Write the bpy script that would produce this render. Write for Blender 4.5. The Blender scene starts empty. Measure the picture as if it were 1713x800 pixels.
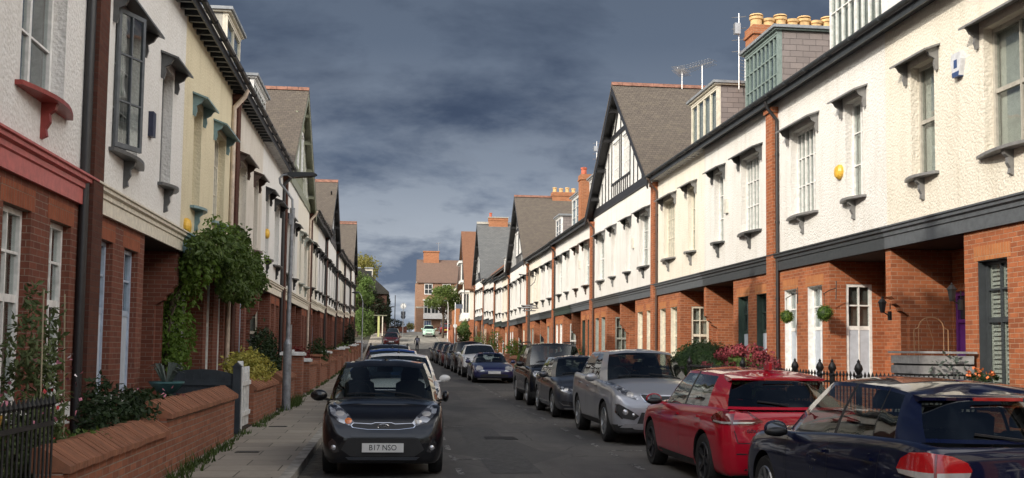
import bpy, bmesh, math, random
from mathutils import Vector, Matrix
from mathutils.bvhtree import BVHTree
PI = math.pi
scene = bpy.context.scene
COL = scene.collection
rnd = random.Random(7)

def lerp(a, b, t): return a + (b - a) * t
def clamp(x, a, b): return max(a, min(b, x))
def interp(tab, x):
    if x <= tab[0][0]: return tab[0][1]
    for (x0, y0), (x1, y1) in zip(tab, tab[1:]):
        if x <= x1:
            t = (x - x0) / (x1 - x0)
            return y0 + (y1 - y0) * t
    return tab[-1][1]

# ------------------------------------------------------------------ materials
class NT:
    def __init__(s, m):
        m.use_nodes = True; s.t = m.node_tree; s.t.nodes.clear()
    def n(s, kind, **kw):
        nd = s.t.nodes.new(kind)
        for k, v in kw.items():
            if k == 'ins':
                for kk, vv in v.items():
                    if hasattr(vv, 'links') or isinstance(vv, bpy.types.NodeSocket): s.t.links.new(vv, nd.inputs[kk])
                    else: nd.inputs[kk].default_value = vv
            else: setattr(nd, k, v)
        return nd
    def math(s, op, a, b=None, c=None):
        nd = s.t.nodes.new('ShaderNodeMath'); nd.operation = op
        for i, v in enumerate((a, b, c)):
            if v is None: continue
            if isinstance(v, bpy.types.NodeSocket): s.t.links.new(v, nd.inputs[i])
            else: nd.inputs[i].default_value = v
        return nd.outputs[0]
    def mix(s, fac, a, b, blend='MIX'):
        nd = s.t.nodes.new('ShaderNodeMix'); nd.data_type = 'RGBA'; nd.blend_type = blend
        for i, v in ((0, fac), (6, a), (7, b)):
            if isinstance(v, bpy.types.NodeSocket): s.t.links.new(v, nd.inputs[i])
            else: nd.inputs[i].default_value = v if i == 0 else (tuple(v) + (1,))[:4]
        return nd.outputs[2]
    def ramp(s, fac, stops):
        nd = s.t.nodes.new('ShaderNodeValToRGB'); el = nd.color_ramp.elements
        while len(el) < len(stops): el.new(0.5)
        for e, (p, c) in zip(el, stops):
            e.position = p; e.color = (c, c, c, 1) if isinstance(c, (int, float)) else tuple(c) + (1,)
        s.t.links.new(fac, nd.inputs[0]); return nd.outputs[0]
    def noise(s, vec, scale, detail=3, rough=.55, out=0):
        nd = s.n('ShaderNodeTexNoise', ins={'Scale': scale, 'Detail': detail, 'Roughness': rough})
        if vec is not None: s.t.links.new(vec, nd.inputs['Vector'])
        return nd.outputs[out]
    def pos(s): return s.n('ShaderNodeNewGeometry').outputs['Position']
    def obj(s): return s.n('ShaderNodeTexCoord').outputs['Object']
    def wallvec(s, su=1.0, sv=1.0):
        g = s.n('ShaderNodeNewGeometry'); p = s.n('ShaderNodeSeparateXYZ'); q = s.n('ShaderNodeSeparateXYZ')
        s.t.links.new(g.outputs['Position'], p.inputs[0]); s.t.links.new(g.outputs['True Normal'], q.inputs[0])
        sel = s.math('GREATER_THAN', s.math('ABSOLUTE', q.outputs[1]), s.math('ABSOLUTE', q.outputs[0]))
        u = s.math('ADD', s.math('MULTIPLY', p.outputs[0], sel), s.math('MULTIPLY', p.outputs[1], s.math('SUBTRACT', 1.0, sel)))
        c = s.n('ShaderNodeCombineXYZ')
        s.t.links.new(s.math('MULTIPLY', u, su), c.inputs[0]); s.t.links.new(s.math('MULTIPLY', p.outputs[2], sv), c.inputs[1])
        return c.outputs[0]
    def bump(s, h, strength=.5, dist=.01, normal=None):
        nd = s.n('ShaderNodeBump', ins={'Strength': strength, 'Distance': dist, 'Height': h})
        if normal is not None: s.t.links.new(normal, nd.inputs['Normal'])
        return nd.outputs[0]
    def out(s, sh, vol=None):
        o = s.n('ShaderNodeOutputMaterial')
        if sh is not None: s.t.links.new(sh, o.inputs[0])
        return o
    def bsdf(s, col, rough=.6, metal=0., spec=.5, normal=None, coat=0., coatr=.03, **ins):
        d = {'Base Color': col if isinstance(col, bpy.types.NodeSocket) else tuple(col) + (1,), 'Roughness': rough,
             'Metallic': metal, 'Specular IOR Level': spec, 'Coat Weight': coat, 'Coat Roughness': coatr}
        d.update(ins)
        if normal is not None: d['Normal'] = normal
        return s.n('ShaderNodeBsdfPrincipled', ins=d).outputs[0]

MATS = {}
def newmat(name):
    m = bpy.data.materials.new(name); return m, NT(m)

def plain(name, col, rough=.6, metal=0., spec=.5, var=.12, scale=6., bump=0., bscale=40., coat=0., coatr=.03, **ins):
    """painted / plain surface with a little dirt and tone variation"""
    if name in MATS: return MATS[name]
    m, t = newmat(name)
    p = t.pos()
    c = col
    if var > 0:
        f = t.noise(p, scale, 4, .6)
        dk = tuple(x * (1 - var * 1.6) for x in col); lt = tuple(min(1, x * (1 + var * .6)) for x in col)
        c = t.mix(t.ramp(f, [(.3, 0.), (.7, 1.)]), dk, lt)
    nrm = t.bump(t.noise(p, bscale, 3), bump, .01) if bump > 0 else None
    t.out(t.bsdf(c, rough, metal, spec, nrm, coat, coatr, **ins)); MATS[name] = m
    return m

def brick(name, c1, c2, mortar, dark=(.06, .03, .02), bw=.235, rh=.078, ms=.006, stain=.35):
    if name in MATS: return MATS[name]
    m, t = newmat(name)
    v = t.wallvec()
    b = t.n('ShaderNodeTexBrick', ins={'Vector': v, 'Color1': tuple(c1) + (1,), 'Color2': tuple(c2) + (1,), 'Mortar': tuple(mortar) + (1,),
            'Scale': 1., 'Mortar Size': ms, 'Mortar Smooth': .3, 'Bias': 0., 'Brick Width': bw, 'Row Height': rh})
    p = t.pos()
    nz = t.noise(p, 9., 4, .65)
    col = t.mix(t.math('MULTIPLY', t.ramp(nz, [(.42, 0.), (.72, 1.)]), stain), b.outputs[0], dark)
    big = t.noise(p, .9, 3)
    col = t.mix(t.ramp(big, [(.35, .0), (.7, .35)]), col, tuple(x * .62 for x in c1))
    h = t.math('ADD', t.math('MULTIPLY', b.outputs[1], -1.), t.math('MULTIPLY', t.noise(p, 60., 3), .5))
    t.out(t.bsdf(col, .88, 0, .25, t.bump(h, .7, .008))); MATS[name] = m
    return m

def render_mat(name, col, lump=1., grime=.22, streak=.4):
    """roughcast / pebbledash render painted in one colour, weathered"""
    if name in MATS: return MATS[name]
    m, t = newmat(name)
    p = t.pos()
    mp = t.n('ShaderNodeMapping', ins={'Vector': p, 'Scale': (1.6, 1.6, .22)})
    st = t.noise(mp.outputs[0], 2.3, 5, .65)
    g = t.noise(p, .8, 4, .6)
    f = t.math('ADD', t.math('MULTIPLY', t.ramp(st, [(.5, 0.), (.78, 1.)]), streak), t.math('MULTIPLY', t.ramp(g, [(.45, 0.), (.8, 1.)]), grime))
    dk = (col[0] * .62, col[1] * .58, col[2] * .5)
    c = t.mix(f, col, dk)
    pit = t.noise(p, 34., 3, .6)
    c = t.mix(t.ramp(pit, [(.28, .35), (.46, 0.)]), c, dk)
    vo = t.n('ShaderNodeTexVoronoi', feature='SMOOTH_F1', ins={'Vector': p, 'Scale': 21., 'Smoothness': .6})
    h = t.math('ADD', t.math('MULTIPLY', vo.outputs[0], -1.3), t.math('MULTIPLY', t.noise(p, 26., 4, .6), 1.6))
    t.out(t.bsdf(c, .92, 0, .15, t.bump(h, .6 * lump, .017))); MATS[name] = m
    return m

def slate(name, c1, c2, mortar, bw=.34, rh=.2, moss=(.12, .12, .06), mossf=.3):
    if name in MATS: return MATS[name]
    m, t = newmat(name)
    v = t.wallvec(1., 1.35)
    b = t.n('ShaderNodeTexBrick', ins={'Vector': v, 'Color1': tuple(c1) + (1,), 'Color2': tuple(c2) + (1,), 'Mortar': tuple(mortar) + (1,),
            'Scale': 1., 'Mortar Size': .008, 'Mortar Smooth': .2, 'Bias': -.1, 'Brick Width': bw, 'Row Height': rh})
    p = t.pos()
    nz = t.noise(p, 3.5, 5, .7)
    col = t.mix(t.math('MULTIPLY', t.ramp(nz, [(.5, 0.), (.75, 1.)]), mossf), b.outputs[0], moss)
    col = t.mix(t.math('MULTIPLY', t.noise(p, 22., 3), .5), col, tuple(x * .55 for x in c1))
    sx = t.n('ShaderNodeSeparateXYZ', ins={'Vector': v})
    saw = t.math('FRACT', t.math('DIVIDE', sx.outputs[1], rh))
    h = t.math('ADD', t.math('MULTIPLY', saw, -1.), t.math('MULTIPLY', b.outputs[1], -.6))
    t.out(t.bsdf(col, .62, 0, .35, t.bump(h, .8, .012))); MATS[name] = m
    return m

def glassmat(name, tint=(.55, .6, .6), base=.07, rough=.02):
    if name in MATS: return MATS[name]
    m, t = newmat(name)
    nrm = t.bump(t.noise(t.pos(), 1.3, 2), .06, .05)
    gl = t.n('ShaderNodeBsdfGlossy', ins={'Color': (.9, .93, .95, 1), 'Roughness': rough, 'Normal': nrm}).outputs[0]
    tr = t.n('ShaderNodeBsdfTransparent', ins={'Color': tuple(tint) + (1,)}).outputs[0]
    lw = t.n('ShaderNodeLayerWeight', ins={'Blend': .5, 'Normal': nrm}).outputs[1]
    fr = t.math('ADD', t.math('MULTIPLY', t.math('POWER', lw, 4.), .85), base)
    mx = t.n('ShaderNodeMixShader', ins={0: fr, 1: tr, 2: gl}).outputs[0]
    t.out(mx); MATS[name] = m
    return m

def darkglass(name, col=(.012, .015, .018), rough=.03):
    if name in MATS: return MATS[name]
    m, t = newmat(name)
    nrm = t.bump(t.noise(t.pos(), 1.7, 2), .10, .05)
    t.out(t.bsdf(col, rough, 0, .75, nrm, **{'IOR': 1.6})); MATS[name] = m
    return m

def carpaint(name, col, flake=.0, rough=.32, metal=.0):
    if name in MATS: return MATS[name]
    m, t = newmat(name)
    p = t.pos()
    d = t.noise(p, 2.2, 5, .65)
    dirt = t.ramp(d, [(.5, 0.), (.85, .07)])
    c = t.mix(dirt, col, (.16, .145, .125))
    r = t.math('ADD', t.math('MULTIPLY', d, .2), rough - .1)
    nrm = t.bump(t.noise(p, 900., 1), flake, .002) if flake else None
    wob = t.bump(t.noise(p, 2.6, 2), .03, .03)
    sh = t.n('ShaderNodeBsdfPrincipled', ins={'Base Color': c, 'Roughness': r, 'Metallic': metal, 'Coat Weight': 1., 'Coat Roughness': .02, 'Coat Normal': wob, 'Specular IOR Level': .12 if metal < .2 else .5})
    if nrm is not None: t.t.links.new(nrm, sh.inputs['Normal'])
    t.out(sh.outputs[0]); MATS[name] = m
    return m

def leafmat(name, c1, c2, trans=.35, rough=.5):
    if name in MATS: return MATS[name]
    m, t = newmat(name)
    p = t.pos()
    a = t.noise(p, 3.5, 3, .6); b = t.noise(p, 31., 2, .5)
    f = t.math('ADD', t.math('MULTIPLY', a, .55), t.math('MULTIPLY', b, .45))
    c = t.mix(t.ramp(f, [(.36, 0.), (.64, 1.)]), c1, c2)
    d = t.bsdf(c, rough, 0, .35)
    tl = t.n('ShaderNodeBsdfTranslucent', ins={'Color': c}).outputs[0]
    t.out(t.n('ShaderNodeMixShader', ins={0: trans, 1: d, 2: tl}).outputs[0]); MATS[name] = m
    return m

# ------------------------------------------------------------------ mesh builder
class MB:
    def __init__(s): s.v = []; s.f = []; s.mi = []; s.cur = 0
    def quad(s, a, b, c, d):
        n = len(s.v); s.v += [tuple(a), tuple(b), tuple(c), tuple(d)]; s.f.append((n, n + 1, n + 2, n + 3)); s.mi.append(s.cur)
    def tri(s, a, b, c):
        n = len(s.v); s.v += [tuple(a), tuple(b), tuple(c)]; s.f.append((n, n + 1, n + 2)); s.mi.append(s.cur)
    def poly(s, pts):
        n = len(s.v); s.v += [tuple(p) for p in pts]; s.f.append(tuple(range(n, n + len(pts)))); s.mi.append(s.cur)
    def box(s, x0, x1, y0, y1, z0, z1):
        if x0 > x1: x0, x1 = x1, x0
        if y0 > y1: y0, y1 = y1, y0
        if z0 > z1: z0, z1 = z1, z0
        n = len(s.v)
        s.v += [(x0, y0, z0), (x1, y0, z0), (x1, y1, z0), (x0, y1, z0), (x0, y0, z1), (x1, y0, z1), (x1, y1, z1), (x0, y1, z1)]
        for q in ((0, 3, 2, 1), (4, 5, 6, 7), (0, 1, 5, 4), (1, 2, 6, 5), (2, 3, 7, 6), (3, 0, 4, 7)):
            s.f.append(tuple(n + i for i in q)); s.mi.append(s.cur)
        return s
    def prism(s, pts, axis, a, b):
        """closed prism: 2D outline pts swept along axis ('x','y','z') from a to b"""
        def P(u, v, w): return {'x': (w, u, v), 'y': (u, w, v), 'z': (u, v, w)}[axis]
        n = len(s.v); k = len(pts)
        s.v += [P(u, v, a) for u, v in pts] + [P(u, v, b) for u, v in pts]
        fs = [tuple(n + i for i in range(k))[::-1], tuple(n + k + i for i in range(k))]
        for i in range(k):
            j = (i + 1) % k; fs.append((n + i, n + j, n + k + j, n + k + i))
        s.f += fs; s.mi += [s.cur] * len(fs)
        return s
    def tube(s, pts, r, n=8, cap=True):
        """tube through points with radius r (number or list)"""
        pts = [Vector(p) for p in pts]; m = len(pts)
        rs = r if isinstance(r, (list, tuple)) else [r] * m
        base = len(s.v); up = None
        for i, p in enumerate(pts):
            d = (pts[min(i + 1, m - 1)] - pts[max(i - 1, 0)]).normalized()
            if up is None: up = Vector((0, 0, 1)) if abs(d.z) < .9 else Vector((1, 0, 0))
            x = d.cross(up).normalized(); up = x.cross(d).normalized()
            for k in range(n):
                a = 2 * PI * k / n
                s.v.append(tuple(p + (x * math.cos(a) + up * math.sin(a)) * rs[i]))
        for i in range(m - 1):
            for k in range(n):
                a = base + i * n + k; b = base + i * n + (k + 1) % n
                s.f.append((a, b, b + n, a + n)); s.mi.append(s.cur)
        if cap:
            s.f.append(tuple(base + k for k in range(n))[::-1]); s.mi.append(s.cur)
            s.f.append(tuple(base + (m - 1) * n + k for k in range(n))); s.mi.append(s.cur)
        return s
    def bar(s, a, b, w, h, upv=(0, 0, 1)):
        a, b = Vector(a), Vector(b); d = (b - a).normalized(); u = Vector(upv)
        x = d.cross(u).normalized() * w / 2; y = x.normalized().cross(d).normalized() * h / 2
        n = len(s.v)
        for p in (a, b):
            for q in (-x - y, x - y, x + y, -x + y): s.v.append(tuple(p + q))
        for q in ((0, 1, 2, 3), (7, 6, 5, 4), (0, 4, 5, 1), (1, 5, 6, 2), (2, 6, 7, 3), (3, 7, 4, 0)):
            s.f.append(tuple(n + i for i in q)); s.mi.append(s.cur)
        return s
    def lathe(s, prof, n=16, c=(0, 0, 0), axis='z', cap=True):
        base = len(s.v); m = len(prof)
        for r, h in prof:
            for k in range(n):
                a = 2 * PI * k / n; x, y = r * math.cos(a), r * math.sin(a)
                p = {'z': (x, y, h), 'x': (h, x, y), 'y': (y, h, x)}[axis]
                s.v.append((p[0] + c[0], p[1] + c[1], p[2] + c[2]))
        for i in range(m - 1):
            for k in range(n):
                a = base + i * n + k; b = base + i * n + (k + 1) % n
                s.f.append((a, b, b + n, a + n)); s.mi.append(s.cur)
        if cap:
            s.f.append(tuple(base + k for k in range(n))[::-1]); s.mi.append(s.cur)
            s.f.append(tuple(base + (m - 1) * n + k for k in range(n))); s.mi.append(s.cur)
        return s
    def ball(s, c, r, nu=12, nv=8):
        rx, ry, rz = r if isinstance(r, (tuple, list)) else (r, r, r)
        base = len(s.v)
        for j in range(nv + 1):
            th = PI * j / nv
            for k in range(nu):
                a = 2 * PI * k / nu
                s.v.append((c[0] + rx * math.sin(th) * math.cos(a), c[1] + ry * math.sin(th) * math.sin(a), c[2] - rz * math.cos(th)))
        for j in range(nv):
            for k in range(nu):
                a = base + j * nu + k; b = base + j * nu + (k + 1) % nu
                s.f.append((a, b, b + nu, a + nu)); s.mi.append(s.cur)
        return s
    def xform(s, fn): s.v = [tuple(fn(*p)) for p in s.v]; return s
    def flip(s): s.f = [tuple(reversed(f)) for f in s.f]; return s
    def mesh(s, name, mats, smooth=0, weld=False):
        me = bpy.data.meshes.new(name); me.from_pydata(s.v, [], s.f)
        for m in (mats if isinstance(mats, (list, tuple)) else [mats]): me.materials.append(m)
        if any(s.mi): me.polygons.foreach_set('material_index', s.mi)
        if weld or smooth:
            bm = bmesh.new(); bm.from_mesh(me)
            bmesh.ops.remove_doubles(bm, verts=bm.verts, dist=1e-4)
            bmesh.ops.recalc_face_normals(bm, faces=bm.faces)
            bm.to_mesh(me); bm.free()
        if smooth:
            me.polygons.foreach_set('use_smooth', [True] * len(me.polygons)); me.set_sharp_from_angle(angle=math.radians(smooth))
        me.update(); return me
    def build(s, name, mats, parent=None, smooth=0, weld=False):
        return obj(name, s.mesh(name, mats, smooth, weld), parent)

def obj(name, me, parent=None, mat=None):
    o = bpy.data.objects.new(name, me); COL.objects.link(o)
    if parent is not None: o.parent = parent
    if mat is not None:
        o.material_slots[0].link = 'OBJECT'; o.material_slots[0].material = mat
    return o

def tag(o, label=None, cat=None, group=None, kind=None):
    if label: o['label'] = label
    if cat: o['category'] = cat
    if group: o['group'] = group
    if kind: o['kind'] = kind
    return o

def thing(name, label, cat, loc=(0, 0, 0), rz=0., group=None):
    o = bpy.data.objects.new(name, None); COL.objects.link(o); o.empty_display_size = .2
    o.location = loc; o.rotation_euler = (0, 0, rz)
    return tag(o, label, cat, group)

def textmesh(txt, size, ext=.002, align='CENTER', sx=1.):
    c = bpy.data.curves.new('lettering', 'FONT'); c.body = txt; c.size = size; c.extrude = ext
    c.align_x = align; c.align_y = 'CENTER'; c.resolution_u = 3
    o = bpy.data.objects.new('lettering', c); COL.objects.link(o)
    dg = bpy.context.evaluated_depsgraph_get(); dg.update()
    me = bpy.data.meshes.new_from_object(o.evaluated_get(dg))
    bpy.data.objects.remove(o); bpy.data.curves.remove(c)
    me.materials.clear()
    for v in me.vertices: v.co.x *= sx
    return me

# ------------------------------------------------------------------ terrain
RD = [(-60, -.1), (10, 0.), (30, .15), (45, .3), (80, .75), (105, 1.3), (118, 2.05), (138, 3.4), (160, 4.4), (175, 4.6), (260, 4.0), (900, -6.)]
def zr(y):
    s = 0.
    for k in (-6, -3, 0, 3, 6): s += interp(RD, y + k)
    return s / 5
# ------------------------------------------------------------------ camera
CW, CH, CF = 1713., 800., 1780.
yaw, pit, rol = math.radians(6.394), math.radians(4.0), math.radians(.7)
fw = Vector((math.sin(yaw) * math.cos(pit), math.cos(yaw) * math.cos(pit), math.sin(pit)))
rt = Vector((math.cos(yaw), -math.sin(yaw), 0)); up = rt.cross(fw)
rt2 = rt * math.cos(rol) + up * math.sin(rol); up2 = up * math.cos(rol) - rt * math.sin(rol)
cam = bpy.data.cameras.new('camera'); co = bpy.data.objects.new('camera', cam); COL.objects.link(co)
m = Matrix((rt2, up2, -fw)).transposed().to_4x4(); m.translation = (0, 0, 1.66); co.matrix_world = m
cam.sensor_width = 36; cam.lens = 36 * CF / CW; cam.shift_y = (462.98 - 400) / CW
cam.clip_start = .1; cam.clip_end = 3000
scene.camera = co

# ------------------------------------------------------------------ light
SUN_AZ, SUN_EL = math.radians(41), math.radians(25.5)       # light travels towards (+X cos, +Y sin)
ld = Vector((math.cos(SUN_AZ) * math.cos(SUN_EL), math.sin(SUN_AZ) * math.cos(SUN_EL), -math.sin(SUN_EL)))
sl = bpy.data.lights.new('sun', 'SUN'); sl.energy = 2.65; sl.angle = math.radians(.5); sl.color = (1., .90, .76)
so = bpy.data.objects.new('sun', sl); COL.objects.link(so); so.rotation_euler = ld.to_track_quat('-Z', 'Y').to_euler()

w = bpy.data.worlds.new('World'); scene.world = w; w.use_nodes = True
t = NT.__new__(NT); t.t = w.node_tree; t.t.nodes.clear()
sky = t.n('ShaderNodeTexSky', sky_type='NISHITA', sun_disc=False)
sky.sun_elevation = SUN_EL
sd = -ld
sky.sun_rotation = math.atan2(sd.x, sd.y)
sky.altitude = 50; sky.air_density = 1.; sky.dust_density = 1.2; sky.ozone_density = 1.
SK = .10
dirv = t.n('ShaderNodeTexCoord').outputs['Generated']
sx = t.n('ShaderNodeSeparateXYZ', ins={'Vector': dirv})
den = t.math('ADD', t.math('MULTIPLY', t.math('MAXIMUM', sx.outputs[2], 0.), .75), .24)
cv = t.n('ShaderNodeCombineXYZ', ins={0: t.math('DIVIDE', sx.outputs[0], den), 1: t.math('DIVIDE', sx.outputs[1], den), 2: 1.7})
mp = t.n('ShaderNodeMapping', ins={'Vector': cv.outputs[0], 'Scale': (.95, 1.15, 1.), 'Rotation': (0, 0, .12)})
wp = t.n('ShaderNodeTexNoise', ins={'Vector': mp.outputs[0], 'Scale': 1.1, 'Detail': 2.}).outputs[1]
mpw = t.mix(.28, mp.outputs[0], wp, 'ADD')
n1 = t.noise(mpw, .95, 7, .58)
n2 = t.noise(mpw, 2.9, 6, .6)
cl = t.math('ADD', t.math('MULTIPLY', n1, .72), t.math('MULTIPLY', n2, .28))
dark = t.mix(t.ramp(cl, [(.43, 0.), (.58, 1.)]), (.034, .052, .094), (.112, .146, .206))
low = t.ramp(sx.outputs[2], [(.0, 1.), (.08, .75), (.17, .22), (.28, 0.)])
lowc = t.mix(t.ramp(t.math('ADD', t.math('MULTIPLY', n2, .6), t.math('MULTIPLY', n1, .4)), [(.43, 0.), (.56, 1.)]), (.115, .150, .215), (.44, .48, .53))
dark = t.mix(1., dark, t.ramp(sx.outputs[2], [(.16, 1.), (.36, .72)]), 'MULTIPLY')
storm = t.mix(low, dark, lowc)
# sunlit sky behind the storm front, with unseen bright clouds added to lift shade
front = t.ramp(t.math('ADD', sx.outputs[1], t.math('MULTIPLY', sx.outputs[2], .8)), [(.34, 0.), (.74, 1.)])
high = t.ramp(sx.outputs[2], [(.02, .12), (.36, 1.)])
cum = t.ramp(cl, [(.36, 0.), (.50, 1.)])
bright = t.mix(t.math('MULTIPLY', t.math('MULTIPLY', cum, .9), t.ramp(t.math('ABSOLUTE', sx.outputs[0]), [(.25, .12), (.7, 1.)])), t.mix(1., sky.outputs[0], (SK * 1.5, SK * 1.5, SK * 1.5), 'MULTIPLY'), (5.0, 4.75, 4.4))
allc = t.mix(front, t.mix(1., bright, high, 'MULTIPLY'), storm)
bg = t.n('ShaderNodeBackground', ins={'Color': allc, 'Strength': 1.})
o_ = t.n('ShaderNodeOutputWorld'); t.t.links.new(bg.outputs[0], o_.inputs[0])

vs = scene.view_settings; vs.view_transform = 'Standard'; vs.look = 'None'; vs.gamma = 1.; vs.use_curve_mapping = False; vs.exposure = .38
scene.cycles.max_bounces = 7; scene.cycles.transparent_max_bounces = 12; scene.cycles.use_denoising = True
scene.cycles.diffuse_bounces = 4; scene.cycles.glossy_bounces = 4; scene.cycles.caustics_reflective = False; scene.cycles.caustics_refractive = False
scene.cycles.sample_clamp_indirect = 4.

# ------------------------------------------------------------------ ground materials
def asphalt():
    m, t = newmat('asphalt'); p = t.pos()
    mp = t.n('ShaderNodeMapping', ins={'Vector': p, 'Scale': (1., .3, 1.)})
    big = t.noise(mp.outputs[0], .9, 5, .65); fine = t.noise(p, 55., 2, .5); agg = t.noise(p, 170., 2)
    c = t.mix(t.ramp(big, [(.3, 0.), (.72, 1.)]), (.074, .071, .069), (.150, .142, .132))
    vo = t.n('ShaderNodeTexVoronoi', ins={'Vector': mp.outputs[0], 'Scale': .55})
    c = t.mix(t.ramp(t.noise(p, 2.2, 6, .75), [(.52, 0.), (.75, .6)]), c, (.13, .122, .112))
    c = t.mix(t.math('MULTIPLY', t.ramp(t.n('ShaderNodeSeparateXYZ', ins={'Vector': vo.outputs['Color']}).outputs[0], [(.55, 0.), (.56, 1.)]), .45), c, (.058, .058, .059))
    ck = t.n('ShaderNodeTexVoronoi', feature='DISTANCE_TO_EDGE', ins={'Vector': t.mix(.1, p, t.n('ShaderNodeTexNoise', ins={'Vector': p, 'Scale': 2.}).outputs[1]), 'Scale': .75})
    crack = t.math('MULTIPLY', t.ramp(ck.outputs[0], [(.0, 1.), (.012, 0.)]), t.ramp(big, [(.45, 0.), (.6, .8)]))
    c = t.mix(crack, c, (.015, .015, .015))
    c = t.mix(t.ramp(agg, [(.52, 0.), (.68, .5)]), c, (.13, .125, .12))
    h = t.math('ADD', t.math('MULTIPLY', fine, .6), agg)
    t.out(t.bsdf(c, .85, 0, .3, t.bump(h, .5, .006))); return m

def flags(name, c1, c2, mort, bw, rh, sc=1.):
    m, t = newmat(name); p = t.pos()
    sp = t.n('ShaderNodeSeparateXYZ', ins={'Vector': p})
    cv = t.n('ShaderNodeCombineXYZ', ins={0: sp.outputs[0], 1: sp.outputs[1]})
    b = t.n('ShaderNodeTexBrick', offset=.5, ins={'Vector': cv.outputs[0], 'Color1': c1 + (1,), 'Color2': c2 + (1,), 'Mortar': mort + (1,), 'Scale': 1., 'Mortar Size': .009, 'Mortar Smooth': .2, 'Brick Width': bw, 'Row Height': rh})
    c = t.mix(t.math('MULTIPLY', t.noise(p, 2.6, 5, .7), .75), b.outputs[0], tuple(x * .5 for x in c1))
    c = t.mix(t.ramp(t.noise(p, 11., 4, .7), [(.6, 0.), (.75, .5)]), c, (.06, .06, .05))
    h = t.math('ADD', t.math('MULTIPLY', b.outputs[1], -1.), t.math('MULTIPLY', t.noise(p, 45., 3), .3))
    t.out(t.bsdf(c, .85, 0, .3, t.bump(h, .6, .01))); return m

M_ASPH = asphalt()
M_FLAG = flags('flagstone', (.46, .41, .34), (.31, .275, .235), (.05, .05, .035), .92, .62)
M_KERB = plain('kerb_stone', (.38, .36, .32), .85, var=.35, scale=4, bump=.4, bscale=60)
M_EARTH = plain('garden_earth', (.055, .042, .03), .95, var=.4, scale=3, bump=.8, bscale=30)
M_GROUND = plain('far_ground', (.075, .075, .045), .95, var=.4, scale=.5, bump=.5, bscale=3)
M_LINE = None
def linemat():
    m, t = newmat('road_paint'); p = t.pos()
    wv = t.ramp(t.noise(p, 14., 5, .7), [(.46, 0.), (.64, 1.)])
    t.out(t.bsdf(t.mix(wv, (.062, .060, .058), (.42, .41, .39)), .8, 0, .3)); return m
M_LINE = linemat()

ys = [-60 + 2.5 * i for i in range(50)] + [65 + 4 * i for i in range(30)] + [190, 210, 240, 280, 340, 420, 520, 650, 800, 900]
def strip(name, x0, x1, dz, mat, y0=-60, y1=165, nx=1, drop=None, kind='structure'):
    mb = MB(); Y = [y for y in ys if y0 < y < y1]; Y = [y0] + Y + [y1]
    for a, b in zip(Y, Y[1:]):
        for k in range(nx):
            xa, xb = lerp(x0, x1, k / nx), lerp(x0, x1, (k + 1) / nx)
            mb.quad((xa, a, zr(a) + dz), (xb, a, zr(a) + dz), (xb, b, zr(b) + dz), (xa, b, zr(b) + dz))
        if drop is not None:
            for xx in ((x0, x1) if drop[1] == 'both' else (drop[1],)):
                mb.quad((xx, a, zr(a) + dz), (xx, b, zr(b) + dz), (xx, b, zr(b) + dz - drop[0]), (xx, a, zr(a) + dz - drop[0]))
    return tag(mb.build(name, mat, weld=True), kind=kind)
strip('ground', -700, 700, -.16, M_GROUND, -60, 900, 8)
strip('road', -1.15, 5.6, 0., M_ASPH, -60, 166, 4)
strip('pavement', -2.62, -1.29, .105, M_FLAG, -60, 166)
strip('kerb', -1.288, -1.15, .115, M_KERB, -60, 166, drop=(.16, -1.15))
strip('pavement', 5.742, 6.92, .105, M_FLAG, -60, 166)
strip('kerb', 5.6, 5.74, .115, M_KERB, -60, 166, drop=(.16, 5.6))
strip('garden_ground', -12., -2.62, .12, M_EARTH, -60, 112)
strip('garden_ground', 6.92, 18., .32, M_EARTH, -60, 124, drop=(.4, 6.92))
strip('side_road', -60, -2.62, .02, M_ASPH, 114, 128)

# worn white bay markings
mb = MB()
def dash(x0, x1, y0, y1):
    n = max(1, int((y1 - y0) / 2))
    for k in range(n):
        a, b = lerp(y0, y1, k / n), lerp(y0, y1, (k + 1) / n)
        mb.quad((x0, a, zr(a) + .006), (x1, a, zr(a) + .006), (x1, b, zr(b) + .006), (x0, b, zr(b) + .006))
y = 9.2
while y < 100:
    dash(.90, .99, y, y + .75); y += 1.62
y = 6.6
while y < 110:
    dash(3.46, 3.55, y, y + .7); y += 1.6
for yy in (15.9, 22., 28.5): dash(.99, 1.5, yy, yy + .09)
for yy in (17.2, 23.4, 34.6, 39.2, 45.2, 51.): dash(3.55, 5.4, yy, yy + .1)
tag(mb.build('bay_markings', M_LINE), kind='structure')
# grass tufts and weeds along the foot of the garden walls
def tufts(name, spots, mat, h=.14, n=26, rad=.16):
    mb = MB(); r = random.Random(3)
    for (x, y, z, k) in spots:
        for _ in range(int(n * k)):
            a = r.random() * 2 * PI; rr = rad * k * math.sqrt(r.random()); px, py = x + rr * math.cos(a) * .6, y + rr * math.sin(a) * 1.8
            hh = h * k * r.uniform(.5, 1.2); b = r.random() * 2 * PI; wv = .012
            dx, dy = math.cos(b) * wv, math.sin(b) * wv; lx, ly = r.uniform(-.6, .6) * hh, r.uniform(-.6, .6) * hh
            mb.tri((px - dx, py - dy, z), (px + dx, py + dy, z), (px + lx, py + ly, z + hh))
    return tag(mb.build(name, mat), 'tufts of green grass and weeds at the foot of the brick garden walls', 'grass', kind='stuff')
M_GRASS = leafmat('grass_blade', (.035, .065, .015), (.10, .15, .04))
sp = []
r_ = random.Random(5)
for _ in range(150):
    y = r_.uniform(8, 62); sp.append((-2.53 + r_.uniform(0, .07), y, zr(y) + .1, r_.uniform(.35, .9)))
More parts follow.
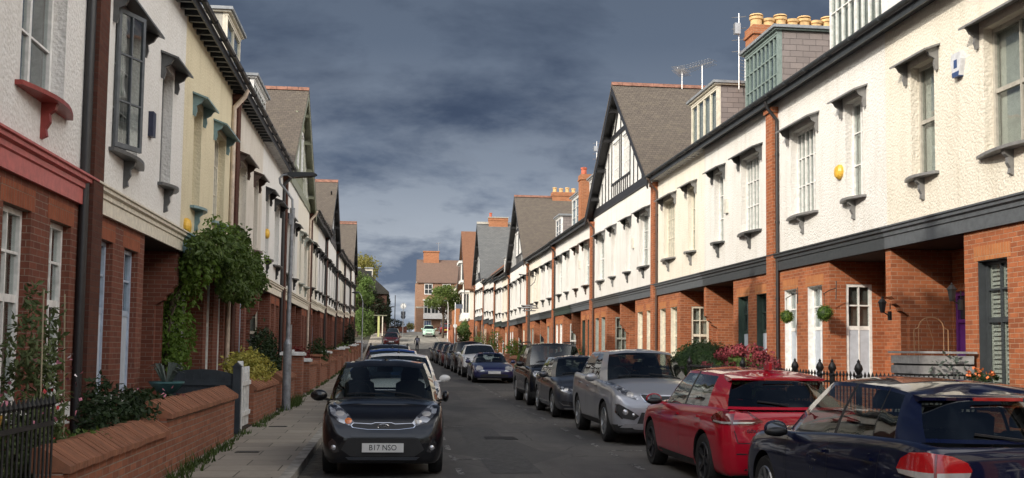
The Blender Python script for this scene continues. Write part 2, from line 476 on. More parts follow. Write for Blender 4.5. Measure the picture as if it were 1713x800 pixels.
for y, k in ((13.6, 1.5), (14.6, 1.3), (16.2, 1.2), (25.6, 1.5), (26.6, 2.2), (27.3, 2.3), (28., 2.0), (28.7, 1.6), (20.6, 1.2), (12.8, 1.5)): sp.append((-2.42, y, zr(y) + .1, k))
tufts('grass', sp, M_GRASS)

# small iron covers set in the paving and the road
def cover(label, x, y, dz, w_, l_, grp=None):
    T = thing('inspection_cover', label, 'cover', (x, y, zr(y) + dz))
    mb = MB(); mb.box(-w_ / 2, w_ / 2, -l_ / 2, l_ / 2, -.02, .006); mb.build('frame', plain('cover_iron', (.05, .045, .042), .6, .4, var=.3), T)
    mb = MB()
    for k in range(5): mb.box(-w_ / 2 + .02, w_ / 2 - .02, -l_ / 2 + (k + .5) * l_ / 5 - .012, -l_ / 2 + (k + .5) * l_ / 5 + .012, .0065, .010)
    mb.build('tread', plain('cover_tread', (.085, .08, .075), .55, .4, var=.3), T)
cover('small iron stopcock cover in the left pavement, nearer the viewer', -2.05, 15.9, .105, .34, .16); cover('small iron stopcock cover in the left pavement by the white picket gate', -2.1, 20.6, .105, .34, .16)
cover('square iron manhole cover in the middle of the road', 2.0, 19.5, .0, .6, .6)

def gritmat():
    m, t = newmat('gutter_grit'); p_ = t.pos(); n_ = t.noise(p_, 7., 5, .7)
    c = t.mix(t.ramp(n_, [(.35, 0.), (.65, 1.)]), (.07, .065, .055), (.19, .17, .14)); t.out(t.bsdf(c, .95, 0, .2, t.bump(t.noise(p_, 60., 3), .6, .006))); return m
GRIT = gritmat()
def ragged(name, xa, xb, y0, y1, mat, edge, seed, dz=.004):
    """thin sheet with an uneven edge (grit in the gutter, trench repairs)"""
    mb = MB(); r = random.Random(seed); n = int((y1 - y0) / .5); prev = None
    for k in range(n + 1):
        y = lerp(y0, y1, k / n); e0, e1 = xa, xb + r.uniform(-edge, edge); c = ((e0, y, zr(y) + dz), (e1, y, zr(y) + dz))
        if prev: mb.quad(prev[0], prev[1], c[1], c[0])
        prev = c
    return tag(mb.build(name, mat, weld=True), kind='structure')
ragged('gutter', -1.148, -.93, 4, 100, GRIT, .05, 1); ragged('gutter', 5.598, 5.36, 4, 100, GRIT, .06, 2)
PATCH = plain('tarmac_patch', (.084, .082, .080), .9, var=.25, scale=12, bump=.4, bscale=90); PATCH_L = plain('old_tarmac_patch', (.145, .137, .125), .9, var=.3, scale=9, bump=.4, bscale=90)
ragged('road_patch', 1.35, 2.05, 14.2, 21.6, PATCH, .03, 3, .0045); ragged('road_patch', 2.5, 3.3, 23., 27.4, PATCH_L, .05, 4, .0045); ragged('road_patch', 1.2, 3.2, 37.5, 41., PATCH, .04, 5, .0045); ragged('road_patch', 3.7, 5.1, 35., 37.6, PATCH_L, .05, 6, .0045); ragged('road_patch', .2, 1.7, 55., 62., PATCH_L, .1, 7, .0045)

PALE = plain('sunlit_road_tone', (.30, .285, .25), .9, var=.3, scale=1.2, bump=.4, bscale=40)  # pale tone puts the sunlight on the far road into its colour
ragged('sunlit_junction_sheet', -1.1, 5.55, 113, 160, PALE, .01, 8, .004)
# ------------------------------------------------------------------ house materials
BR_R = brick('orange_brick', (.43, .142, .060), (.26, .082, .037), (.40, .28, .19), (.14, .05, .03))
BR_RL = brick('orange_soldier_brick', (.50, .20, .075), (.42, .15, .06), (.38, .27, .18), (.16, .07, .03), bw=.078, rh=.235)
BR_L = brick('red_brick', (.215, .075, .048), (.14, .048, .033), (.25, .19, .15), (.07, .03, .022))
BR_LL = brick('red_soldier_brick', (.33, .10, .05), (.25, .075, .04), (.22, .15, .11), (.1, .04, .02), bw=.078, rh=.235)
BR_W = brick('garden_wall_brick', (.37, .145, .085), (.24, .092, .056), (.30, .235, .19), (.11, .055, .042), ms=.008)
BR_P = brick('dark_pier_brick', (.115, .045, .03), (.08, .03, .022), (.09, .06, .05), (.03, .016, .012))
BR_C = brick('chimney_brick', (.43, .17, .08), (.32, .12, .055), (.40, .29, .19), (.2, .09, .05))
REND = {'white': render_mat('white_render', (.72, .71, .685)), 'cream': render_mat('cream_render', (.73, .69, .60), 1.0),
        'offwhite': render_mat('offwhite_render', (.76, .72, .63)), 'yellow': render_mat('yellow_render', (.68, .61, .44), .7, .2, .3),
        'dirty': render_mat('stained_render', (.66, .62, .56), .8, .45, .6), 'lwhite': render_mat('soft_white_render', (.72, .71, .69), .8, .2, .3)}
SLATE = slate('roof_slate', (.16, .145, .135), (.115, .105, .10), (.05, .048, .045), moss=(.17, .15, .10))
TILE = slate('weathered_tile', (.145, .122, .100), (.105, .088, .075), (.05, .042, .036), .17, .14, moss=(.22, .19, .13), mossf=.45)
TILE_B = slate('brown_clay_tile', (.26, .125, .07), (.20, .09, .052), (.09, .05, .035), .17, .12, moss=(.2, .13, .08), mossf=.3)
SLATE_G = slate('grey_slate', (.15, .155, .155), (.11, .115, .12), (.05, .05, .05), moss=(.15, .15, .13))
CHEEK = slate('dormer_slate', (.27, .235, .225), (.20, .175, .17), (.10, .09, .085), .36, .22, moss=(.32, .27, .24), mossf=.4)
LEAD = plain('lead', (.30, .32, .34), .55, .3, var=.2)
RIDGE = plain('ridge_tile', (.25, .12, .082), .8, var=.3, scale=5)
POT = plain('chimney_pot_clay', (.62, .42, .20), .8, var=.25, scale=7)
POT_R = plain('red_pot_clay', (.50, .13, .07), .8, var=.25, scale=7)
IRON = plain('black_iron', (.016, .017, .018), .45, var=.3, scale=12)
PIPE_BR = plain('brown_pipe', (.085, .045, .03), .5, var=.3)
PIPE_CR = plain('cream_pipe', (.55, .45, .36), .5, var=.2)
ALU = plain('aerial_metal', (.55, .55, .55), .4, .8, var=.1)
DIM = plain('dark_room', (.02, .02, .022), .9, var=0)
PAINT = {}
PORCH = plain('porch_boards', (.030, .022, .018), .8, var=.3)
def paint(key, col, rough=.42, var=.16): 
    if key not in PAINT: PAINT[key] = plain('paint_' + key, col, rough, var=var, scale=9., bump=.06, bscale=25)
    return PAINT[key]
for k, c in dict(white=(.80, .80, .78), cream=(.74, .69, .57), red=(.27, .045, .038), pinkred=(.50, .12, .11), darkgrey=(.085, .088, .09), grey=(.20, .20, .20), charcoal=(.045, .052, .058),
                 slategrey=(.10, .112, .125), teal=(.17, .27, .29), brown=(.07, .042, .032), black=(.022, .022, .024), green=(.035, .06, .05), purple=(.14, .03, .20), blue=(.05, .09, .22),
                 sage=(.33, .36, .33), stone=(.42, .40, .35), olive=(.26, .27, .19), lightblue=(.42, .50, .62), maroon=(.12, .02, .025), glassgreen=(.22, .28, .26)).items(): paint(k, c)
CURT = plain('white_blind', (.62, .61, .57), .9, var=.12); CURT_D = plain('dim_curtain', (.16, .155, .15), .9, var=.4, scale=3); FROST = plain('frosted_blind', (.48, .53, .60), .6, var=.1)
GLASS = glassmat('window_glass', (.82, .85, .84)); GLASS_F = darkglass('far_window_glass', (.03, .035, .04), .06)

WD = 6.07
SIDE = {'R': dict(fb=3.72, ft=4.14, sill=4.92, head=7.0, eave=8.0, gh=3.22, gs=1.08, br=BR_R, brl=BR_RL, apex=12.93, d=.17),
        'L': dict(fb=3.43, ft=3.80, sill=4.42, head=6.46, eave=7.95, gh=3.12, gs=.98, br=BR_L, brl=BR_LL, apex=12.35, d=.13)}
CACHE = {}
def cached(key, fn):
    if key not in CACHE: CACHE[key] = fn()
    return CACHE[key]

def wallgrid(mb, a0, a1, b0, b1, holes, P, depth=.22):
    """a wall panel in the plane (a,b) with real openings whose reveals run 'depth' inwards; P(a,b,d) -> xyz"""
    As = sorted({a0, a1, *[h[i] for h in holes for i in (0, 1)]}); Bs = sorted({b0, b1, *[h[i] for h in holes for i in (2, 3)]})
    As = [a for a in As if a0 <= a <= a1]; Bs = [b for b in Bs if b0 <= b <= b1]
    for x0, x1 in zip(As, As[1:]):
        for z0, z1 in zip(Bs, Bs[1:]):
            mx, mz = (x0 + x1) / 2, (z0 + z1) / 2
            if any(h[0] < mx < h[1] and h[2] < mz < h[3] for h in holes): continue
            mb.quad(P(x0, z0, 0), P(x1, z0, 0), P(x1, z1, 0), P(x0, z1, 0))
    for h in holes:
        c = [(h[0], h[2]), (h[1], h[2]), (h[1], h[3]), (h[0], h[3])]
        for i in range(4):
            p, q = c[i], c[(i + 1) % 4]
            mb.quad(P(*p, 0), P(*q, 0), P(*q, depth), P(*p, depth))

def frame_boxes(mb, a0, a1, b0, b1, d0, d1, fw_, vb, hb, bar, P):
    """window frame: outer border, vertical bars vb and horizontal bars hb (positions), as boxes in (a,b,d)"""
    def bx(x0, x1, z0, z1, e0=0., e1=0.):
        A = P(x0, z0, d0 + e0); B = P(x1, z1, d1 - e1); mb.box(A[0], B[0], A[1], B[1], A[2], B[2])
    bx(a0, a0 + fw_, b0, b1); bx(a1 - fw_, a1, b0, b1); bx(a0 + fw_, a1 - fw_, b0, b0 + fw_ * 1.25); bx(a0 + fw_, a1 - fw_, b1 - fw_, b1)
    for v, wv in vb: bx(v - wv / 2, v + wv / 2, b0 + fw_ * 1.25, b1 - fw_, .006, .006)
    for v, wv in hb: bx(a0 + fw_, a1 - fw_, v - wv / 2, v + wv / 2, .010, .010)

def win_meshes(key, a0, a1, b0, b1, style, P, d=.2, far=False):
    """returns (frame mesh, pane mesh, curtain mesh)"""
    def mk():
        fr = MB(); w_ = a1 - a0; h_ = b1 - b0
        if style == 'case3':
            vb = [(a0 + w_ / 3, .06), (a0 + 2 * w_ / 3, .06)] + [(a0 + w_ * k / 6, .022) for k in (1, 3, 5)]; hb = [(b0 + h_ * .36, .025), (b0 + h_ * .68, .025)]
        elif style == 'case2':
            vb = [(a0 + w_ / 2, .07)]; hb = [(b0 + h_ * .35, .025), (b0 + h_ * .68, .025)]
        elif style == 'sash':
            vb = [(a0 + w_ / 2, .028)]; hb = [(b0 + h_ * .5, .07)]
        elif style == 'sash1':
            vb = []; hb = [(b0 + h_ * .5, .07)]
        elif style == 'gf':
            vb = [(a0 + w_ / 2, .03)]; hb = [(b0 + h_ * .55, .085), (b0 + h_ * .78, .03)]
        elif style == 'tall3':
            vb = [(a0 + w_ * k / 4, .07 if k == 2 else .05) for k in (1, 2, 3)] + [(a0 + w_ * (k + .5) / 4, .022) for k in range(4)]; hb = [(b0 + h_ * .34, .03), (b0 + h_ * .67, .03)]
        elif style == 'grid':
            vb = [(a0 + w_ * k / 8, .05 if k in (2, 6) else .03) for k in range(1, 8)]; hb = [(b0 + h_ * k / 3, .035) for k in (1, 2)]
        elif style == 'plain4':
            vb = [(a0 + w_ * k / 4, .09) for k in (1, 2, 3)]; hb = []
        else:
            vb = [(a0 + w_ / 2, .05)]; hb = [(b0 + h_ * .62, .05)]
        frame_boxes(fr, a0 + .003, a1 - .003, b0 + .003, b1 - .003, d - .035, d + .045, .062, vb, hb, .03, P)
        pn = MB(); A, B = P(a0 + .05, b0 + .06, d + .005), P(a1 - .05, b1 - .05, d + .011)
        pn.box(A[0], B[0], A[1], B[1], A[2], B[2])
        cu = MB(); A, B = P(a0 + .002, b0 + .002, d + .085), P(a1 - .002, b1 - .002, d + .10); cu.box(A[0], B[0], A[1], B[1], A[2], B[2])
        return fr.mesh('window', PAINT['white']), pn.mesh('pane', GLASS), cu.mesh('blind', CURT)
    return cached(key, mk)

def add_window(key, par, a0, a1, b0, b1, style, P, fmat, d=.2, far=False, blind=None, name='window'):
    f, p, c = win_meshes(key, a0, a1, b0, b1, style, P, d)
    w_ = obj(name, f, par, fmat)
    pp = par if name == 'dormer_window' else w_
    obj('pane', p, pp, GLASS_F if far else None)
    if not far: obj('blind', c, pp, blind or CURT)
    return w_

def hood_mesh(w_, sg):
    """sloping timber canopy over an upper window, with a shaped bracket at each end"""
    mb = MB(); y0, y1 = -w_ / 2 - .24, w_ / 2 + .24; pr = .30
    def S(x, y, z): return (x, y * sg, z)
    mb.prism([(0.02, .12), (0.02, .155), (-pr, .035), (-pr, .0)], 'y', y0, y1)
    for yy in (y0 + .07, y1 - .07 - .05):
        mb.prism([(0.01, .115), (0.01, -.30), (-.055, -.33), (-.085, -.22), (-.07, -.12), (-.16, -.07), (-.2, .0), (-.24, .025)], 'y', yy, yy + .05)
    return mb.mesh('hood', PAINT['grey'])
def sill_mesh(w_, sg):
    mb = MB(); y0, y1 = -w_ / 2 - .14, w_ / 2 + .14
    out = [(0.015, y0), (-.08, y0)] + [(-.08 - .15 * math.sin(PI * k / 8), lerp(y0, y1, k / 8)) for k in range(1, 8)] + [(-.08, y1), (0.015, y1)]
    mb.prism(out, 'z', -.05, .0)
    mb.prism([(0.01, -.05), (-.17, -.05), (-.15, -.12), (-.09, -.17), (-.10, -.26), (-.055, -.34), (-.07, -.42), (0.01, -.46)], 'y', -.04, .04)
    return mb.mesh('sill', PAINT['grey'])

def house(side, i_y0, hand, spec):
    """one terrace house; local x runs into the house, y from its pier towards the party wall"""
    S = SIDE[side]; right = side == 'R'
    sgn = 1 if hand == 'a' else -1
    rz = 0. if right else PI
    X0 = 9.5 if right else -3.95
    far = spec.get('far', False); gable = spec.get('gable')
    e, fb, ft, sill, head, gh, gs = (S[k] for k in ('eave', 'fb', 'ft', 'sill', 'head', 'gh', 'gs'))
    apex = spec.get('apex', S['apex'])
    H = thing('terrace_house', spec['label'], 'house', (X0, i_y0, spec.get('dz', 0.)), rz, spec.get('group'))
    trim = PAINT[spec.get('trim', 'grey')]; wc = PAINT[spec.get('wcol', 'white')]; gc = PAINT[spec.get('gcol', spec.get('wcol', 'white'))]
    fas = PAINT[spec.get('fascia', 'darkgrey')]
    K = (side, hand)
    F = lambda a, b, d: (d, a * sgn, b)                  # front plane
    BAY = 3.3; RC = 1.25; WID = (1.1, 2.6); NAR = (4.2, 5.05); G1 = (.6, 1.4); G2 = (2.05, 2.9)
    # brick ground floor with the porch recess
    def mk():
        mb = MB()
        wallgrid(mb, 0, BAY, -.4, fb + .2, [(*G1, gs, gh), (*G2, gs, gh)], F, .36)
        Jm = lambda a, b, d: (a, (BAY - d) * sgn, b)
        wallgrid(mb, 0, RC, -.4, fb + .2, [(.38, .98, gs, gh)], Jm, .12)
        Bk = lambda a, b, d: (RC + d, a * sgn, b)
        wallgrid(mb, BAY, WD - .11, -.4, fb + .2, [(WD - 1.16, WD - .16, -.3, 2.9)], Bk, .15)
        q = [(RC, -.4), (.38, -.4), (.38, 2.42), (.30, 2.48), (.22, 2.52), (.2, 2.6), (.1, 2.66), (.08, 2.74), (0.012, 2.80), (0.012, fb + .2), (RC, fb + .2)]
        mb.prism(q, 'y', (WD - .11) * sgn, (WD - .0005) * sgn)
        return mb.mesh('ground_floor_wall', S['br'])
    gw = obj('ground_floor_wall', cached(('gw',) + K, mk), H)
    def mk():
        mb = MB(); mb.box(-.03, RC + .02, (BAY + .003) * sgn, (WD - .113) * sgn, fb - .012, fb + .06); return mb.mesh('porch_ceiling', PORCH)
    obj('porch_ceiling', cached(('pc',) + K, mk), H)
    gb_ = spec.get('gblind', 'w'); GB = {'f': FROST, 'w': CURT, 'd': CURT_D, 's': CURT}[gb_]
    for nm, g in (('1', G1), ('2', G2)):
        def mk():
            mb = MB(); mb.box(-.004, .05, (g[0] - .1) * sgn, (g[1] + .1) * sgn, gh + .001, gh + .24); return mb.mesh('lintel', S['brl'])
        obj('lintel', cached(('lin', nm) + K, mk), gw)
        def mk():
            mb = MB(); mb.box(-.06, .2, (g[0] - .05) * sgn, (g[1] + .05) * sgn, gs - (.26 if (K[0] == 'L') else .09), gs - .002); return mb.mesh('sill', PAINT['white'])
        w_ = add_window(('gf', nm) + K, H, *g, gs, gh, 'gf', F, gc, S['d'], far, GB)
        if not far:
            obj('sill', cached(('gsill', nm) + K, mk), w_, PAINT[spec.get('gsill', 'stone')])
            if gb_ in 'f':
                def mk():
                    mb = MB(); mb.box(S['d'] - .012, S['d'] - .006, (g[0] + .06) * sgn, (g[1] - .06) * sgn, gs + .07, gs + (gh - gs) * .53); return mb.mesh('frosted_panel', FROST)
                obj('frosted_panel', cached(('gfp', nm) + K, mk), w_)
            if gb_ == 's':
                def mk():
                    mb = MB(); n_ = 26
                    for q in range(n_):
                        z = lerp(gs + .1, gh - .1, q / n_)
                        for a_, b_ in ((g[0] + .08, (g[0] + g[1]) / 2 - .04), ((g[0] + g[1]) / 2 + .04, g[1] - .08)): mb.quad((S['d'] + .03, a_ * sgn, z), (S['d'] + .03, b_ * sgn, z), (S['d'] + .07, b_ * sgn, z + .075), (S['d'] + .07, a_ * sgn, z + .075))
                    for a_ in (g[0] + .05, (g[0] + g[1]) / 2 - .03, g[1] - .09): mb.box(S['d'] + .022, S['d'] + .05, a_ * sgn, (a_ + .05) * sgn, gs + .06, gh - .05)
                    return mb.mesh('shutters', CURT)
                obj('shutters', cached(('shut', nm) + K, mk), w_)
        if right:
            def mk():
                mb = MB()
                mb.box(.012, .3, g[0] * sgn, (g[0] + .012) * sgn, gs, gh); mb.box(.012, .3, (g[1] - .012) * sgn, g[1] * sgn, gs, gh); mb.box(.012, .3, (g[0] + .0125) * sgn, (g[1] - .0125) * sgn, gh - .012, gh)
                return mb.mesh('window_lining', PAINT['white'])
            obj('window_lining', cached(('lining', nm) + K, mk), w_, gc)
    Jm = lambda a, b, d: (a, (BAY - d) * sgn, b)
    w_ = add_window(('gfs',) + K, H, .38, .98, gs, gh, 'gf', Jm, gc, .05, far, CURT_D if gb_ == 'f' else GB)
    if not far and gb_ == 'f':
        def mk():
            mb = MB(); A, B = Jm(.44, gs + .07, .034), Jm(.92, gs + (gh - gs) * .53, .040); mb.box(A[0], B[0], A[1], B[1], A[2], B[2]); return mb.mesh('frosted_panel', FROST)
        obj('frosted_panel', cached(('gfps',) + K, mk), w_)
    # front door in the porch
    def mk():
        mb = MB(); y0, y1 = WD - 1.16, WD - .16
        mb.box(RC + .04, RC + .14, y0 * sgn, (y0 + .07) * sgn, .0, 2.9); mb.box(RC + .04, RC + .14, (y1 - .07) * sgn, y1 * sgn, .0, 2.9)
        mb.box(RC + .04, RC + .14, (y0 + .07) * sgn, (y1 - .07) * sgn, 2.82, 2.9); mb.box(RC + .045, RC + .13, (y0 + .07) * sgn, (y1 - .07) * sgn, 2.3, 2.37)
        mb.box(RC + .08, RC + .12, (y0 + .07) * sgn, (y1 - .07) * sgn, .0, 2.3)
        for z0, z1 in ((.35, 1.0), (1.15, 2.1)):
            for k in (0, 1):
                ya = lerp(y0 + .15, y1 - .15, k * .52); yb = ya + .31
                mb.box(RC + .065, RC + .08, ya * sgn, yb * sgn, z0, z1)
        return mb.mesh('door', PAINT['white'])
    dr = obj('door', cached(('door',) + K, mk), H, PAINT[spec.get('door', 'black')])
    def mk():
        mb = MB(); mb.box(RC + .09, RC + .1, (WD - 1.09) * sgn, (WD - .23) * sgn, 2.37, 2.82); return mb.mesh('fanlight', GLASS_F)
    if not far: obj('fanlight', cached(('fan',) + K, mk), dr)
    # rendered upper floor
    def mk():
        mb = MB()
        wallgrid(mb, 0, WD, ft - .1, e + .05, [(*WID, sill, head), (*NAR, sill, head)], F, .24)
        return mb.mesh('upper_wall', REND['white'])
    uw = obj('upper_wall', cached(('uw',) + K, mk), H, REND[spec.get('rend', 'white')])
    ws = spec.get('wstyle', 'case3')
    for nm, g, st in (('w', WID, ws), ('n', NAR, {'case3': 'case2', 'sash': 'sash1', 'case2': 'case2'}.get(ws, 'case2'))):
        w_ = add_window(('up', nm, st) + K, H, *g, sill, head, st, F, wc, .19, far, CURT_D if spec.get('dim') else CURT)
        cw = g[1] - g[0]; cy = (g[0] + g[1]) / 2 * sgn
        h_ = obj('hood', cached(('hood', cw), lambda: hood_mesh(cw, 1)), w_, trim); h_.location = (0, cy, head + .03)
        s_ = obj('sill', cached(('sill', cw), lambda: sill_mesh(cw, 1)), w_, trim); s_.location = (0, cy, sill - .002)
    if spec.get('nameplate'):
        mb = MB(); mb.box(.362, .379, (WD - .10) * sgn, (WD - .012) * sgn, 1.84, 1.96); mb.build('nameplate', IRON, H); mb = MB(); mb.box(.366, .379, (WD - .10) * sgn, (WD - .012) * sgn, 1.46, 1.51); mb.build('letter_slot', IRON, H)
    if spec.get('casement'):
        mb = MB(); mb.xf = None; w0, h0 = .60, head - sill - .06
        for a, b, c_, d_ in ((0, .055, 0, h0), (w0 - .055, w0, 0, h0), (.055, w0 - .055, 0, .07), (.055, w0 - .055, h0 - .06, h0), (w0 * .5 - .012, w0 * .5 + .012, .07, h0 - .06), (.055, w0 - .055, h0 * .33, h0 * .33 + .025), (.055, w0 - .055, h0 * .67, h0 * .67 + .025)): mb.box(a, b, -.02 - (.004 if b - a < .03 else 0), .02 + (.004 if b - a < .03 else 0), c_, d_)
        oc = mb.build('open_casement', PAINT['slategrey'], H); oc.location = (-.04, (WID[0] - .02) * sgn, sill + .03); oc.rotation_euler = (0, 0, math.radians(113) * sgn)
        mb = MB(); mb.box(.05, w0 - .05, -.004, .004, .06, h0 - .05); mb.build('pane', GLASS, oc)
    # moulded fascia beam between the floors
    def mk():
        mb = MB(); h = ft - fb
        mb.prism([(.15, fb), (-.06, fb), (-.06, fb + h * .52), (-.085, fb + h * .56), (-.085, fb + h * .72), (-.13, fb + h * .78), (-.13, fb + h * .9), (-.16, fb + h * .93), (-.16, ft), (.02, ft + .05), (.15, ft)], 'y', 0.001 * sgn, (WD - .001) * sgn)
        return mb.mesh('fascia_beam', fas)
    obj('fascia_beam', cached(('fas',) + K, mk), H, fas)
    # pier with downpipe
    if spec.get('pier', hand == 'a'):
        def mk():
            mb = MB(); mb.box(-.15, -.0, -.23 * sgn, .23 * sgn, -.4, e - .28); mb.box(-.2, 0, -.27 * sgn, .27 * sgn, e - .28, e - .16); return mb.mesh('pier', S['br'])
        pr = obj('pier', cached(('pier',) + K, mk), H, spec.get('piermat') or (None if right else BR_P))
        ys_ = -.31 if right else .31                                   # the side nearer the viewer
        ys_ = ys_ if not spec.get('pipeflip') else -ys_
        def mk():
            mb = MB(); y_ = ys_
            mb.tube([(-.36, y_, e - .05), (-.3, y_, e - .22), (-.06, y_, e - .5), (-.06, y_, e - .7), (-.06, y_, 0.1)], .042 if right else .058, 10)
            for z in (1.2, 3., 4.9, 6.6): mb.lathe([(.055, z), (.055, z + .06)], 10, (-.06, y_, 0))
            return mb.mesh('downpipe', IRON, 40)
        obj('downpipe', cached(('dp', ys_) + K, mk), pr, PAINT.get(spec.get('pipe', 'black'), IRON) if spec.get('pipe') != 'cream' else PIPE_CR)
    SL = .74; RX = 4.9
    RB = spec.get('roof', SLATE)
    if not gable:
        def mk():
            mb = MB(); zr_ = e + .06 + (RX + .3) * SL
            mb.prism([(-.30, e + .02), (-.30, e + .09), (RX, zr_ + .07), (2 * RX + .3, e + .09), (2 * RX + .3, e + .02), (RX, zr_)], 'y', 0, WD * sgn)
            return mb.mesh('roof', SLATE)
        rf = obj('roof', cached(('roof',) + K, mk), H, RB)
        def mk():
            mb = MB(); zr_ = e + .13 + (RX + .3) * SL
            mb.prism([(RX - .16, zr_ - .08), (RX, zr_ + .04), (RX + .16, zr_ - .08)], 'y', .001 * sgn, (WD - .001) * sgn); return mb.mesh('ridge', RIDGE)
        obj('ridge', cached(('ridge',) + K, mk), rf)
        def mk():
            mb = MB()
            n = 7; o = [( -.33 - .065 + .065 * math.cos(PI + PI * k / n), e + .075 + .07 * math.sin(PI + PI * k / n)) for k in range(n + 1)]
            i_ = [(-.395 + .052 * math.cos(2 * PI - PI * k / n), e + .078 + .056 * math.sin(2 * PI - PI * k / n)) for k in range(n + 1)]
            mb.prism(o + i_, 'y', .0, (WD - .002) * sgn)
            for k in range(5): mb.box(-.47, -.31, (.6 + k * 1.2) * sgn, (.63 + k * 1.2) * sgn, e - .0, e + .075)
            mb.box(-.315, -.285, .002 * sgn, (WD - .003) * sgn, e - .13, e + .018)          # fascia board
            return mb.mesh('gutter', IRON)
        obj('gutter', cached(('gut',) + K, mk), rf, PAINT[spec.get('gutter', 'charcoal')])
        feet = bool(spec.get('rafter')) or not right or far
        def mk():
            mb = MB()
            mb.box(-.28, 0., .004 * sgn, (WD - .004) * sgn, e - .02, e + .012)
            for k in range(15 if feet else 0): mb.box(-.28, 0.0, (.16 + k * .405) * sgn, (.24 + k * .405) * sgn, e - .12, e - .022)
            return mb.mesh('rafter_feet', PAINT['black'])
        obj('rafter_feet' if feet else 'soffit', cached(('raft', feet) + K, mk), rf, PAINT[spec.get('rafter', 'charcoal')])
    else:
        OV = .42 if right else .32; DX = 9.0; al = (apex - e) / WD
        gm = {'side': 0}
        def mk():
            mb = MB()
            a, b = -.28, WD
            z0 = e - .10; zz = lambda y: apex - (WD - y) * (apex - z0) / (WD + .28)
            for x0, x1 in ((-OV, DX),):
                P_ = [(a, zz(a)), (b, zz(b)), (b, zz(b) + .10), (a, zz(a) + .10)]
                mb.prism([(y * sgn, z) for y, z in P_], 'x', x0, x1)
            return mb.mesh('gable_roof', TILE)
        rf = obj('gable_roof', cached(('grf', apex) + K, mk), H, spec.get('roof', TILE))
        def mk():
            mb = MB()
            for k in range(int(9.5 / .45)):
                x = -OV + .45 * k
                mb.prism([((WD - .17) * sgn, apex + .06), (WD * sgn, apex + .2), (WD * sgn, apex + .12)] if False else [((WD - .18) * sgn, apex + .02), ((WD - .03) * sgn, apex + .185), (WD * sgn, apex + .195), (WD * sgn, apex + .09)], 'x', x, x + .438)
            return mb.mesh('ridge', RIDGE)
        obj('ridge', cached(('grd', apex) + K, mk), rf, spec.get('ridge'))
        def mk():
            mb = MB(); z0 = e - .12; zz = lambda y: apex - (WD - y) * (apex - z0) / (WD + .28) - .01
            mb.prism([(y * sgn, z) for y, z in ((-.26, zz(-.26)), (WD, zz(WD)), (WD, zz(WD) - .32), (-.26, zz(-.26) - .30))], 'x', -OV + .01, -OV + .06)
            # soffit behind the board
            mb.prism([(y * sgn, z) for y, z in ((-.2, zz(-.2) - .02), (WD, zz(WD) - .02), (WD, zz(WD) - .06), (-.2, zz(-.2) - .06))], 'x', -OV + .07, -.002)
            for y in (1.2, 2.6, 4., 5.3): mb.box(-OV + .06, 0, (y - .06) * sgn, (y + .06) * sgn, zz(y) - .36, zz(y) - .2)
            return mb.mesh('bargeboard', PAINT['black'])
        obj('bargeboard', cached(('gbb', apex) + K, mk), rf, PAINT[spec.get('barge', 'black')])
        gz0, gz1 = e + 1.0, e + 2.75; gy0, gy1 = WD - 1.75, WD - .22
        def mk():
            mb = MB(); zz = lambda y: apex - (WD - y) * (apex - e + .1) / (WD + .28) - .03
            yl = .06
            # triangular wall in strips, leaving the window opening
            cuts = sorted({yl, gy0, gy1, WD} | {yl + k * .6 for k in range(1, 10)})
            for y0, y1 in zip(cuts, cuts[1:]):
                m_ = (y0 + y1) / 2
                if gy0 < m_ < gy1:
                    mb.quad(F(y0, e, 0), F(y1, e, 0), F(y1, gz0, 0), F(y0, gz0, 0)); mb.quad(F(y0, gz1, 0), F(y1, gz1, 0), F(y1, zz(y1), 0), F(y0, zz(y0), 0))
                else: mb.quad(F(y0, e, 0), F(y1, e, 0), F(y1, max(e, zz(y1)), 0), F(y0, max(e, zz(y0)), 0))
            for p, q in (((gy0, gz0), (gy1, gz0)), ((gy1, gz0), (gy1, gz1)), ((gy1, gz1), (gy0, gz1)), ((gy0, gz1), (gy0, gz0))):
                mb.quad(F(*p, 0), F(*q, 0), F(*q, .15), F(*p, .15))
            return mb.mesh('gable_wall', PAINT['white'])
        gwl = obj('gable_wall', cached(('gwl', apex) + K, mk), H, PAINT[spec.get('gwall', 'white')])
        def mk():
            mb = MB(); zz = lambda y: apex - (WD - y) * (apex - e + .1) / (WD + .28) - .45
            def B(y0, y1, z0, z1, x=-.035): mb.box(x, .01, y0 * sgn, y1 * sgn, z0, z1)
            B(.12, WD - .001, e + .03, e + .36, -.06)                          # bottom beam
            zt = e + 2.92
            ye = WD - (apex - .45 - zt) / ((apex - e + .1) / (WD + .28))
            B(ye, WD - .002, zt, zt + .2, -.05)
            for y in (1.35, 2.1, 2.85, 3.55, gy0 - .11, gy1 + .02):
                B(y + .015, y + .085, e + .36, min(zt, zz(y)), -.034)
            for k in range(1, 4): B(lerp(gy0, gy1, k / 4), lerp(gy0, gy1, k / 4) + .08, e + .36, gz0 - .08, -.033)
            B(gy0 - .11, gy1 + .12, gz0 - .09, gz0, -.045)
            # fan of struts in the peak
            for yb, yt in ((WD - 2.0, WD - 1.35), (WD - 1.15, WD - .12)):
                z1 = zz(yt) + .1
                mb.bar((-.02, yb * sgn, zt + .2), (-.02, yt * sgn, z1), .05, .09, (1, 0, 0))
            B(WD - .055, WD - .003, zt + .2, zz(WD) + .1, -.033)
            return mb.mesh('timbering', PAINT['black'])
        obj('timbering', cached(('gtm', apex) + K, mk), gwl, PAINT[spec.get('timber', 'black')])
        add_window(('gwin',) + K, H, gy0, gy1, gz0, gz1, 'tall3', F, PAINT['white'], .08, far, CURT)
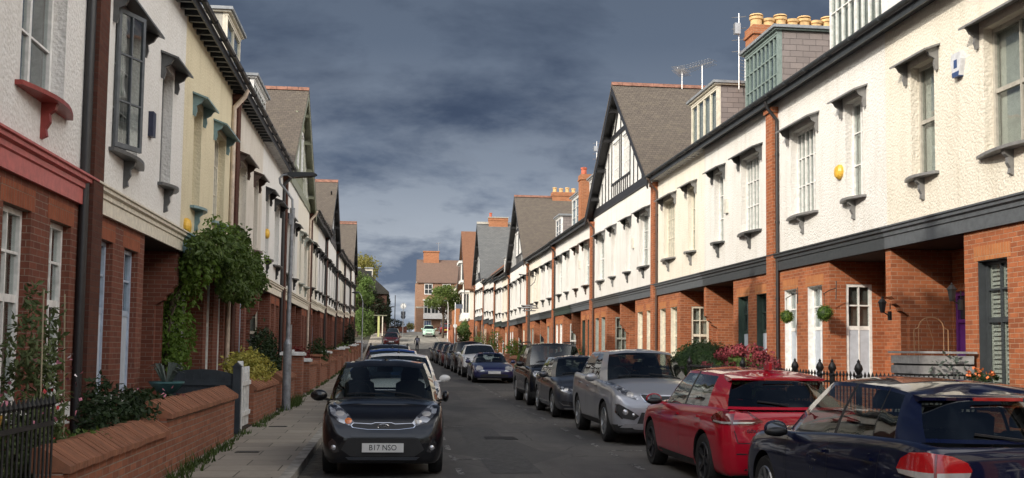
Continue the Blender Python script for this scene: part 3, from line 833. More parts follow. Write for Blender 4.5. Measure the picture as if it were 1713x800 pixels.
    # flanks and rear, so that the house is closed
    def mk():
        mb = MB(); zr_ = e + (RX + .3) * SL
        for y in (.0005, WD - .0005):
            mb.poly([(.25, y * sgn, -.4), (2 * RX, y * sgn, -.4), (2 * RX, y * sgn, e), (RX, y * sgn, zr_), (.25, y * sgn, e)])
        mb.quad((2 * RX, 0, -.4), (2 * RX, WD * sgn, -.4), (2 * RX, WD * sgn, e), (2 * RX, 0, e))
        return mb.mesh('party_wall', S['br'])
    obj('party_wall', cached(('flank',) + K, mk), H)
    d = spec.get('dormer')
    if d:
        st = d.get('style', 'plain4'); y0, y1 = d.get('y', (1.5, 4.4)); x0 = d.get('x', .6); z0, z1 = e + .62, e + d.get('h', 2.1)
        zlow = e + .06 + (x0 + .3) * SL - .25
        xb = (z1 - e - .06) / SL - .3 + .3
        def mk():
            mb = MB()
            for y in (y0, y1 - .09):
                mb.prism([(x0 + .12, zlow), (x0 + .12, z1), (xb + .2, z1), (xb, z1 - .2)], 'y', y * sgn, (y + .09) * sgn)
            mb.box(x0 + .3, xb + .05, (y0 + .05) * sgn, (y1 - .05) * sgn, z1 - .12, z1 + .018)
            return mb.mesh('dormer', CHEEK, weld=True)
        D_ = obj('dormer', cached(('dm', y0, y1, x0, z1) + K, mk), H, {'slate': CHEEK, 'stone': PAINT['stone'], 'dark': SLATE, 'white': PAINT['white']}[d.get('cheek', 'slate')])
        def mk():
            mb = MB(); mb.box(x0 - .16, xb + .4, (y0 - .14) * sgn, (y1 + .14) * sgn, z1 + .07, z1 + .15)
            return mb.mesh('dormer_roof', LEAD)
        obj('dormer_roof', cached(('dmr', y0, y1, x0, z1) + K, mk), D_)
        def mk():
            mb = MB(); mb.box(x0 - .1, xb + .3, (y0 - .08) * sgn, (y1 + .08) * sgn, z1 + .021, z1 + .068)
            mb.box(x0 - .03, x0 + .115, (y0 - .001) * sgn, (y1 + .001) * sgn, zlow, z0); mb.box(x0 - .03, x0 + .115, (y0 - .001) * sgn, (y1 + .001) * sgn, z1 - .06, z1 + .022)
            for a_ in (y0 - .001, y1 - .05): mb.box(x0 + .046, x0 + .115, a_ * sgn, (a_ + .051) * sgn, z0, z1 - .06)
            return mb.mesh('dormer_trim', PAINT['white'])
        obj('dormer_trim', cached(('dmt', y0, y1, x0, z1) + K, mk), D_, PAINT[d.get('col', 'white')])
        Pd = lambda a, b, dd: (x0 + dd, a * sgn, b)
        add_window(('dmw', st, y0, y1, x0, z1) + K, D_, y0 + .002, y1 - .002, z0, z1 - .06, st, Pd, PAINT[d.get('col', 'white')], .02, far, d.get('blind') or CURT, 'dormer_window')
    c = spec.get('chimney')
    if c:
        xa, xb_, zt, n = c['x0'], c['x1'], c['z'], c['n']
        yc = WD + c.get('dy', 0.)
        mb = MB(); mb.box(xa, xb_, (yc - .38) * sgn, (yc + .38) * sgn, e + .4, zt - .3)
        mb.box(xa - .05, xb_ + .05, (yc - .43) * sgn, (yc + .43) * sgn, zt - .3, zt - .2); mb.box(xa - .02, xb_ + .02, (yc - .4) * sgn, (yc + .4) * sgn, zt - .2, zt)
        ch = mb.build('chimney', BR_C, H)
        if c.get('cap'):
            mb = MB(); mb.box(xa - .08, xb_ + .08, (yc - .46) * sgn, (yc + .46) * sgn, zt, zt + .09); mb.build('capping', PAINT['stone'], ch)
        for k in range(n):
            x = lerp(xa + .22, xb_ - .22, k / max(1, n - 1))
            r0 = c.get('pr', .15); hh = c.get('ph', .42) * (1, .86, 1.05, .9)[k % 4]
            def mkp():
                mb = MB(); mb.lathe([(r0 * 1.12, 0), (r0 * 1.12, .06), (r0, .08), (r0 * .95, hh - .12), (r0 * 1.15, hh - .1), (r0 * 1.18, hh - .02), (r0 * .85, hh), (r0 * .8, hh - .05)], 14); return mb.mesh('chimney_pot', POT, 35)
            p_ = obj('chimney_pot', cached(('pot', round(hh, 3), r0), mkp), ch, POT_R if c.get('pot') == 'red' else POT)
            p_.location = (x, yc * sgn, zt + (.09 if c.get('cap') else 0))
            if k % 2 == 0 and not far and c.get('cowl'):
                mb = MB(); mb.lathe([(r0 * 1.2, hh + .02), (r0 * 1.1, hh + .06), (.06, hh + .10), (.01, hh + .105)], 14); mb.build('cowl', POT, ch, 35).location = p_.location
    for k, (ax, ay, az, hh, kind) in enumerate(spec.get('aerial', [])):
        mb = MB(); r = .014
        mb.tube([(ax, ay * sgn, az), (ax, ay * sgn, az + hh)], .014, 6)
        if kind == 'yagi':
            mb.tube([(ax - .35, (ay - .55) * sgn, az + hh), (ax + .25, (ay + .45) * sgn, az + hh)], .012, 5)
            for q in range(9):
                f_ = q / 8; cx, cy = lerp(ax - .35, ax + .25, f_), lerp(ay - .55, ay + .45, f_)
                for s_ in (-.07, .07): mb.tube([(cx - .22, (cy + .16) * sgn, az + hh + s_), (cx + .22, (cy - .16) * sgn, az + hh + s_)], .009, 4)
        elif kind == 'grid':
            for q in range(7):
                z = az + hh - .75 + q * .125; mb.tube([(ax - .3, (ay + .24) * sgn, z), (ax + .3, (ay - .24) * sgn, z)], .01, 4)
            for q in (-1, 1):
                mb.tube([(ax + q * .3, (ay - q * .24) * sgn, az + hh - .75), (ax + q * .3, (ay - q * .24) * sgn, az + hh)], .01, 4)
                mb.tube([(ax, ay * sgn, az + hh - .4), (ax + .5, (ay + .4) * sgn, az + hh - .4 + q * .3)], .01, 4)
        else:
            for q in range(4): mb.tube([(ax - .2, (ay + .1) * sgn, az + hh * (.5 + .15 * q)), (ax + .2, (ay - .1) * sgn, az + hh * (.5 + .15 * q))], .012, 4)
            mb.box(ax - .16, ax + .02, (ay - .12) * sgn, (ay + .05) * sgn, az + hh * .72, az + hh * .86)
        mb.build('aerial', ALU, H)
    for (kind, yy, zz_) in spec.get('alarm', []):
        mb = MB()
        if kind == 'yellow':
            mb.lathe([(.16, 0), (.16, -.05), (.12, -.1), (.04, -.12)], 16, (0, yy * sgn, zz_), 'x'); mm = paint('alarm_yellow', (.75, .45, .06))
        elif kind == 'hex':
            mb.prism([((yy - .13) * sgn, zz_ + .18), ((yy + .13) * sgn, zz_ + .18), ((yy + .17) * sgn, zz_ + .05), ((yy + .1) * sgn, zz_ - .22), ((yy - .1) * sgn, zz_ - .22), ((yy - .17) * sgn, zz_ + .05)], 'x', -.09, .0)
            mm = paint('alarm_white', (.62, .64, .68))
        elif kind == 'navy':
            mb.box(-.08, 0, (yy - .1) * sgn, (yy + .1) * sgn, zz_ - .22, zz_ + .18); mm = paint('alarm_navy', (.018, .024, .055))
        else:
            mb.box(-.08, 0, (yy - .1) * sgn, (yy + .1) * sgn, zz_ - .22, zz_ + .18); mm = paint('alarm_cream', (.68, .66, .58))
        ab = mb.build('alarm_box', mm, H)
        if kind == 'hex':
            mb = MB(); mb.prism([((yy - .11) * sgn, zz_ - .15), ((yy + .11) * sgn, zz_ - .15), ((yy + .09) * sgn, zz_ - .235), ((yy - .09) * sgn, zz_ - .235)], 'x', -.102, -.001); mb.box(-.096, -.091, (yy - .05) * sgn, (yy + .05) * sgn, zz_ - .08, zz_ + .06)
            mb.build('alarm_lens', PAINT['blue'], ab)
    return H

# ------------------------------------------------------------------ the two rows
GR_R, GR_L = 'houses of the sunlit right hand terrace', 'houses of the shaded left hand terrace'
rfar = 62.
D_CREAM = dict(style='plain4', y=(2.55, 5.45), col='cream', x=.6, h=2.15)
D_GRID = dict(style='grid', y=(1.35, 3.95), col='glassgreen', x=.6, h=2.3, blind=FROST)
D_WT = dict(style='tall3', y=(2.3, 5.0), col='white', x=.5, h=3.4, cheek='white')
ORD = ['first', 'second', 'third', 'fourth', 'fifth', 'sixth', 'seventh', 'eighth', 'ninth', 'tenth', 'eleventh']
RH = {}
R_Y = lambda i: 13.5 + 12.14 * i
rspec = {
 (-2, 'a'): dict(rend='white'), (-2, 'b'): dict(rend='cream'), (-1, 'a'): dict(rend='white', dormer=D_WT), (-1, 'b'): dict(rend='white'),
 (0, 'a'): dict(rend='cream', label='cream roughcast house nearest on the right with a purple door and white alarm box', trim='grey', wcol='stone', gcol='charcoal', wstyle='sash', door='purple', fascia='slategrey', gblind='s', alarm=[('hex', 3.31, 6.62)]),
 (0, 'b'): dict(rend='white', label='white roughcast house with a yellow alarm disc, second on the right', trim='grey', wcol='white', gcol='white', fascia='charcoal', gblind='f', nameplate=1, alarm=[('yellow', 3.94, 5.58)], dormer=D_WT, door='black'),
 (1, 'a'): dict(rend='white', label='white house with a dark gridded dormer, behind the red hydrangea', trim='darkgrey', wcol='white', gcol='green', fascia='charcoal', dormer=D_GRID, gblind='f', door='green', alarm=[('box', 3.8, 5.9)], chimney=dict(x0=1.45, x1=4.6, z=11.86, n=8, ph=.36, pr=.185, cowl=True), aerial=[(1.25, 6.5, 10.0, 2.45, 'mast')]),
 (1, 'b'): dict(rend='offwhite', label='off white house with a cream dormer beside the first right hand gable', trim='grey', wcol='cream', gcol='cream', fascia='slategrey', dormer=D_CREAM, rafter='white', gblind='w', door='white', aerial=[(1.7, .1, 10., 2.3, 'yagi'), (3.3, .2, 10.6, 2., 'grid')]),
 (2, 'a'): dict(rend='white', gable=1, label='near half of the first timber framed gable on the right, with brown tiled roof', wstyle='case2', door='maroon', alarm=[('box', 3.6, 6.0)], aerial=[(2.6, 5.9, 12.9, .75, 'yagi')]),
 (2, 'b'): dict(rend='white', gable=1, label='far half of the first timber framed gable on the right', door='white'),
 (3, 'a'): dict(rend='white', dormer=dict(style='plain4', y=(1.3, 4.3), col='white', h=2.5), label='white house past the first right hand gable, below a tall brick chimney', chimney=dict(x0=.4, x1=1.9, z=11.15, n=2, ph=.42, pot='red', dy=.1), aerial=[(1.3, 6.1, 11.1, 1.9, 'mast')], alarm=[('box', 3.6, 6.1)]),
 (3, 'b'): dict(rend='white', dormer=dict(style='case2', y=(2.4, 4.8), col='white', h=2.3), label='white house with a square white dormer, second past the first right hand gable'),
 (4, 'a'): dict(rend='white', dormer=dict(style='case2', y=(1.6, 3.6), col='white', h=1.9), label='white house with a small white dormer, third past the first right hand gable'),
 (4, 'b'): dict(rend='offwhite', label='off white house without a dormer just before the second right hand gable', alarm=[('box', 3.6, 6.1)]),
 (5, 'a'): dict(rend='white', gable=1, apex=13.4, label='near half of the second timber framed gable on the right', chimney=dict(x0=2.5, x1=4.4, z=13.85, n=4, ph=.4)),
 (5, 'b'): dict(rend='white', gable=1, apex=13.4, label='far half of the second timber framed gable on the right'),
 (6, 'a'): dict(rend='cream', dormer=dict(style='case2', y=(1.5, 3.4), col='white', h=2.2, cheek='white'), label='pale cream house with a white dormer just past the second right hand gable'),
 (6, 'b'): dict(rend='white', dormer=dict(style='case2', y=(2., 4.), col='white', h=1.9), dz=.1, label='white house with a pale dormer between the second and third right hand gables'),
 (7, 'a'): dict(rend='white', dz=.5, label='white house a step up the slope, two before the third right hand gable'),
 (7, 'b'): dict(rend='white', dz=.7, label='white house a step up the slope, just before the third right hand gable'),
 (8, 'a'): dict(rend='white', gable=1, apex=14.4, dz=1.2, roof=SLATE_G, ridge=PAINT['stone'], label='near half of the slate roofed third gable on the right', chimney=dict(x0=.9, x1=3., z=15.1, n=1, cap=True, ph=.5, pot='red')),
 (8, 'b'): dict(rend='white', gable=1, apex=14.4, dz=1.3, roof=SLATE_G, ridge=PAINT['stone'], label='far half of the slate roofed third gable on the right'),
}
for (i, h), sp_ in sorted(rspec.items()):
    y0 = R_Y(i) if h == 'a' else R_Y(i + 1)
    sp_ = dict(sp_); sp_['far'] = i >= 4; sp_['group'] = GR_R
    sp_.setdefault('label', 'white terrace house of the right hand row beside the viewer'); sp_.setdefault('pier', h == 'a' or i == 8)
    sp_.setdefault('door', ['maroon', 'black', 'blue', 'green'][i % 4]); sp_.setdefault('gblind', 'w')
    q = random.Random(i * 7 + (h == 'b'))
    if i >= 2 or i < 0:
        sp_.setdefault('wstyle', q.choice(['case3', 'sash', 'case2', 'case3'])); sp_.setdefault('trim', q.choice(['grey', 'darkgrey', 'black', 'brown'])); sp_.setdefault('gcol', q.choice(['white', 'white', 'cream', 'green', 'sage']))
        sp_.setdefault('fascia', q.choice(['darkgrey', 'charcoal', 'slategrey', 'green'])); sp_.setdefault('pipe', q.choice(['black', 'brown', 'grey'])); sp_['dz'] = sp_.get('dz', 0) + q.uniform(-.025, .025)
    RH[(i, h)] = house('R', y0, h, sp_)

L_Y = lambda i: 14.15 + 12.14 * i
lspec = {
 (-2, 'a'): dict(rend='lwhite'), (-2, 'b'): dict(rend='lwhite'),
 (-1, 'a'): dict(rend='lwhite', trim='brown', chimney=dict(x0=1.2, x1=3.2, z=13.0, n=4, dy=-3.2)),  # unseen chimney, sited for the shadow it casts on the right hand fascia
 (-1, 'b'): dict(rend='lwhite', trim='red', fascia='pinkred', wcol='white', wstyle='case2', gcol='white', gsill='white', label='white house nearest on the left with a red sill and pinkish red fascia', pier=False),
 (0, 'a'): dict(rend='lwhite', trim='darkgrey', wcol='grey', gcol='lightblue', fascia='cream', gsill='white', gblind='f', dim=1, casement=1, chimney=dict(x0=1.4, x1=3.0, z=12.9, n=3, dy=-6.07), label='white house on the left with dark grey hoods and a casement swung open', pipe='black', gutter='black', alarm=[('navy', 3.35, 5.25)]),  # chimney out of view, added here to throw shadow across the street
 (0, 'b'): dict(rend='yellow', trim='teal', wcol='cream', gcol='white', fascia='teal', label='yellow house on the left with teal hoods and fascia above the climber', gutter='black', alarm=[('yellow', 5.6, 3.95)], dormer=None),
 (1, 'a'): dict(rend='dirty', trim='brown', fascia='cream', label='stained white house with brown hoods and a pale boxy dormer, next to the yellow one', pipe='cream', gutter='black', dormer=dict(style='case2', y=(1.7, 4.1), col='cream', h=2.45, cheek='stone', x=.5), chimney=dict(x0=2.6, x1=4.8, z=12.3, n=4)),
 (1, 'b'): dict(rend='lwhite', trim='black', fascia='cream', label='white house with black hoods just before the first left hand gable', gutter='black', alarm=[('yellow', 4.9, 5.2)], dormer=dict(style='case3', y=(1.9, 5.0), col='white', h=2.1, cheek='dark', x=.5), rafter='white'),
 (2, 'a'): dict(rend='lwhite', gable=1, trim='black', barge='olive', timber='olive', pipe='black', label='near half of the first left hand gable, with olive painted bargeboards', fascia='cream', alarm=[('yellow', 2.9, 5.1)]),
 (2, 'b'): dict(rend='offwhite', gable=1, trim='sage', barge='olive', timber='olive', label='far half of the first left hand gable', fascia='cream'),
 (3, 'a'): dict(rend='offwhite', trim='black', dz=.2, fascia='cream', pipe='cream', label='off white house just past the first left hand gable'),
 (3, 'b'): dict(rend='lwhite', trim='black', dz=.25, fascia='cream', chimney=dict(x0=2.6, x1=4.8, z=12.4, n=4), label='white house with black hoods just before the second left hand gable'),
 (4, 'a'): dict(rend='lwhite', gable=1, apex=11.9, trim='black', dz=.4, fascia='cream', label='near half of the second left hand gable'),
 (4, 'b'): dict(rend='lwhite', gable=1, apex=11.9, trim='black', dz=.45, fascia='cream', label='far half of the second left hand gable'),
 (5, 'a'): dict(rend='lwhite', trim='black', dz=.6, fascia='cream', label='white house just past the second left hand gable'),
 (5, 'b'): dict(rend='offwhite', trim='black', dz=.7, fascia='cream', label='off white house second past the second left hand gable'),
 (6, 'a'): dict(rend='lwhite', trim='black', dz=.9, fascia='cream', label='white house third past the second left hand gable'),
 (6, 'b'): dict(rend='lwhite', trim='black', dz=1.0, fascia='cream', chimney=dict(x0=2.6, x1=4.8, z=12.4, n=4), label='white house just before the last left hand gable'),
 (7, 'a'): dict(rend='offwhite', gable=1, apex=12.5, trim='black', dz=1.4, fascia='cream', label='near half of the last left hand gable'),
 (7, 'b'): dict(rend='lwhite', gable=1, apex=12.5, trim='black', dz=1.5, fascia='cream', pier=True, label='far half of the last left hand gable, at the end of the row'),
}
# on the left the local axes are turned half round: a pier at the near end belongs to hand 'b' meshes
for (i, h), sp_ in sorted(lspec.items()):
    near = h == 'a'
    y0 = L_Y(i) if near else L_Y(i + 1)
    sp_ = dict(sp_); sp_['far'] = i >= 3; sp_['group'] = GR_L
    sp_.setdefault('label', 'white terrace house of the left hand row beside the viewer'); sp_.setdefault('pier', near)
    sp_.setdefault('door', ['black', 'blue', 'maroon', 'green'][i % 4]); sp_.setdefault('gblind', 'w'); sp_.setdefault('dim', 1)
    sp_.setdefault('gutter', 'black')
    q = random.Random(i * 11 + (h == 'b'))
    if i >= 1:
        sp_.setdefault('wstyle', q.choice(['case3', 'sash', 'case2', 'case3'])); sp_.setdefault('gcol', q.choice(['white', 'white', 'cream', 'green', 'lightblue'])); sp_.setdefault('wcol', q.choice(['white', 'cream', 'white'])); sp_['dz'] = sp_.get('dz', 0) + q.uniform(-.025, .025)
    RH[('L', i, h)] = house('L', y0, 'b' if near else 'a', sp_)
# ------------------------------------------------------------------ cars
TYRE = plain('tyre_rubber', (.018, .018, .019), .8, var=.3, scale=20)
RIM = plain('alloy_wheel', (.48, .49, .50), .32, .85, var=.15)
RIM_D = plain('dark_alloy', (.06, .06, .065), .35, .6, var=.2)
TRIM = plain('black_trim', (.012, .012, .013), .45, var=.15)
TRIM_M = plain('matt_black_plastic', (.022, .022, .023), .7, var=.2)
MIRR = plain('mirror_silver', (.30, .31, .33), .05, 1., var=.02)
CHROME = plain('chrome', (.58, .58, .60), .14, 1., var=.03)
INT = plain('car_interior', (.022, .022, .024), .8, var=.1)
SEAT = plain('car_seat', (.035, .036, .04), .8, var=.15)
CGLASS = glassmat('car_glass', (.62, .68, .66), .09, .01)
CGLASS_D = glassmat('tinted_car_glass', (.26, .29, .29), .11, .01)
CGLASS_K = glassmat('clear_car_glass', (.60, .65, .64), .06, .01)
FGLASS = darkglass('far_car_glass', (.014, .018, .022), .04)
PLATE_W = plain('plate_white', (.74, .74, .72), .4, var=.06); PLATE_Y = plain('plate_yellow', (.78, .58, .08), .4, var=.06)
INK = plain('plate_ink', (.012, .012, .014), .5, var=0)
AMBER = plain('amber_lens', (.75, .20, .04), .15, var=.1, coat=1.)
REDL = plain('red_lens', (.50, .012, .016), .12, var=.15, coat=1.)
REDD = plain('dark_red_lens', (.16, .006, .01), .1, var=.15, coat=1.)
CLEARL = plain('clear_lens', (.62, .60, .57), .12, .3, var=.2, coat=1.)
LAMP_IN = plain('lamp_bezel', (.05, .05, .055), .25, .5, var=.2, coat=1.)
def lampmat():
    m, t = newmat('headlamp_lens'); p = t.obj()
    vo = t.n('ShaderNodeTexVoronoi', ins={'Vector': p, 'Scale': 13.})
    f = t.ramp(t.n('ShaderNodeSeparateXYZ', ins={'Vector': vo.outputs['Color']}).outputs[0], [(.3, 0.), (.75, 1.)])
    c = t.mix(f, (.11, .11, .12), (.62, .63, .65))
    t.out(t.bsdf(c, .22, .5, .6, None, 1.)); return m
LAMP = lampmat()

def cr(P, t):
    """Catmull-Rom through a list of tuples, t in [0, len-1]"""
    n = len(P) - 1; i = min(int(t), n - 1); f = t - i
    p1, p2 = P[i], P[i + 1]; p0 = P[i - 1] if i > 0 else tuple(2 * a - b for a, b in zip(p1, p2)); p3 = P[i + 2] if i + 2 <= n else tuple(2 * b - a for a, b in zip(p1, p2))
    o = []
    for a, b, c, d in zip(p0, p1, p2, p3):
        o.append(.5 * (2 * b + (c - a) * f + (2 * a - 5 * b + 4 * c - d) * f * f + (3 * b - a - 3 * c + d) * f ** 3))
    return o

def car(name, label, cat, loc, face, C, group='cars parked along the two kerbs'):
    """face: 'toward' = front towards the viewer (-Y); 'away' = front towards +Y. Local +y is the front."""
    far = C.get('far', False)
    L, W, H = C['L'], C['W'], C['H']; yf, yr = L / 2, -L / 2; hw = W / 2
    r = C.get('r', .315); fa = yf - C.get('fo', .84); ra = fa - C['wb']; tw = C.get('tw', .2)
    T = thing(name, label, cat, loc, PI if face == 'toward' else 0., group)
    paintm = C['paint']
    zb0 = C.get('zb', .2); bf, br_ = C.get('belt', (.93, .97)); cow = C.get('cowl', 1.0); nz = C.get('nose', .74)
    yc, yw = yf - C.get('hood', .95), yf - C.get('wtop', 1.75)           # windscreen base and top (centre)
    yt, yb = yr + C.get('rtop', .45), yr + C.get('rbase', .12)           # rear glass top and base (centre)
    tail = C.get('tail', .9)                                             # height of the rear deck edge
    fbm = C.get('bump', .50)
    nw = C.get('nosew', .0)
    st = [(yr, .66, .34, .58, .60), (yr + .025, .81, .25, .70, .72), (yr + .07, .90, .22, tail - .05, tail - .02), (yr + .17, .955, .2, br_ - .02, tail + .0),
          (yr + .55, .985, zb0, br_, br_ - .09), (lerp(yr, yf, .38), 1., zb0 - .01, lerp(br_, bf, .4), .84), (yc - .55, 1., zb0 - .01, bf, .84), (yc - .1, .998, zb0, bf - .01, cow - .03),
          (yc + .12, .992, zb0, bf - .03, cow - .01), (lerp(yc, yf, .5), .975, zb0, lerp(bf, nz, .42), lerp(cow, nz + .04, .42)), (yf - .34, .955, .19, nz + .03, nz + .075),
          (yf - .16, .905 + nw, .19, nz - .045, nz - .0), (yf - .07, .835 + nw, .20, nz - .12, nz - .08), (yf - .02, .74 + nw, .22, fbm + .10, fbm + .12), (yf, .62 + nw, .27, fbm + .03, fbm + .04)]
    if C.get('nosest'): st = st[:-5] + [(yf - a, w, b, c, d) for a, w, b, c, d in C['nosest']]
    NS = 30 if far else 64
    def section(y_, w, zb, zs, zt):
        w *= hw; h = zs - zb
        hz = C.get('hip', .0)
        return [(0, zb), (.72 * w, zb), (.91 * w, zb + .02), (.972 * w, zb + .13 * min(1, h / .5)), (.995 * w, zb + .38 * h), (1.0 * w, zb + .62 * h), (.99 * w, zb + .78 * h), (.962 * w, zs - .05 * min(1, h / .5)), (.905 * w, zs + .004),
                (.74 * w, lerp(zs, zt, .55)), (.42 * w, lerp(zs, zt, .9)), (0, zt)]
    nj = 22 if far else 44
    V, Fc = [], []
    rows = []
    for i in range(NS + 1):
        # denser stations near the ends
        u = i / NS; u = .5 - .5 * math.cos(PI * u) if not far else u; u = lerp(i / NS, u, .5)
        s_ = cr(st, u * (len(st) - 1)); sec = section(*s_)
        half = [cr(sec, k / nj * (len(sec) - 1)) for k in range(nj + 1)]
        ring = []
        for k, (x, z) in enumerate(half): ring.append((max(0., x), s_[0], z))
        full = ring + [(-x, y, z) for x, y, z in reversed(ring[1:-1])]
        base = len(V); V += full; rows.append((base, len(full)))
    n = rows[0][1]
    for (a, _), (b, _) in zip(rows, rows[1:]):
        for k in range(n):
            Fc.append((a + k, a + (k + 1) % n, b + (k + 1) % n, b + k))
    Fc.append(tuple(rows[0][0] + k for k in range(n))[::-1] if False else tuple(rows[0][0] + k for k in range(n)))
    Fc.append(tuple(rows[-1][0] + k for k in range(n))[::-1])
    me = bpy.data.meshes.new('body_shell'); me.from_pydata(V, [], Fc)
    bm = bmesh.new(); bm.from_mesh(me); bmesh.ops.remove_doubles(bm, verts=bm.verts, dist=1e-5); bmesh.ops.recalc_face_normals(bm, faces=bm.faces); bm.to_mesh(me); bm.free()
    shell_polys = [tuple(p.vertices) for p in me.polygons]; shell_verts = [v.co.copy() for v in me.vertices]
    # ---------------- greenhouse
    wb_ = hw * C.get('gw', .90); wr = hw * C.get('rw', .66); zr_ = H - C.get('crown', .055)
    beltz = lambda y: lerp(br_, bf, clamp((y - yr) / (yc - yr), 0, 1)) - .012
    railz = lambda y: zr_ - .035 * clamp((y - yw) / .5, 0, 1) ** 2 - C.get('rdrop', .04) * clamp((lerp(yt, yw, .45) - y) / max(.1, lerp(yt, yw, .45) - yt), 0, 1) ** 2
    wrf = lambda y: wr * (1 - .05 * clamp((lerp(yt, yw, .4) - y) / 1.5, 0, 1))
    wbf = lambda y: wb_ * (1 - .03 * clamp((-y - .2) / (L / 2), 0, 1))
    ts = C.get('tsl', .34)                                             # A pillar rake between belt and rail at the side
    base, top, span = [], [], []
    base += [(0, yc, cow - .02), (.5 * wb_, yc - .045, cow - .025), (.9 * wb_, yc - .17, beltz(yc) + .015)]
    top += [(0, yw, zr_ + .03), (.5 * wr, yw - .012, zr_ + .022), (.93 * wr, yw - .05, zr_ - .012)]
    span += ['W', 'W', 'A']
    side = C['side']                                                   # list of (yb, yt, kind of the span that follows)
    for yb_, yt_, k in side:
        yy, yy2 = yf - yb_, yf - yt_
        base.append((wbf(yy), yy, beltz(yy))); top.append((wrf(yy2), yy2, railz(yy2))); span.append(k)
    gz = C.get('rgz', tail + .03)
    base += [(wb_ * .87, yb + .13, gz - .0), (wb_ * .5, yb + .02, gz), (0, yb, gz)]
    top += [(wr * .87, yt + .085, railz(yt) - .0), (wr * .5, yt + .01, railz(yt) + .012), (0, yt, railz(yt) + .018)]
    span += ['R', 'R', None]
    # the levels
    lv = [(-.04, 'p'), (C.get('sillf', .045), 'e'), (.3, 'g'), (.55, 'g'), (.78, 'g'), (C.get('topf', .93), 'g'), (1., 'p')]
    if far: lv = [(-.04, 'p'), (.05, 'e'), (.5, 'g'), (.93, 'g'), (1., 'p')]
    sub = 2 if far else 4
    ringB, ringT, kind = [], [], []
    for i in range(len(base) - 1):
        nn = sub if span[i] in 'WRSG' else 1
        for k in range(nn):
            f = k / nn
            if span[i] in 'WR':
                lo_, hi_ = (0, 2) if span[i] == 'W' else (len(base) - 3, len(base) - 1)
                B = cr(base[lo_:hi_ + 1], (i - lo_) + f); Tp = cr(top[lo_:hi_ + 1], (i - lo_) + f)
            else: B = [lerp(a, b, f) for a, b in zip(base[i], base[i + 1])]; Tp = [lerp(a, b, f) for a, b in zip(top[i], top[i + 1])]
            ringB.append(tuple(B)); ringT.append(tuple(Tp)); kind.append(span[i])
    ringB.append(base[-1]); ringT.append(top[-1])
    h_n = len(ringB)
    def levelring(t):
        o = []
        for B, Tp in zip(ringB, ringT):
            p = [lerp(a, b, t) for a, b in zip(B, Tp)]; bl = .022 * math.sin(PI * clamp(t, 0, 1))
            p[0] += bl * (p[0] / wb_); p[1] += bl * (.6 if p[1] > 0 else -.6) * (1 - abs(p[0]) / wb_); o.append(tuple(p))
        return o
    gb = MB(); panes = {}
    rings = [levelring(t) for t, _ in lv]
    def emit(mb, q, mirror=True):
        mb.quad(*q); mb.quad(*[(-x, y, z) for x, y, z in reversed(q)])
    for li in range(len(rings) - 1):
        lo, hi = rings[li], rings[li + 1]; tlo, thi = lv[li][1], lv[li + 1][1]
        for k in range(h_n - 1):
            q = (lo[k], lo[k + 1], hi[k + 1], hi[k]); kd = kind[k]
            glass = (li >= 1 and li < len(rings) - 2) and kd in 'WRSG'
            if glass: emit(panes.setdefault(kd, MB()), q)
            else:
                gb.cur = 1 if (kd == 'B' or (kd in 'WS' and li == 0) or (kd in 'SG' and li == 0) or (kd == 'R' and li == 0 and C.get('rblack'))) else 0
                if kd in 'SG' and li == len(rings) - 2 and C.get('toptrim', 1): gb.cur = 1 if False else 0
                emit(gb, q)
    # roof
    gb.cur = 2 if C.get('roofmat') else 0
    prev = rings[-1]; yF, yR_ = yw - .3, yt + .3
    for kk in (.12, .3, .55, .8, 1.):
        cur = []
        for (x, y, z) in rings[-1]:
            cur.append((x * (1 - kk), lerp(y, clamp(y, yR_, yF), kk), z + (C.get('crown', .055)) * (1 - (1 - kk) ** 2) * clamp(x / wr * 1.3, 0, 1) + (0 if x > .01 else .0)))
        zc_ = zr_ + C.get('crown', .055)
        for k in range(h_n - 1): emit(gb, (prev[k], prev[k + 1], cur[k + 1], cur[k]))
        prev = cur
    # ---------------- wheel arches cut out of the shell
    o = bpy.data.objects.new('shell_tmp', me); COL.objects.link(o)
    cut = MB()
    for ya in (fa, ra):
        for sx_ in (-1, 1):
            cut.lathe([(r * C.get('arch', 1.15), sx_ * (hw - .34)), (r * C.get('arch', 1.15), sx_ * (hw + .2))], 36, (0, ya, r), 'x')
    cme = cut.mesh('cut_tmp', TRIM, weld=True); cobj = bpy.data.objects.new('cut_tmp', cme); COL.objects.link(cobj)
    me.materials.append(paintm); me.materials.append(TRIM); me.materials.append(TRIM_M)
    bo = o.modifiers.new('b', 'BOOLEAN'); bo.operation = 'DIFFERENCE'; bo.solver = 'EXACT'; bo.object = cobj
    dg = bpy.context.evaluated_depsgraph_get(); dg.update()
    bme = bpy.data.meshes.new_from_object(o.evaluated_get(dg))
    bpy.data.objects.remove(o); bpy.data.objects.remove(cobj)
    # join shell + greenhouse
    bm = bmesh.new(); bm.from_mesh(bme)
    for f in bm.faces:
        c = f.calc_center_median()
        inarch = any(abs(math.hypot(c.y - ya, c.z - r) - r * C.get('arch', 1.15)) < .02 and abs(c.x) < hw * .995 and abs(f.normal.x) < .5 for ya in (fa, ra)) or (abs(abs(c.x) - (hw - .34)) < .01 and abs(f.normal.x) > .9)
        f.material_index = 1 if inarch else 0
        if not inarch and c.z < C.get('clad', .0) : f.material_index = 2
        if f.normal.z < -.8 and c.z < .3: f.material_index = 1
        if c.z > .6 and f.normal.z > .6 and abs(c.x) < hw * .84 and yb + .06 < c.y < yc - .1: f.material_index = 1
    bm.to_mesh(bme); bm.free()
    gme = gb.mesh('gh_tmp', [paintm, TRIM, C.get('roofmat') or paintm], weld=True)
    bm = bmesh.new(); bm.from_mesh(bme)
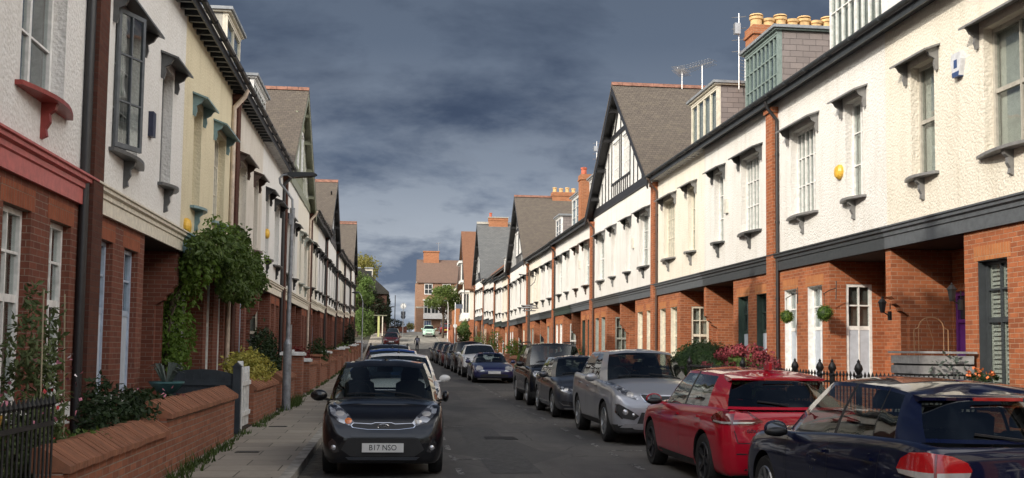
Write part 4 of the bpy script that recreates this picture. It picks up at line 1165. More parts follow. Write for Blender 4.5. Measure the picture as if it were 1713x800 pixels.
    nb = len(bm.faces); bm.from_mesh(gme); bm.faces.ensure_lookup_table()
    for f in bm.faces: f.smooth = True
    if C.get('roofmat'):
        for f in bm.faces[nb:]:
            if f.material_index == 2: f.material_index = 3
    out = bpy.data.meshes.new('body'); bm.to_mesh(out)
    bm.free()
    for m_ in (paintm, TRIM, TRIM_M, C.get('roofmat') or paintm): out.materials.append(m_)
    out.set_sharp_from_angle(angle=math.radians(38))
    body = obj('body', out, T)
    # projection tree for lamps, plates and seams
    gv = [v.co.copy() for v in gme.vertices]; gp = [tuple(p.vertices) for p in gme.polygons]
    off = len(shell_verts)
    pv, pp = [], []
    for kd, mb in panes.items():
        for f in mb.f: pp.append(tuple(len(pv) + i for i in range(4))); pv += [Vector(mb.v[i]) for i in f]
    allv = shell_verts + gv + pv; allp = shell_polys + [tuple(i + off for i in p) for p in gp] + [tuple(i + off + len(gv) for i in p) for p in pp]
    bvh = BVHTree.FromPolygons(allv, allp)
    bpy.data.meshes.remove(gme)
    VIEW = {'F': (Vector((1, 0, 0)), Vector((0, 0, 1)), Vector((0, -1, 0))), 'B': (Vector((1, 0, 0)), Vector((0, 0, 1)), Vector((0, 1, 0))),
            'L': (Vector((0, 1, 0)), Vector((0, 0, 1)), Vector((1, 0, 0))), 'R': (Vector((0, 1, 0)), Vector((0, 0, 1)), Vector((-1, 0, 0))), 'T': (Vector((1, 0, 0)), Vector((0, 1, 0)), Vector((0, 0, -1)))}
    q_ = .70711; VIEW['BL'] = (Vector((q_, -q_, 0)), Vector((0, 0, 1)), Vector((q_, q_, 0))); VIEW['BR'] = (Vector((-q_, -q_, 0)), Vector((0, 0, 1)), Vector((-q_, q_, 0)))
    ORG = {'BL': Vector((-hw, yr, 0)), 'BR': Vector((hw, yr, 0))}
    def hit(view, a, b):
        A, B, D = VIEW[view]; a0_ = ORG.get(view, Vector((0, 0, 0))); o_ = a0_ + A * a + B * b - D * 5
        h = bvh.ray_cast(o_, D)
        if h[0] is None:
            h = bvh.find_nearest(a0_ + A * a + B * b - D * 2.0)
        nrm = h[1]
        if nrm.dot(D) > 0: nrm = -nrm
        return h[0], nrm
    def panel(nm, pts, view, mat, off_=.005, par=None, step=.07, mirror=False, dome=0.):
        bm = bmesh.new()
        for sg in ((1, -1) if mirror else (1,)):
            bm.faces.new([bm.verts.new((a * sg, b, 0)) for a, b in (pts if sg == 1 else reversed(pts))])
        xs = [p[0] for p in pts]; zs = [p[1] for p in pts]
        for (lo, hi, ax) in ((min(xs), max(xs), 0), (min(zs), max(zs), 1)):
            if mirror and ax == 0: lo = -hi
            k = lo + step
            while k < hi:
                nn = (1, 0, 0) if ax == 0 else (0, 1, 0); cc = (k, 0, 0) if ax == 0 else (0, k, 0)
                bmesh.ops.bisect_plane(bm, geom=bm.verts[:] + bm.edges[:] + bm.faces[:], plane_co=cc, plane_no=nn); k += step
        for v in bm.verts:
            p, nn = hit(view, v.co.x, v.co.y); v.co = p + nn * off_
        ex = bmesh.ops.extrude_face_region(bm, geom=bm.faces[:])
        for v in [g for g in ex['geom'] if isinstance(g, bmesh.types.BMVert)]:
            A, B, D = VIEW[view]; v.co = v.co + D * (off_ + .02)
        bmesh.ops.recalc_face_normals(bm, faces=bm.faces)
        for f in bm.faces: f.smooth = True
        m2 = bpy.data.meshes.new(nm); bm.to_mesh(m2); bm.free(); m2.materials.append(mat); m2.set_sharp_from_angle(angle=math.radians(40))
        return obj(nm, m2, par or T)
    def ribbon(nm, pts, view, mat, wd=.008, par=None, off_=.0025, step=.06):
        mb = MB()
        P = []
        for (a0, b0), (a1, b1) in zip(pts, pts[1:]):
            k = max(1, int(math.hypot(a1 - a0, b1 - b0) / step))
            P += [(lerp(a0, a1, i / k), lerp(b0, b1, i / k)) for i in range(k)]
        P.append(pts[-1])
        prevq = None
        for i, (a, b) in enumerate(P):
            a0, b0 = P[max(0, i - 1)]; a1, b1 = P[min(len(P) - 1, i + 1)]; d = math.hypot(a1 - a0, b1 - b0) or 1; nx, ny = -(b1 - b0) / d * wd / 2, (a1 - a0) / d * wd / 2
            p, n1_ = hit(view, a + nx, b + ny); q, n2_ = hit(view, a - nx, b - ny); cur = (p + n1_ * off_, q + n2_ * off_)
            if prevq: mb.quad(prevq[0], prevq[1], cur[1], cur[0])
            prevq = cur
        return mb.build(nm, mat, par or body)
    # ---------------- glass
    names = {'W': 'windscreen', 'R': 'rear_window', 'S': 'side_window', 'G': 'side_window'}
    gm = FGLASS if far else CGLASS
    for kd, mb in panes.items():
        mt = (C.get('wglass') or gm) if kd in 'W' else (FGLASS if far else (CGLASS_D if C.get('tint') and kd in 'RG' else gm))
        if kd in 'SG':
            for sg in (-1, 1):
                m2 = MB()
                for f in mb.f:
                    q = [mb.v[i] for i in f]
                    if q[0][0] * sg > 0: m2.quad(*q)
                m2.build(names[kd], mt, T, 30, True)
        else: mb.build(names[kd], mt, T, 30, True)
    # dark surrounds of the side glass
    # ---------------- wheels
    spokes = C.get('spokes', 5); rimm = C.get('rim', RIM)
    def mk():
        mb = MB(); rr = r * .66
        mb.lathe([(rr, -tw / 2 + .012), (r * .93, -tw / 2), (r * .985, -tw / 2 + .025), (r, 0), (r * .985, tw / 2 - .025), (r * .93, tw / 2), (rr, tw / 2 - .012), (rr - .01, 0)], 32 if not far else 18, axis='x', cap=False)
        me_ = mb.mesh('wheel', TYRE, 50)
        mb = MB(); x = tw / 2 - .03
        mb.lathe([(rr + .004, x + .02), (rr - .006, x + .032), (rr - .02, x + .02), (rr - .03, x - .06)], 28 if not far else 16, axis='x', cap=False)
        mb.lathe([(.062, x - .02), (.06, x + .012), (.035, x + .02), (.0, x + .022)], 16, axis='x', cap=False)
        for k in range(spokes):
            a = 2 * PI * k / spokes
            for da, wd in (((-.13, .026), (.13, .026)) if C.get('twin') else ((0, .052),)):
                p0 = (x - .0, .04 * math.cos(a), .04 * math.sin(a)); p1 = (x + .016, (rr - .012) * math.cos(a + da), (rr - .012) * math.sin(a + da))
                mb.bar(p0, p1, wd, .02, (1, 0, 0))
        mr = mb.mesh('rim', rimm)
        mb = MB(); mb.lathe([(0.001, x - .05), (rr - .01, x - .05), (rr - .01, x - .07), (.001, x - .07)], 20, axis='x', cap=False); mb.lathe([(rr * .72, x - .048), (rr * .72, x - .044), (.02, x - .04)], 20, axis='x', cap=False)
        return me_, mr, mb.mesh('brake_disc', plain('brake_disc', (.05, .05, .05), .5, .5, var=.2))
    wm, rm, bd = cached(('wheel', r, tw, spokes, C.get('twin'), far), mk)
    for ya in (fa, ra):
        for sg in (1, -1):
            wh = obj('wheel', wm, T); wh.location = (sg * (hw - tw / 2 - .025), ya, r); wh.rotation_euler = (0 if sg == 1 else 0, 0, 0 if sg == 1 else PI)
            if ya == fa and C.get('steer'): wh.rotation_euler = (0, 0, wh.rotation_euler.z + C['steer'])
            obj('rim', rm, wh, rimm)
            if not far: obj('brake_disc', bd, wh)
    # ---------------- mirrors
    ym = yc - C.get('mir', .42); zm = beltz(ym) + C.get('mz', .06); mk_ = C.get('mirmat', paintm)
    for sg in (1, -1):
        mb = MB(); x0 = wb_ * 1.0 + .02; fd = C.get('fold') == sg; mx_ = hw + (.035 if fd else .085)
        mb.ball((sg * mx_, ym, zm), (.05 if fd else .115, .115 if fd else .07, .078), 14, 10)
        for i, v in enumerate(mb.v):
            if v[1] < ym - .02 and not fd: mb.v[i] = (v[0], ym - .02, v[2])
        mb.bar((sg * (x0 - .06), ym - .0, zm - .07), (sg * (hw + .05), ym + .0, zm - .035), .06, .035)
        mo = mb.build('door_mirror', mk_, T, 40)
        if not far and not fd:
            mb = MB(); mb.lathe([(.001, 0), (.085, 0), (.083, -.006), (.001, -.006)], 14, axis='y', cap=False); mb.v = [(x * 1.15, y, z * .75) for x, y, z in mb.v]
            g_ = mb.build('mirror_glass', MIRR, mo); g_.location = (sg * (hw + .085), ym - .022, zm)
            if C.get('lowmir'):
                mb = MB(); mb.ball((sg * (hw + .08), ym + .003, zm - .03), (.118, .072, .05), 12, 8); mb.build('mirror_base', TRIM, mo, 40)
    # ---------------- seams, handles
    if not far:
        for view, sg in (('L', -1), ('R', 1)):
            for pl in C.get('seams', []): ribbon('door_seam', [(yf - a, b) for a, b in pl], view, INK, .009)
            for (a, b) in C.get('handles', []):
                p, nn = hit(view, yf - a, b); mb = MB(); mb.bar(p + Vector((0, -.085, 0)) + nn * .024, p + Vector((0, .085, 0)) + nn * .024, .026, .018, nn); mb.bar(p + Vector((0, -.075, 0)), p + Vector((0, -.075, 0)) + nn * .024, .02, .02); mb.bar(p + Vector((0, .075, 0)), p + Vector((0, .075, 0)) + nn * .024, .02, .02)
                mb.build('door_handle', C.get('handlemat', paintm), T)
            if C.get('sill_trim'): panel('sill_trim', [(fa - r * 1.3, zb0 + .03), (ra + r * 1.3, zb0 + .03), (ra + r * 1.3, zb0 + .11), (fa - r * 1.3, zb0 + .11)], view, TRIM_M, .006, body, .3)
            if C.get('strip'): panel('chrome_strip', [(yf - C['strip'][0], C['strip'][2]), (yf - C['strip'][1], C['strip'][2]), (yf - C['strip'][1], C['strip'][2] + .025), (yf - C['strip'][0], C['strip'][2] + .025)], view, CHROME, .007, body, .3)
        ribbon('hood_seam', [(-.80 * hw, yf - .30), (-.845 * hw, yc - .1)], 'T', INK, .008); ribbon('hood_seam', [(.80 * hw, yf - .30), (.845 * hw, yc - .1)], 'T', INK, .008)
    # ---------------- interior seen through the glass
    if not far:
        mb = MB()
        mb.box(-hw * .8, hw * .8, yc - .72, yc - .14, cow - .12, cow - .055)
        tub = mb.build('dashboard', INT, T)
        for sx_ in (-.37, .37):
            for ys_ in (yc - 1.35, yc - 2.2):
                if ys_ < yt - .1: continue
                mb = MB(); zt_ = beltz(0) + (.22 if ys_ > yc - 1.5 else .12)
                mb.prism([(-.23, .78), (.23, .78), (.21, zt_ - .04), (.14, zt_), (-.14, zt_), (-.21, zt_ - .04)], 'y', ys_ - .08, ys_ + .04)
                mb.xform(lambda x, y, z: (x + sx_, y - (z - .8) * .25, z))
                s_ = mb.build('seat', SEAT, T)
                mb = MB(); mb.prism([(-.13, zt_ + .03), (.13, zt_ + .03), (.14, zt_ + .1), (.10, zt_ + .19), (-.10, zt_ + .19), (-.14, zt_ + .1)], 'y', ys_ - .11, ys_ - .02); mb.xform(lambda x, y, z: (x + sx_, y - (z - .8) * .22, z))
                mb.tube([(sx_ - .05, ys_ - .12, zt_ - .03), (sx_ - .05, ys_ - .15, zt_ + .06)], .008, 5); mb.tube([(sx_ + .05, ys_ - .12, zt_ - .03), (sx_ + .05, ys_ - .15, zt_ + .06)], .008, 5)
                mb.build('headrest', SEAT, s_)
        mb = MB(); xs = .37; R_ = .185     # right hand drive: the driver's side is local +x
        pts = [(xs + R_ * math.cos(2 * PI * k / 20), yc - .86 - .30 * R_ * math.sin(2 * PI * k / 20), cow + .0 + R_ * .95 * math.sin(2 * PI * k / 20)) for k in range(21)]
        mb.tube(pts, .014, 6, False); mb.bar((xs - R_, yc - .86, cow), (xs + R_, yc - .86, cow), .03, .02); mb.ball((xs, yc - .86, cow), .05, 8, 6)
        mb.build('steering_wheel', INT, T, 40)
        mb = MB(); mb.box(-.11, .11, yw - .12, yw - .09, zr_ - .125, zr_ - .06); mb.bar((0, yw - .1, zr_ - .07), (0, yw - .13, zr_ - .0), .02, .02); mb.build('rear_view_mirror', INT, T)
        # wipers
        for (xa, xb_) in ((-.62 * hw, .0), (.0, .62 * hw)):
            mb = MB(); P = []
            for k in range(5):
                x = lerp(xa, xb_, k / 4); p, nn = hit('T', x, yc - .06 - .05 * (k / 4) - .12 * (x / hw) ** 2); P.append(p + nn * .02)
            mb.tube(P, .009, 5); mb.build('wiper', TRIM, T)
    if C.get('rails'):
        for sg in (-1, 1):
            mb = MB(); P = [(sg * (wr * .93), lerp(yt + .15, yw - .35, k / 8), zr_ + (.0 if k in (0, 8) else .075 - .01 * abs(k - 4) / 4)) for k in range(9)]
            mb.tube(P, .02, 6); mb.build('roof_rail', C.get('railmat', TRIM), T, 40)
    if C.get('fin'):
        mb = MB(); mb.prism([(yt + .42, H - .01), (yt + .22, H - .02), (yt + .22, H + .065), (yt + .27, H + .07)], 'x', -.018, .018); mb.build('shark_fin_aerial', paintm, T)
    if C.get('aerial'):
        mb = MB(); yy = C['aerial']; mb.tube([(0, yf - yy, H - .01), (0, yf - yy - .12, H + .42 * (1 if yy > 2 else .8))], .006, 5); mb.lathe([(.03, H - .01), (.012, H + .04)], 8, (0, yf - yy, 0)); mb.build('roof_aerial', TRIM, T)
    if C.get('spoiler'):
        mb = MB(); w_ = wr * .98; z0 = railz(yt) + .012
        mb.prism([(yt + .20, z0 + .022), (yt - C['spoiler'], z0 - .012), (yt - C['spoiler'], z0 - .035), (yt + .06, z0 - .06), (yt + .2, z0 - .0)], 'x', -w_, w_)
        mb.xform(lambda x, y, z: (x * (1 - .0 * abs(y)), y + .05 * (x / w_) ** 2, z + .015 * (1 - (x / w_) ** 2)))
        sp_ = mb.build('roof_spoiler', paintm, T)
        mb = MB(); mb.box(-.2, .2, yt - C['spoiler'] - .004, yt - C['spoiler'] + .01, z0 - .034, z0 - .008); 
        mb.build('brake_light', REDL, sp_)
    ctx = dict(T=T, body=body, panel=panel, ribbon=ribbon, hit=hit, yf=yf, yr=yr, hw=hw, C=C, bvh=bvh, yc=yc, yw=yw, yt=yt, yb=yb, far=far)
    if C.get('detail'): C['detail'](ctx)
    return T

def plate(ctx, view, z, txt=None, w=.52, h=.112, mat=None, y=None, cz=.082, size=None):
    p, nn = ctx['hit'](view, 0, z); sg = 1 if view == 'F' else -1
    mb = MB(); mb.box(-w / 2, w / 2, -.006, .012, -h / 2, h / 2)
    po = mb.build('number_plate', mat or (PLATE_W if view == 'F' else PLATE_Y), ctx['T'])
    ty = p.y + .02 * sg if y is None else y
    po.location = (0, ty, z)
    if sg == 1: po.rotation_euler = (0, 0, PI)
    if txt:
        me = textmesh(txt, size or .098, .001, sx=.92); me.materials.append(INK)
        for v in me.vertices: v.co = Vector((v.co.x, -.0075 - v.co.z, v.co.y))
        to = obj('plate_lettering', me, po)
    return po

def lamp_disc(ctx, view, a, b, rad, mat, nm, par, depth=.02, ring=None):
    p, nn = ctx['hit'](view, a, b)
    mb = MB(); mb.lathe([(.001, .012), (rad * .6, .01), (rad, 0), (rad, -depth)], 18, axis='y', cap=False)
    o = mb.build(nm, mat, par, 40); o.location = p + nn * .006
    d = nn; o.rotation_euler = d.to_track_quat('Y', 'Z').to_euler(); return o

def generic_front(ctx, head=None, grille=None, low=None, fog=None, chrome=True, lampmat=None):
    hw, pn, T = ctx['hw'], ctx['panel'], ctx['T']; nz = ctx['C'].get('nose', .74)
    st = .12 if ctx['far'] else .06
    head = head or [(.50 * hw, nz - .13), (.60 * hw, nz - .165), (.86 * hw, nz - .08), (.93 * hw, nz + .04), (.88 * hw, nz + .06), (.60 * hw, nz - .02)]
    for sg in (1, -1): 
        h_ = pn('headlight', [(a * sg, b) for a, b in (head if sg == 1 else head[::-1])], 'F', lampmat or LAMP, .006, step=st)
        if not ctx['far']:
            cx = sum(a for a, _ in head) / len(head); cz = sum(b for _, b in head) / len(head)
            lamp_disc(ctx, 'F', cx * sg, cz, .05, CLEARL, 'lamp_reflector', h_)
    g = grille or [(-.46 * hw, nz - .15), (.46 * hw, nz - .15), (.46 * hw, nz - .06), (-.46 * hw, nz - .06)]
    pn('grille', g, 'F', TRIM, .006, step=st)
    lo = low or [(-.6 * hw, .27), (.6 * hw, .27), (.5 * hw, .40), (-.5 * hw, .40)]
    pn('lower_grille', lo, 'F', TRIM, .005, step=st)
    for sg in (1, -1):
        f = fog or [(.66 * hw, .30), (.84 * hw, .32), (.83 * hw, .41), (.70 * hw, .40)]
        pn('fog_lamp', [(a * sg, b) for a, b in (f if sg == 1 else f[::-1])], 'F', LAMP_IN, .006, step=st)

# --- the individual designs
SIDE5 = [(1.42, 1.98, 'S'), (2.32, 2.36, 'B'), (2.42, 2.46, 'S'), (3.34, 3.20, 'A')]

def kia_detail(ctx):
    pn, T, hw = ctx['panel'], ctx['T'], ctx['hw']
    for sg in (1, -1):
        F_ = lambda pts: [(a * sg, b) for a, b in (pts if sg == 1 else pts[::-1])]
        h = pn('headlight', F_([(.345, .665), (.43, .655), (.56, .70), (.665, .80), (.70, .90), (.66, .925), (.57, .885), (.43, .775)]), 'F', LAMP, .006, step=.05)
        lamp_disc(ctx, 'F', .55 * sg, .80, .058, CLEARL, 'lamp_reflector', h); lamp_disc(ctx, 'F', .44 * sg, .712, .045, AMBER if sg == 1 else CLEARL, 'indicator', h)
        f = pn('fog_lamp', F_([(.545, .335), (.60, .32), (.665, .37), (.675, .45), (.63, .495), (.585, .45)]), 'F', LAMP_IN, .006, step=.05)
        lamp_disc(ctx, 'F', .615 * sg, .385, .032, LAMP, 'fog_bulb', f)
    fr = pn('grille_surround', [(-.41, .659), (-.388, .629), (-.195, .607), (.195, .607), (.388, .629), (.41, .659), (.375, .688), (.15, .678), (.10, .693), (-.10, .693), (-.15, .678), (-.375, .688)], 'F', CHROME, .006, step=.05)
    g = pn('grille', [(-.395, .657), (-.375, .635), (-.19, .613), (.19, .613), (.375, .635), (.395, .657), (.37, .68), (.15, .67), (.10, .685), (-.10, .685), (-.15, .67), (-.37, .68)], 'F', TRIM, .010, step=.05)
    me = textmesh('KIA', .052, .002, sx=1.15); me.materials.append(CHROME)
    p, nn = ctx['hit']('F', 0, .648)
    for v in me.vertices: v.co = Vector((-v.co.x, v.co.z, v.co.y))
    b = obj('badge', me, T); b.location = p + Vector((0, .018, 0))
    mb = MB(); pts = [(.068 * math.cos(2 * PI * k / 20), 0, .031 * math.sin(2 * PI * k / 20)) for k in range(21)]; mb.tube(pts, .0035, 5, False); rg = mb.build('badge_ring', CHROME, b); rg.location = (0, -.004, 0)
    pn('lower_grille', [(-.52, .36), (-.40, .275), (.40, .275), (.52, .36), (.44, .505), (-.44, .505)], 'F', TRIM_M, .004, step=.06)
    pn('bumper_line', [(-.40, .515), (.40, .515), (.42, .545), (-.42, .545)], 'F', ctx['C']['paint'], .014, step=.06)
    pn('bumper_lip', [(-.42, .235), (.42, .235), (.46, .265), (-.46, .265)], 'F', plain('lip_plastic', (.05, .055, .065), .3, var=.1), .016, step=.06)
    plate(ctx, 'F', .385, 'B17 NSO')

def golf7_detail(ctx):
    pn, T, hw, yr = ctx['panel'], ctx['T'], ctx['hw'], ctx['yr']
    for sg in (1, -1):
        F_ = lambda pts: [(a * sg, b) for a, b in (pts if sg == 1 else pts[::-1])]
        v = 'BR' if sg == 1 else 'BL'
        tl = pn('tail_light', [(-.30, .865), (-.25, .825), (-.06, .81), (.26, .815), (.33, .85), (.20, .945), (.05, .965), (-.1, .955), (-.24, .91)], v, REDD, .010, step=.04)
        pn('tail_light_bar', [(-.22, .832), (-.05, .818), (.06, .818), (.06, .842), (-.05, .842), (-.22, .85)], v, CLEARL, .015, tl, .04)
        pn('tail_light_bar', [(.08, .819), (.24, .823), (.27, .842), (.08, .84)], v, CLEARL, .015, tl, .04)
        pn('tail_light_lens', [(.08, .86), (.27, .865), (.19, .93), (.08, .945)], v, REDL, .015, tl, .04)
    pn('rear_diffuser', [(-.66, .22), (.66, .22), (.60, .31), (-.60, .31)], 'B', TRIM, .006, step=.08)
    for sg in (1, -1):
        mb = MB(); mb.lathe([(.042, -.05), (.045, .03), (.036, .03), (.034, -.05)], 16, axis='y'); mb.build('exhaust_tip', CHROME, T, 40).location = (sg * .5, yr + .03, .25)
    ctx['ribbon']('tailgate_seam', [(-.72, .74), (-.68, .60), (.68, .60), (.72, .74)], 'B', INK, .01)
    pn('bumper_line', [(-.70, .47), (.70, .47), (.70, .485), (-.70, .485)], 'B', INK, .003, ctx['body'], .08)
    plate(ctx, 'B', .68, None)
    pass
    me = textmesh('GOLF', .055, .003, sx=1.1); me.materials.append(CHROME)
    for v in me.vertices: v.co = Vector((v.co.x, -v.co.z, v.co.y))
    p, nn = ctx['hit']('B', -.5, .735); obj('lettering', me, T).location = p + nn * .004
    generic_front(ctx)
    mb = MB(); 
    ww = ctx['hit']('B', 0, 1.03)[0]; mb.tube([ww + Vector((0, -.03, 0)), ctx['hit']('B', -.36, 1.07)[0] + Vector((0, -.02, 0))], .011, 5); mb.build('rear_wiper', TRIM, T)

def badge(ctx, z, view='B', rad=.062):
    p, nn = ctx['hit'](view, 0, z)
    mb = MB(); s = rad
    mb.lathe([(s, -.01), (s * 1.04, .004), (s * .9, .008), (s * .86, .0)], 24, axis='y', cap=False)
    for a, b in (((-.36, .78), (0, .06)), ((.36, .78), (0, .06)), ((-.8, .38), (-.34, -.78)), ((.8, .38), (.34, -.78)), ((-.34, -.78), (0, .0)), ((.34, -.78), (0, .0))):
        mb.bar((a[0] * s, .003, a[1] * s), (b[0] * s, .003, b[1] * s), s * .17, .008, (0, 1, 0))
    o = mb.build('badge', CHROME, ctx['T']); o.location = p + nn * .004
    mb = MB(); mb.lathe([(.001, .001), (s * .9, .001), (s * .9, -.01)], 24, axis='y', cap=False); mb.build('badge_back', TRIM, o)
    o.rotation_euler = nn.to_track_quat('Y', 'Z').to_euler()
    return o

def golf6_detail(ctx):
    pn, T, hw, yr = ctx['panel'], ctx['T'], ctx['hw'], ctx['yr']
    for sg in (1, -1):
        F_ = lambda pts: [(a * sg, b) for a, b in (pts if sg == 1 else pts[::-1])]
        v = 'BR' if sg == 1 else 'BL'
        tl = pn('tail_light', [(-.27, .83), (-.25, .80), (-.1, .79), (.13, .785), (.235, .80), (.25, .845), (.225, .90), (.14, .945), (.0, .968), (-.14, .955), (-.23, .905)], v, REDL, .012, step=.04)
        pn('reversing_lamp', [(-.26, .826), (-.24, .798), (-.1, .786), (.045, .782), (.045, .828), (-.1, .83)], v, CLEARL, .017, tl, .04)
        pn('reversing_lamp', [(.062, .782), (.14, .783), (.235, .797), (.243, .832), (.062, .828)], v, CLEARL, .017, tl, .04)
        pn('lens_split', [(.048, .79), (.058, .79), (.058, .955), (.048, .957)], v, REDD, .0165, tl, .04)
    plate(ctx, 'B', .42, None); badge(ctx, .86, rad=.075); generic_front(ctx)
    pn('bumper_line', [(-.72, .58), (.72, .58), (.72, .594), (-.72, .594)], 'B', INK, .003, ctx['body'], .08)
    mb = MB(); ww = ctx['hit']('B', 0, 1.05)[0]; mb.tube([ww + Vector((0, -.03, 0)), ctx['hit']('B', -.36, 1.09)[0] + Vector((0, -.02, 0))], .011, 5); mb.build('rear_wiper', TRIM, T)

def sport_detail(ctx):
    pn, T, hw = ctx['panel'], ctx['T'], ctx['hw']
    for sg in (1, -1):
        F_ = lambda pts: [(a * sg, b) for a, b in (pts if sg == 1 else pts[::-1])]
        h = pn('headlight', F_([(.47, .765), (.60, .80), (.76, .885), (.845, .99), (.86, 1.06), (.80, 1.045), (.62, .945), (.50, .865)]), 'F', LAMP, .007, step=.05)
        lamp_disc(ctx, 'F', .60 * sg, .86, .06, CLEARL, 'lamp_reflector', h); lamp_disc(ctx, 'F', .74 * sg, .945, .05, LAMP_IN, 'lamp_reflector', h)
        f = pn('fog_housing', F_([(.46, .50), (.55, .43), (.74, .46), (.84, .58), (.835, .69), (.78, .69), (.62, .60)]), 'F', TRIM_M, .007, step=.05)
        lamp_disc(ctx, 'F', .70 * sg, .565, .048, LAMP, 'fog_bulb', f); lamp_disc(ctx, 'F', .56 * sg, .52, .028, LAMP, 'fog_bulb', f)
        pn('fog_trim', F_([(.78, .70), (.85, .70), (.86, .56), (.76, .45), (.735, .455), (.845, .585), (.84, .685)]), 'F', CHROME, .010, f, .05)
    fr = pn('grille_surround', [(-.44, .85), (-.36, .735), (.36, .735), (.44, .85), (.42, .875), (.15, .865), (.10, .85), (-.10, .85), (-.15, .865), (-.42, .875)], 'F', CHROME, .007, step=.05)
    pn('grille', [(-.41, .848), (-.345, .755), (.345, .755), (.41, .848), (.40, .857), (.16, .848), (.10, .834), (-.10, .834), (-.16, .848), (-.40, .857)], 'F', TRIM, .012, T, .05)
    pn('lower_grille', [(-.50, .36), (.50, .36), (.42, .56), (-.42, .56)], 'F', TRIM_M, .005, step=.07)
    pn('skid_plate', [(-.78, .30), (.78, .30), (.70, .37), (-.70, .37)], 'F', plain('skid_silver', (.30, .30, .31), .4, .4), .012, step=.07)
    plate(ctx, 'F', .63, None)

def greyhatch_detail(ctx):
    pn, hw, T = ctx['panel'], ctx['hw'], ctx['T']
    generic_front(ctx, head=[(.42, .60), (.60, .59), (.74, .64), (.80, .715), (.77, .75), (.62, .715), (.46, .665)], grille=[(-.42, .60), (.42, .60), (.44, .655), (-.44, .655)],
                  low=[(-.42, .25), (.42, .25), (.36, .42), (-.36, .42)], fog=[(.46, .30), (.70, .32), (.76, .37), (.72, .42), (.50, .39)])
    pn('chrome_strip', [(-.40, .60), (.40, .60), (.41, .612), (-.41, .612)], 'F', CHROME, .012, step=.07)
    for sg in (1, -1): pn('fog_trim', [(a * sg, b) for a, b in [(.46, .29), (.70, .31), (.78, .38), (.775, .395), (.70, .33), (.46, .305)][::sg]], 'F', CHROME, .012, step=.05)
    pn('bumper_lip', [(-.66, .225), (.66, .225), (.68, .25), (-.68, .25)], 'F', plain('grey_lip', (.16, .16, .17), .4), .014, step=.07)
    plate(ctx, 'F', .47, None); badge(ctx, .645, 'F', .05)

def blacksuv_detail(ctx):
    pn = ctx['panel']
    generic_front(ctx, head=[(.52, .80), (.70, .79), (.80, .82), (.82, .93), (.78, .96), (.56, .945)], grille=[(-.46, .80), (.46, .80), (.47, .93), (-.47, .93)], low=[(-.6, .36), (.6, .36), (.56, .56), (-.56, .56)], fog=[(.62, .42), (.76, .42), (.76, .52), (.62, .52)])
    plate(ctx, 'F', .62, None)

def porsche_detail(ctx):
    pn, hw = ctx['panel'], ctx['hw']
    for sg in (1, -1):
        F_ = lambda pts: [(a * sg, b) for a, b in (pts if sg == 1 else pts[::-1])]
        o = [(.62 + .155 * math.cos(2 * PI * k / 16) - .0, .60 + .115 * math.sin(2 * PI * k / 16)) for k in range(16)]
        h = pn('headlight', F_(o), 'F', CLEARL, .008, step=.07)
        pn('indicator', F_([(.40, .495), (.58, .47), (.60, .51), (.46, .54)]), 'F', CLEARL, .009, h, .07)
    pn('lower_grille', [(-.55, .235), (.55, .235), (.60, .33), (.45, .37), (-.45, .37), (-.60, .33)], 'F', TRIM_M, .005, step=.08)
    plate(ctx, 'F', .435, None)
    for x in (-.13, .0, .13):
        mb = MB(); mb.box(x - .035, x + .035, -.009, -.0065, -.03, .03)
def far_detail(ctx):
    generic_front(ctx); plate(ctx, 'F', .45, None)
def far_rear_detail(ctx):
    pn, hw = ctx['panel'], ctx['hw']; tz = ctx['C'].get('tail', .9)
    for sg in (1, -1): pn('tail_light', [(a * sg, b) for a, b in [(.62 * hw, tz - .2), (.88 * hw, tz - .18), (.88 * hw, tz - .0), (.66 * hw, tz - .03)][::sg]], 'B', REDL, .008, step=.1)
    plate(ctx, 'B', .6, None); generic_front(ctx)

P_BLACK = carpaint('black_paint', (.008, .008, .010)); P_WHITE = carpaint('white_paint', (.70, .70, .69)); P_BLUE = carpaint('blue_paint', (.020, .055, .20))
P_DARK = carpaint('charcoal_paint', (.022, .025, .032)); P_RED = carpaint('red_paint', (.42, .006, .022)); P_NAVY = carpaint('navy_paint', (.003, .006, .030), rough=.3)
P_SILV = carpaint('silver_paint', (.36, .37, .40), metal=.4, rough=.34); P_GREY = carpaint('grey_paint', (.045, .048, .058), metal=.4); P_MINT = carpaint('mint_paint', (.52, .74, .62)); P_DRED = carpaint('dark_red_paint', (.10, .012, .012)); P_PORS = carpaint('indigo_paint', (.018, .020, .085), metal=.3)
P_GREYM = carpaint('mid_grey_paint', (.13, .135, .14), metal=.5)

def seam5(bz, yA=1.40, yB=2.37, yC=3.30, zb=.24, arch=None):
    return [[(yA - .02, bz), (yA + .0, .55), (yA + .08, zb)], [(yB, bz + .01), (yB, .5), (yB - .01, zb)], [(yC + .02, bz + .01), (yC - .02, .72), (yC - .28, .42), (yC - .36, zb)]]

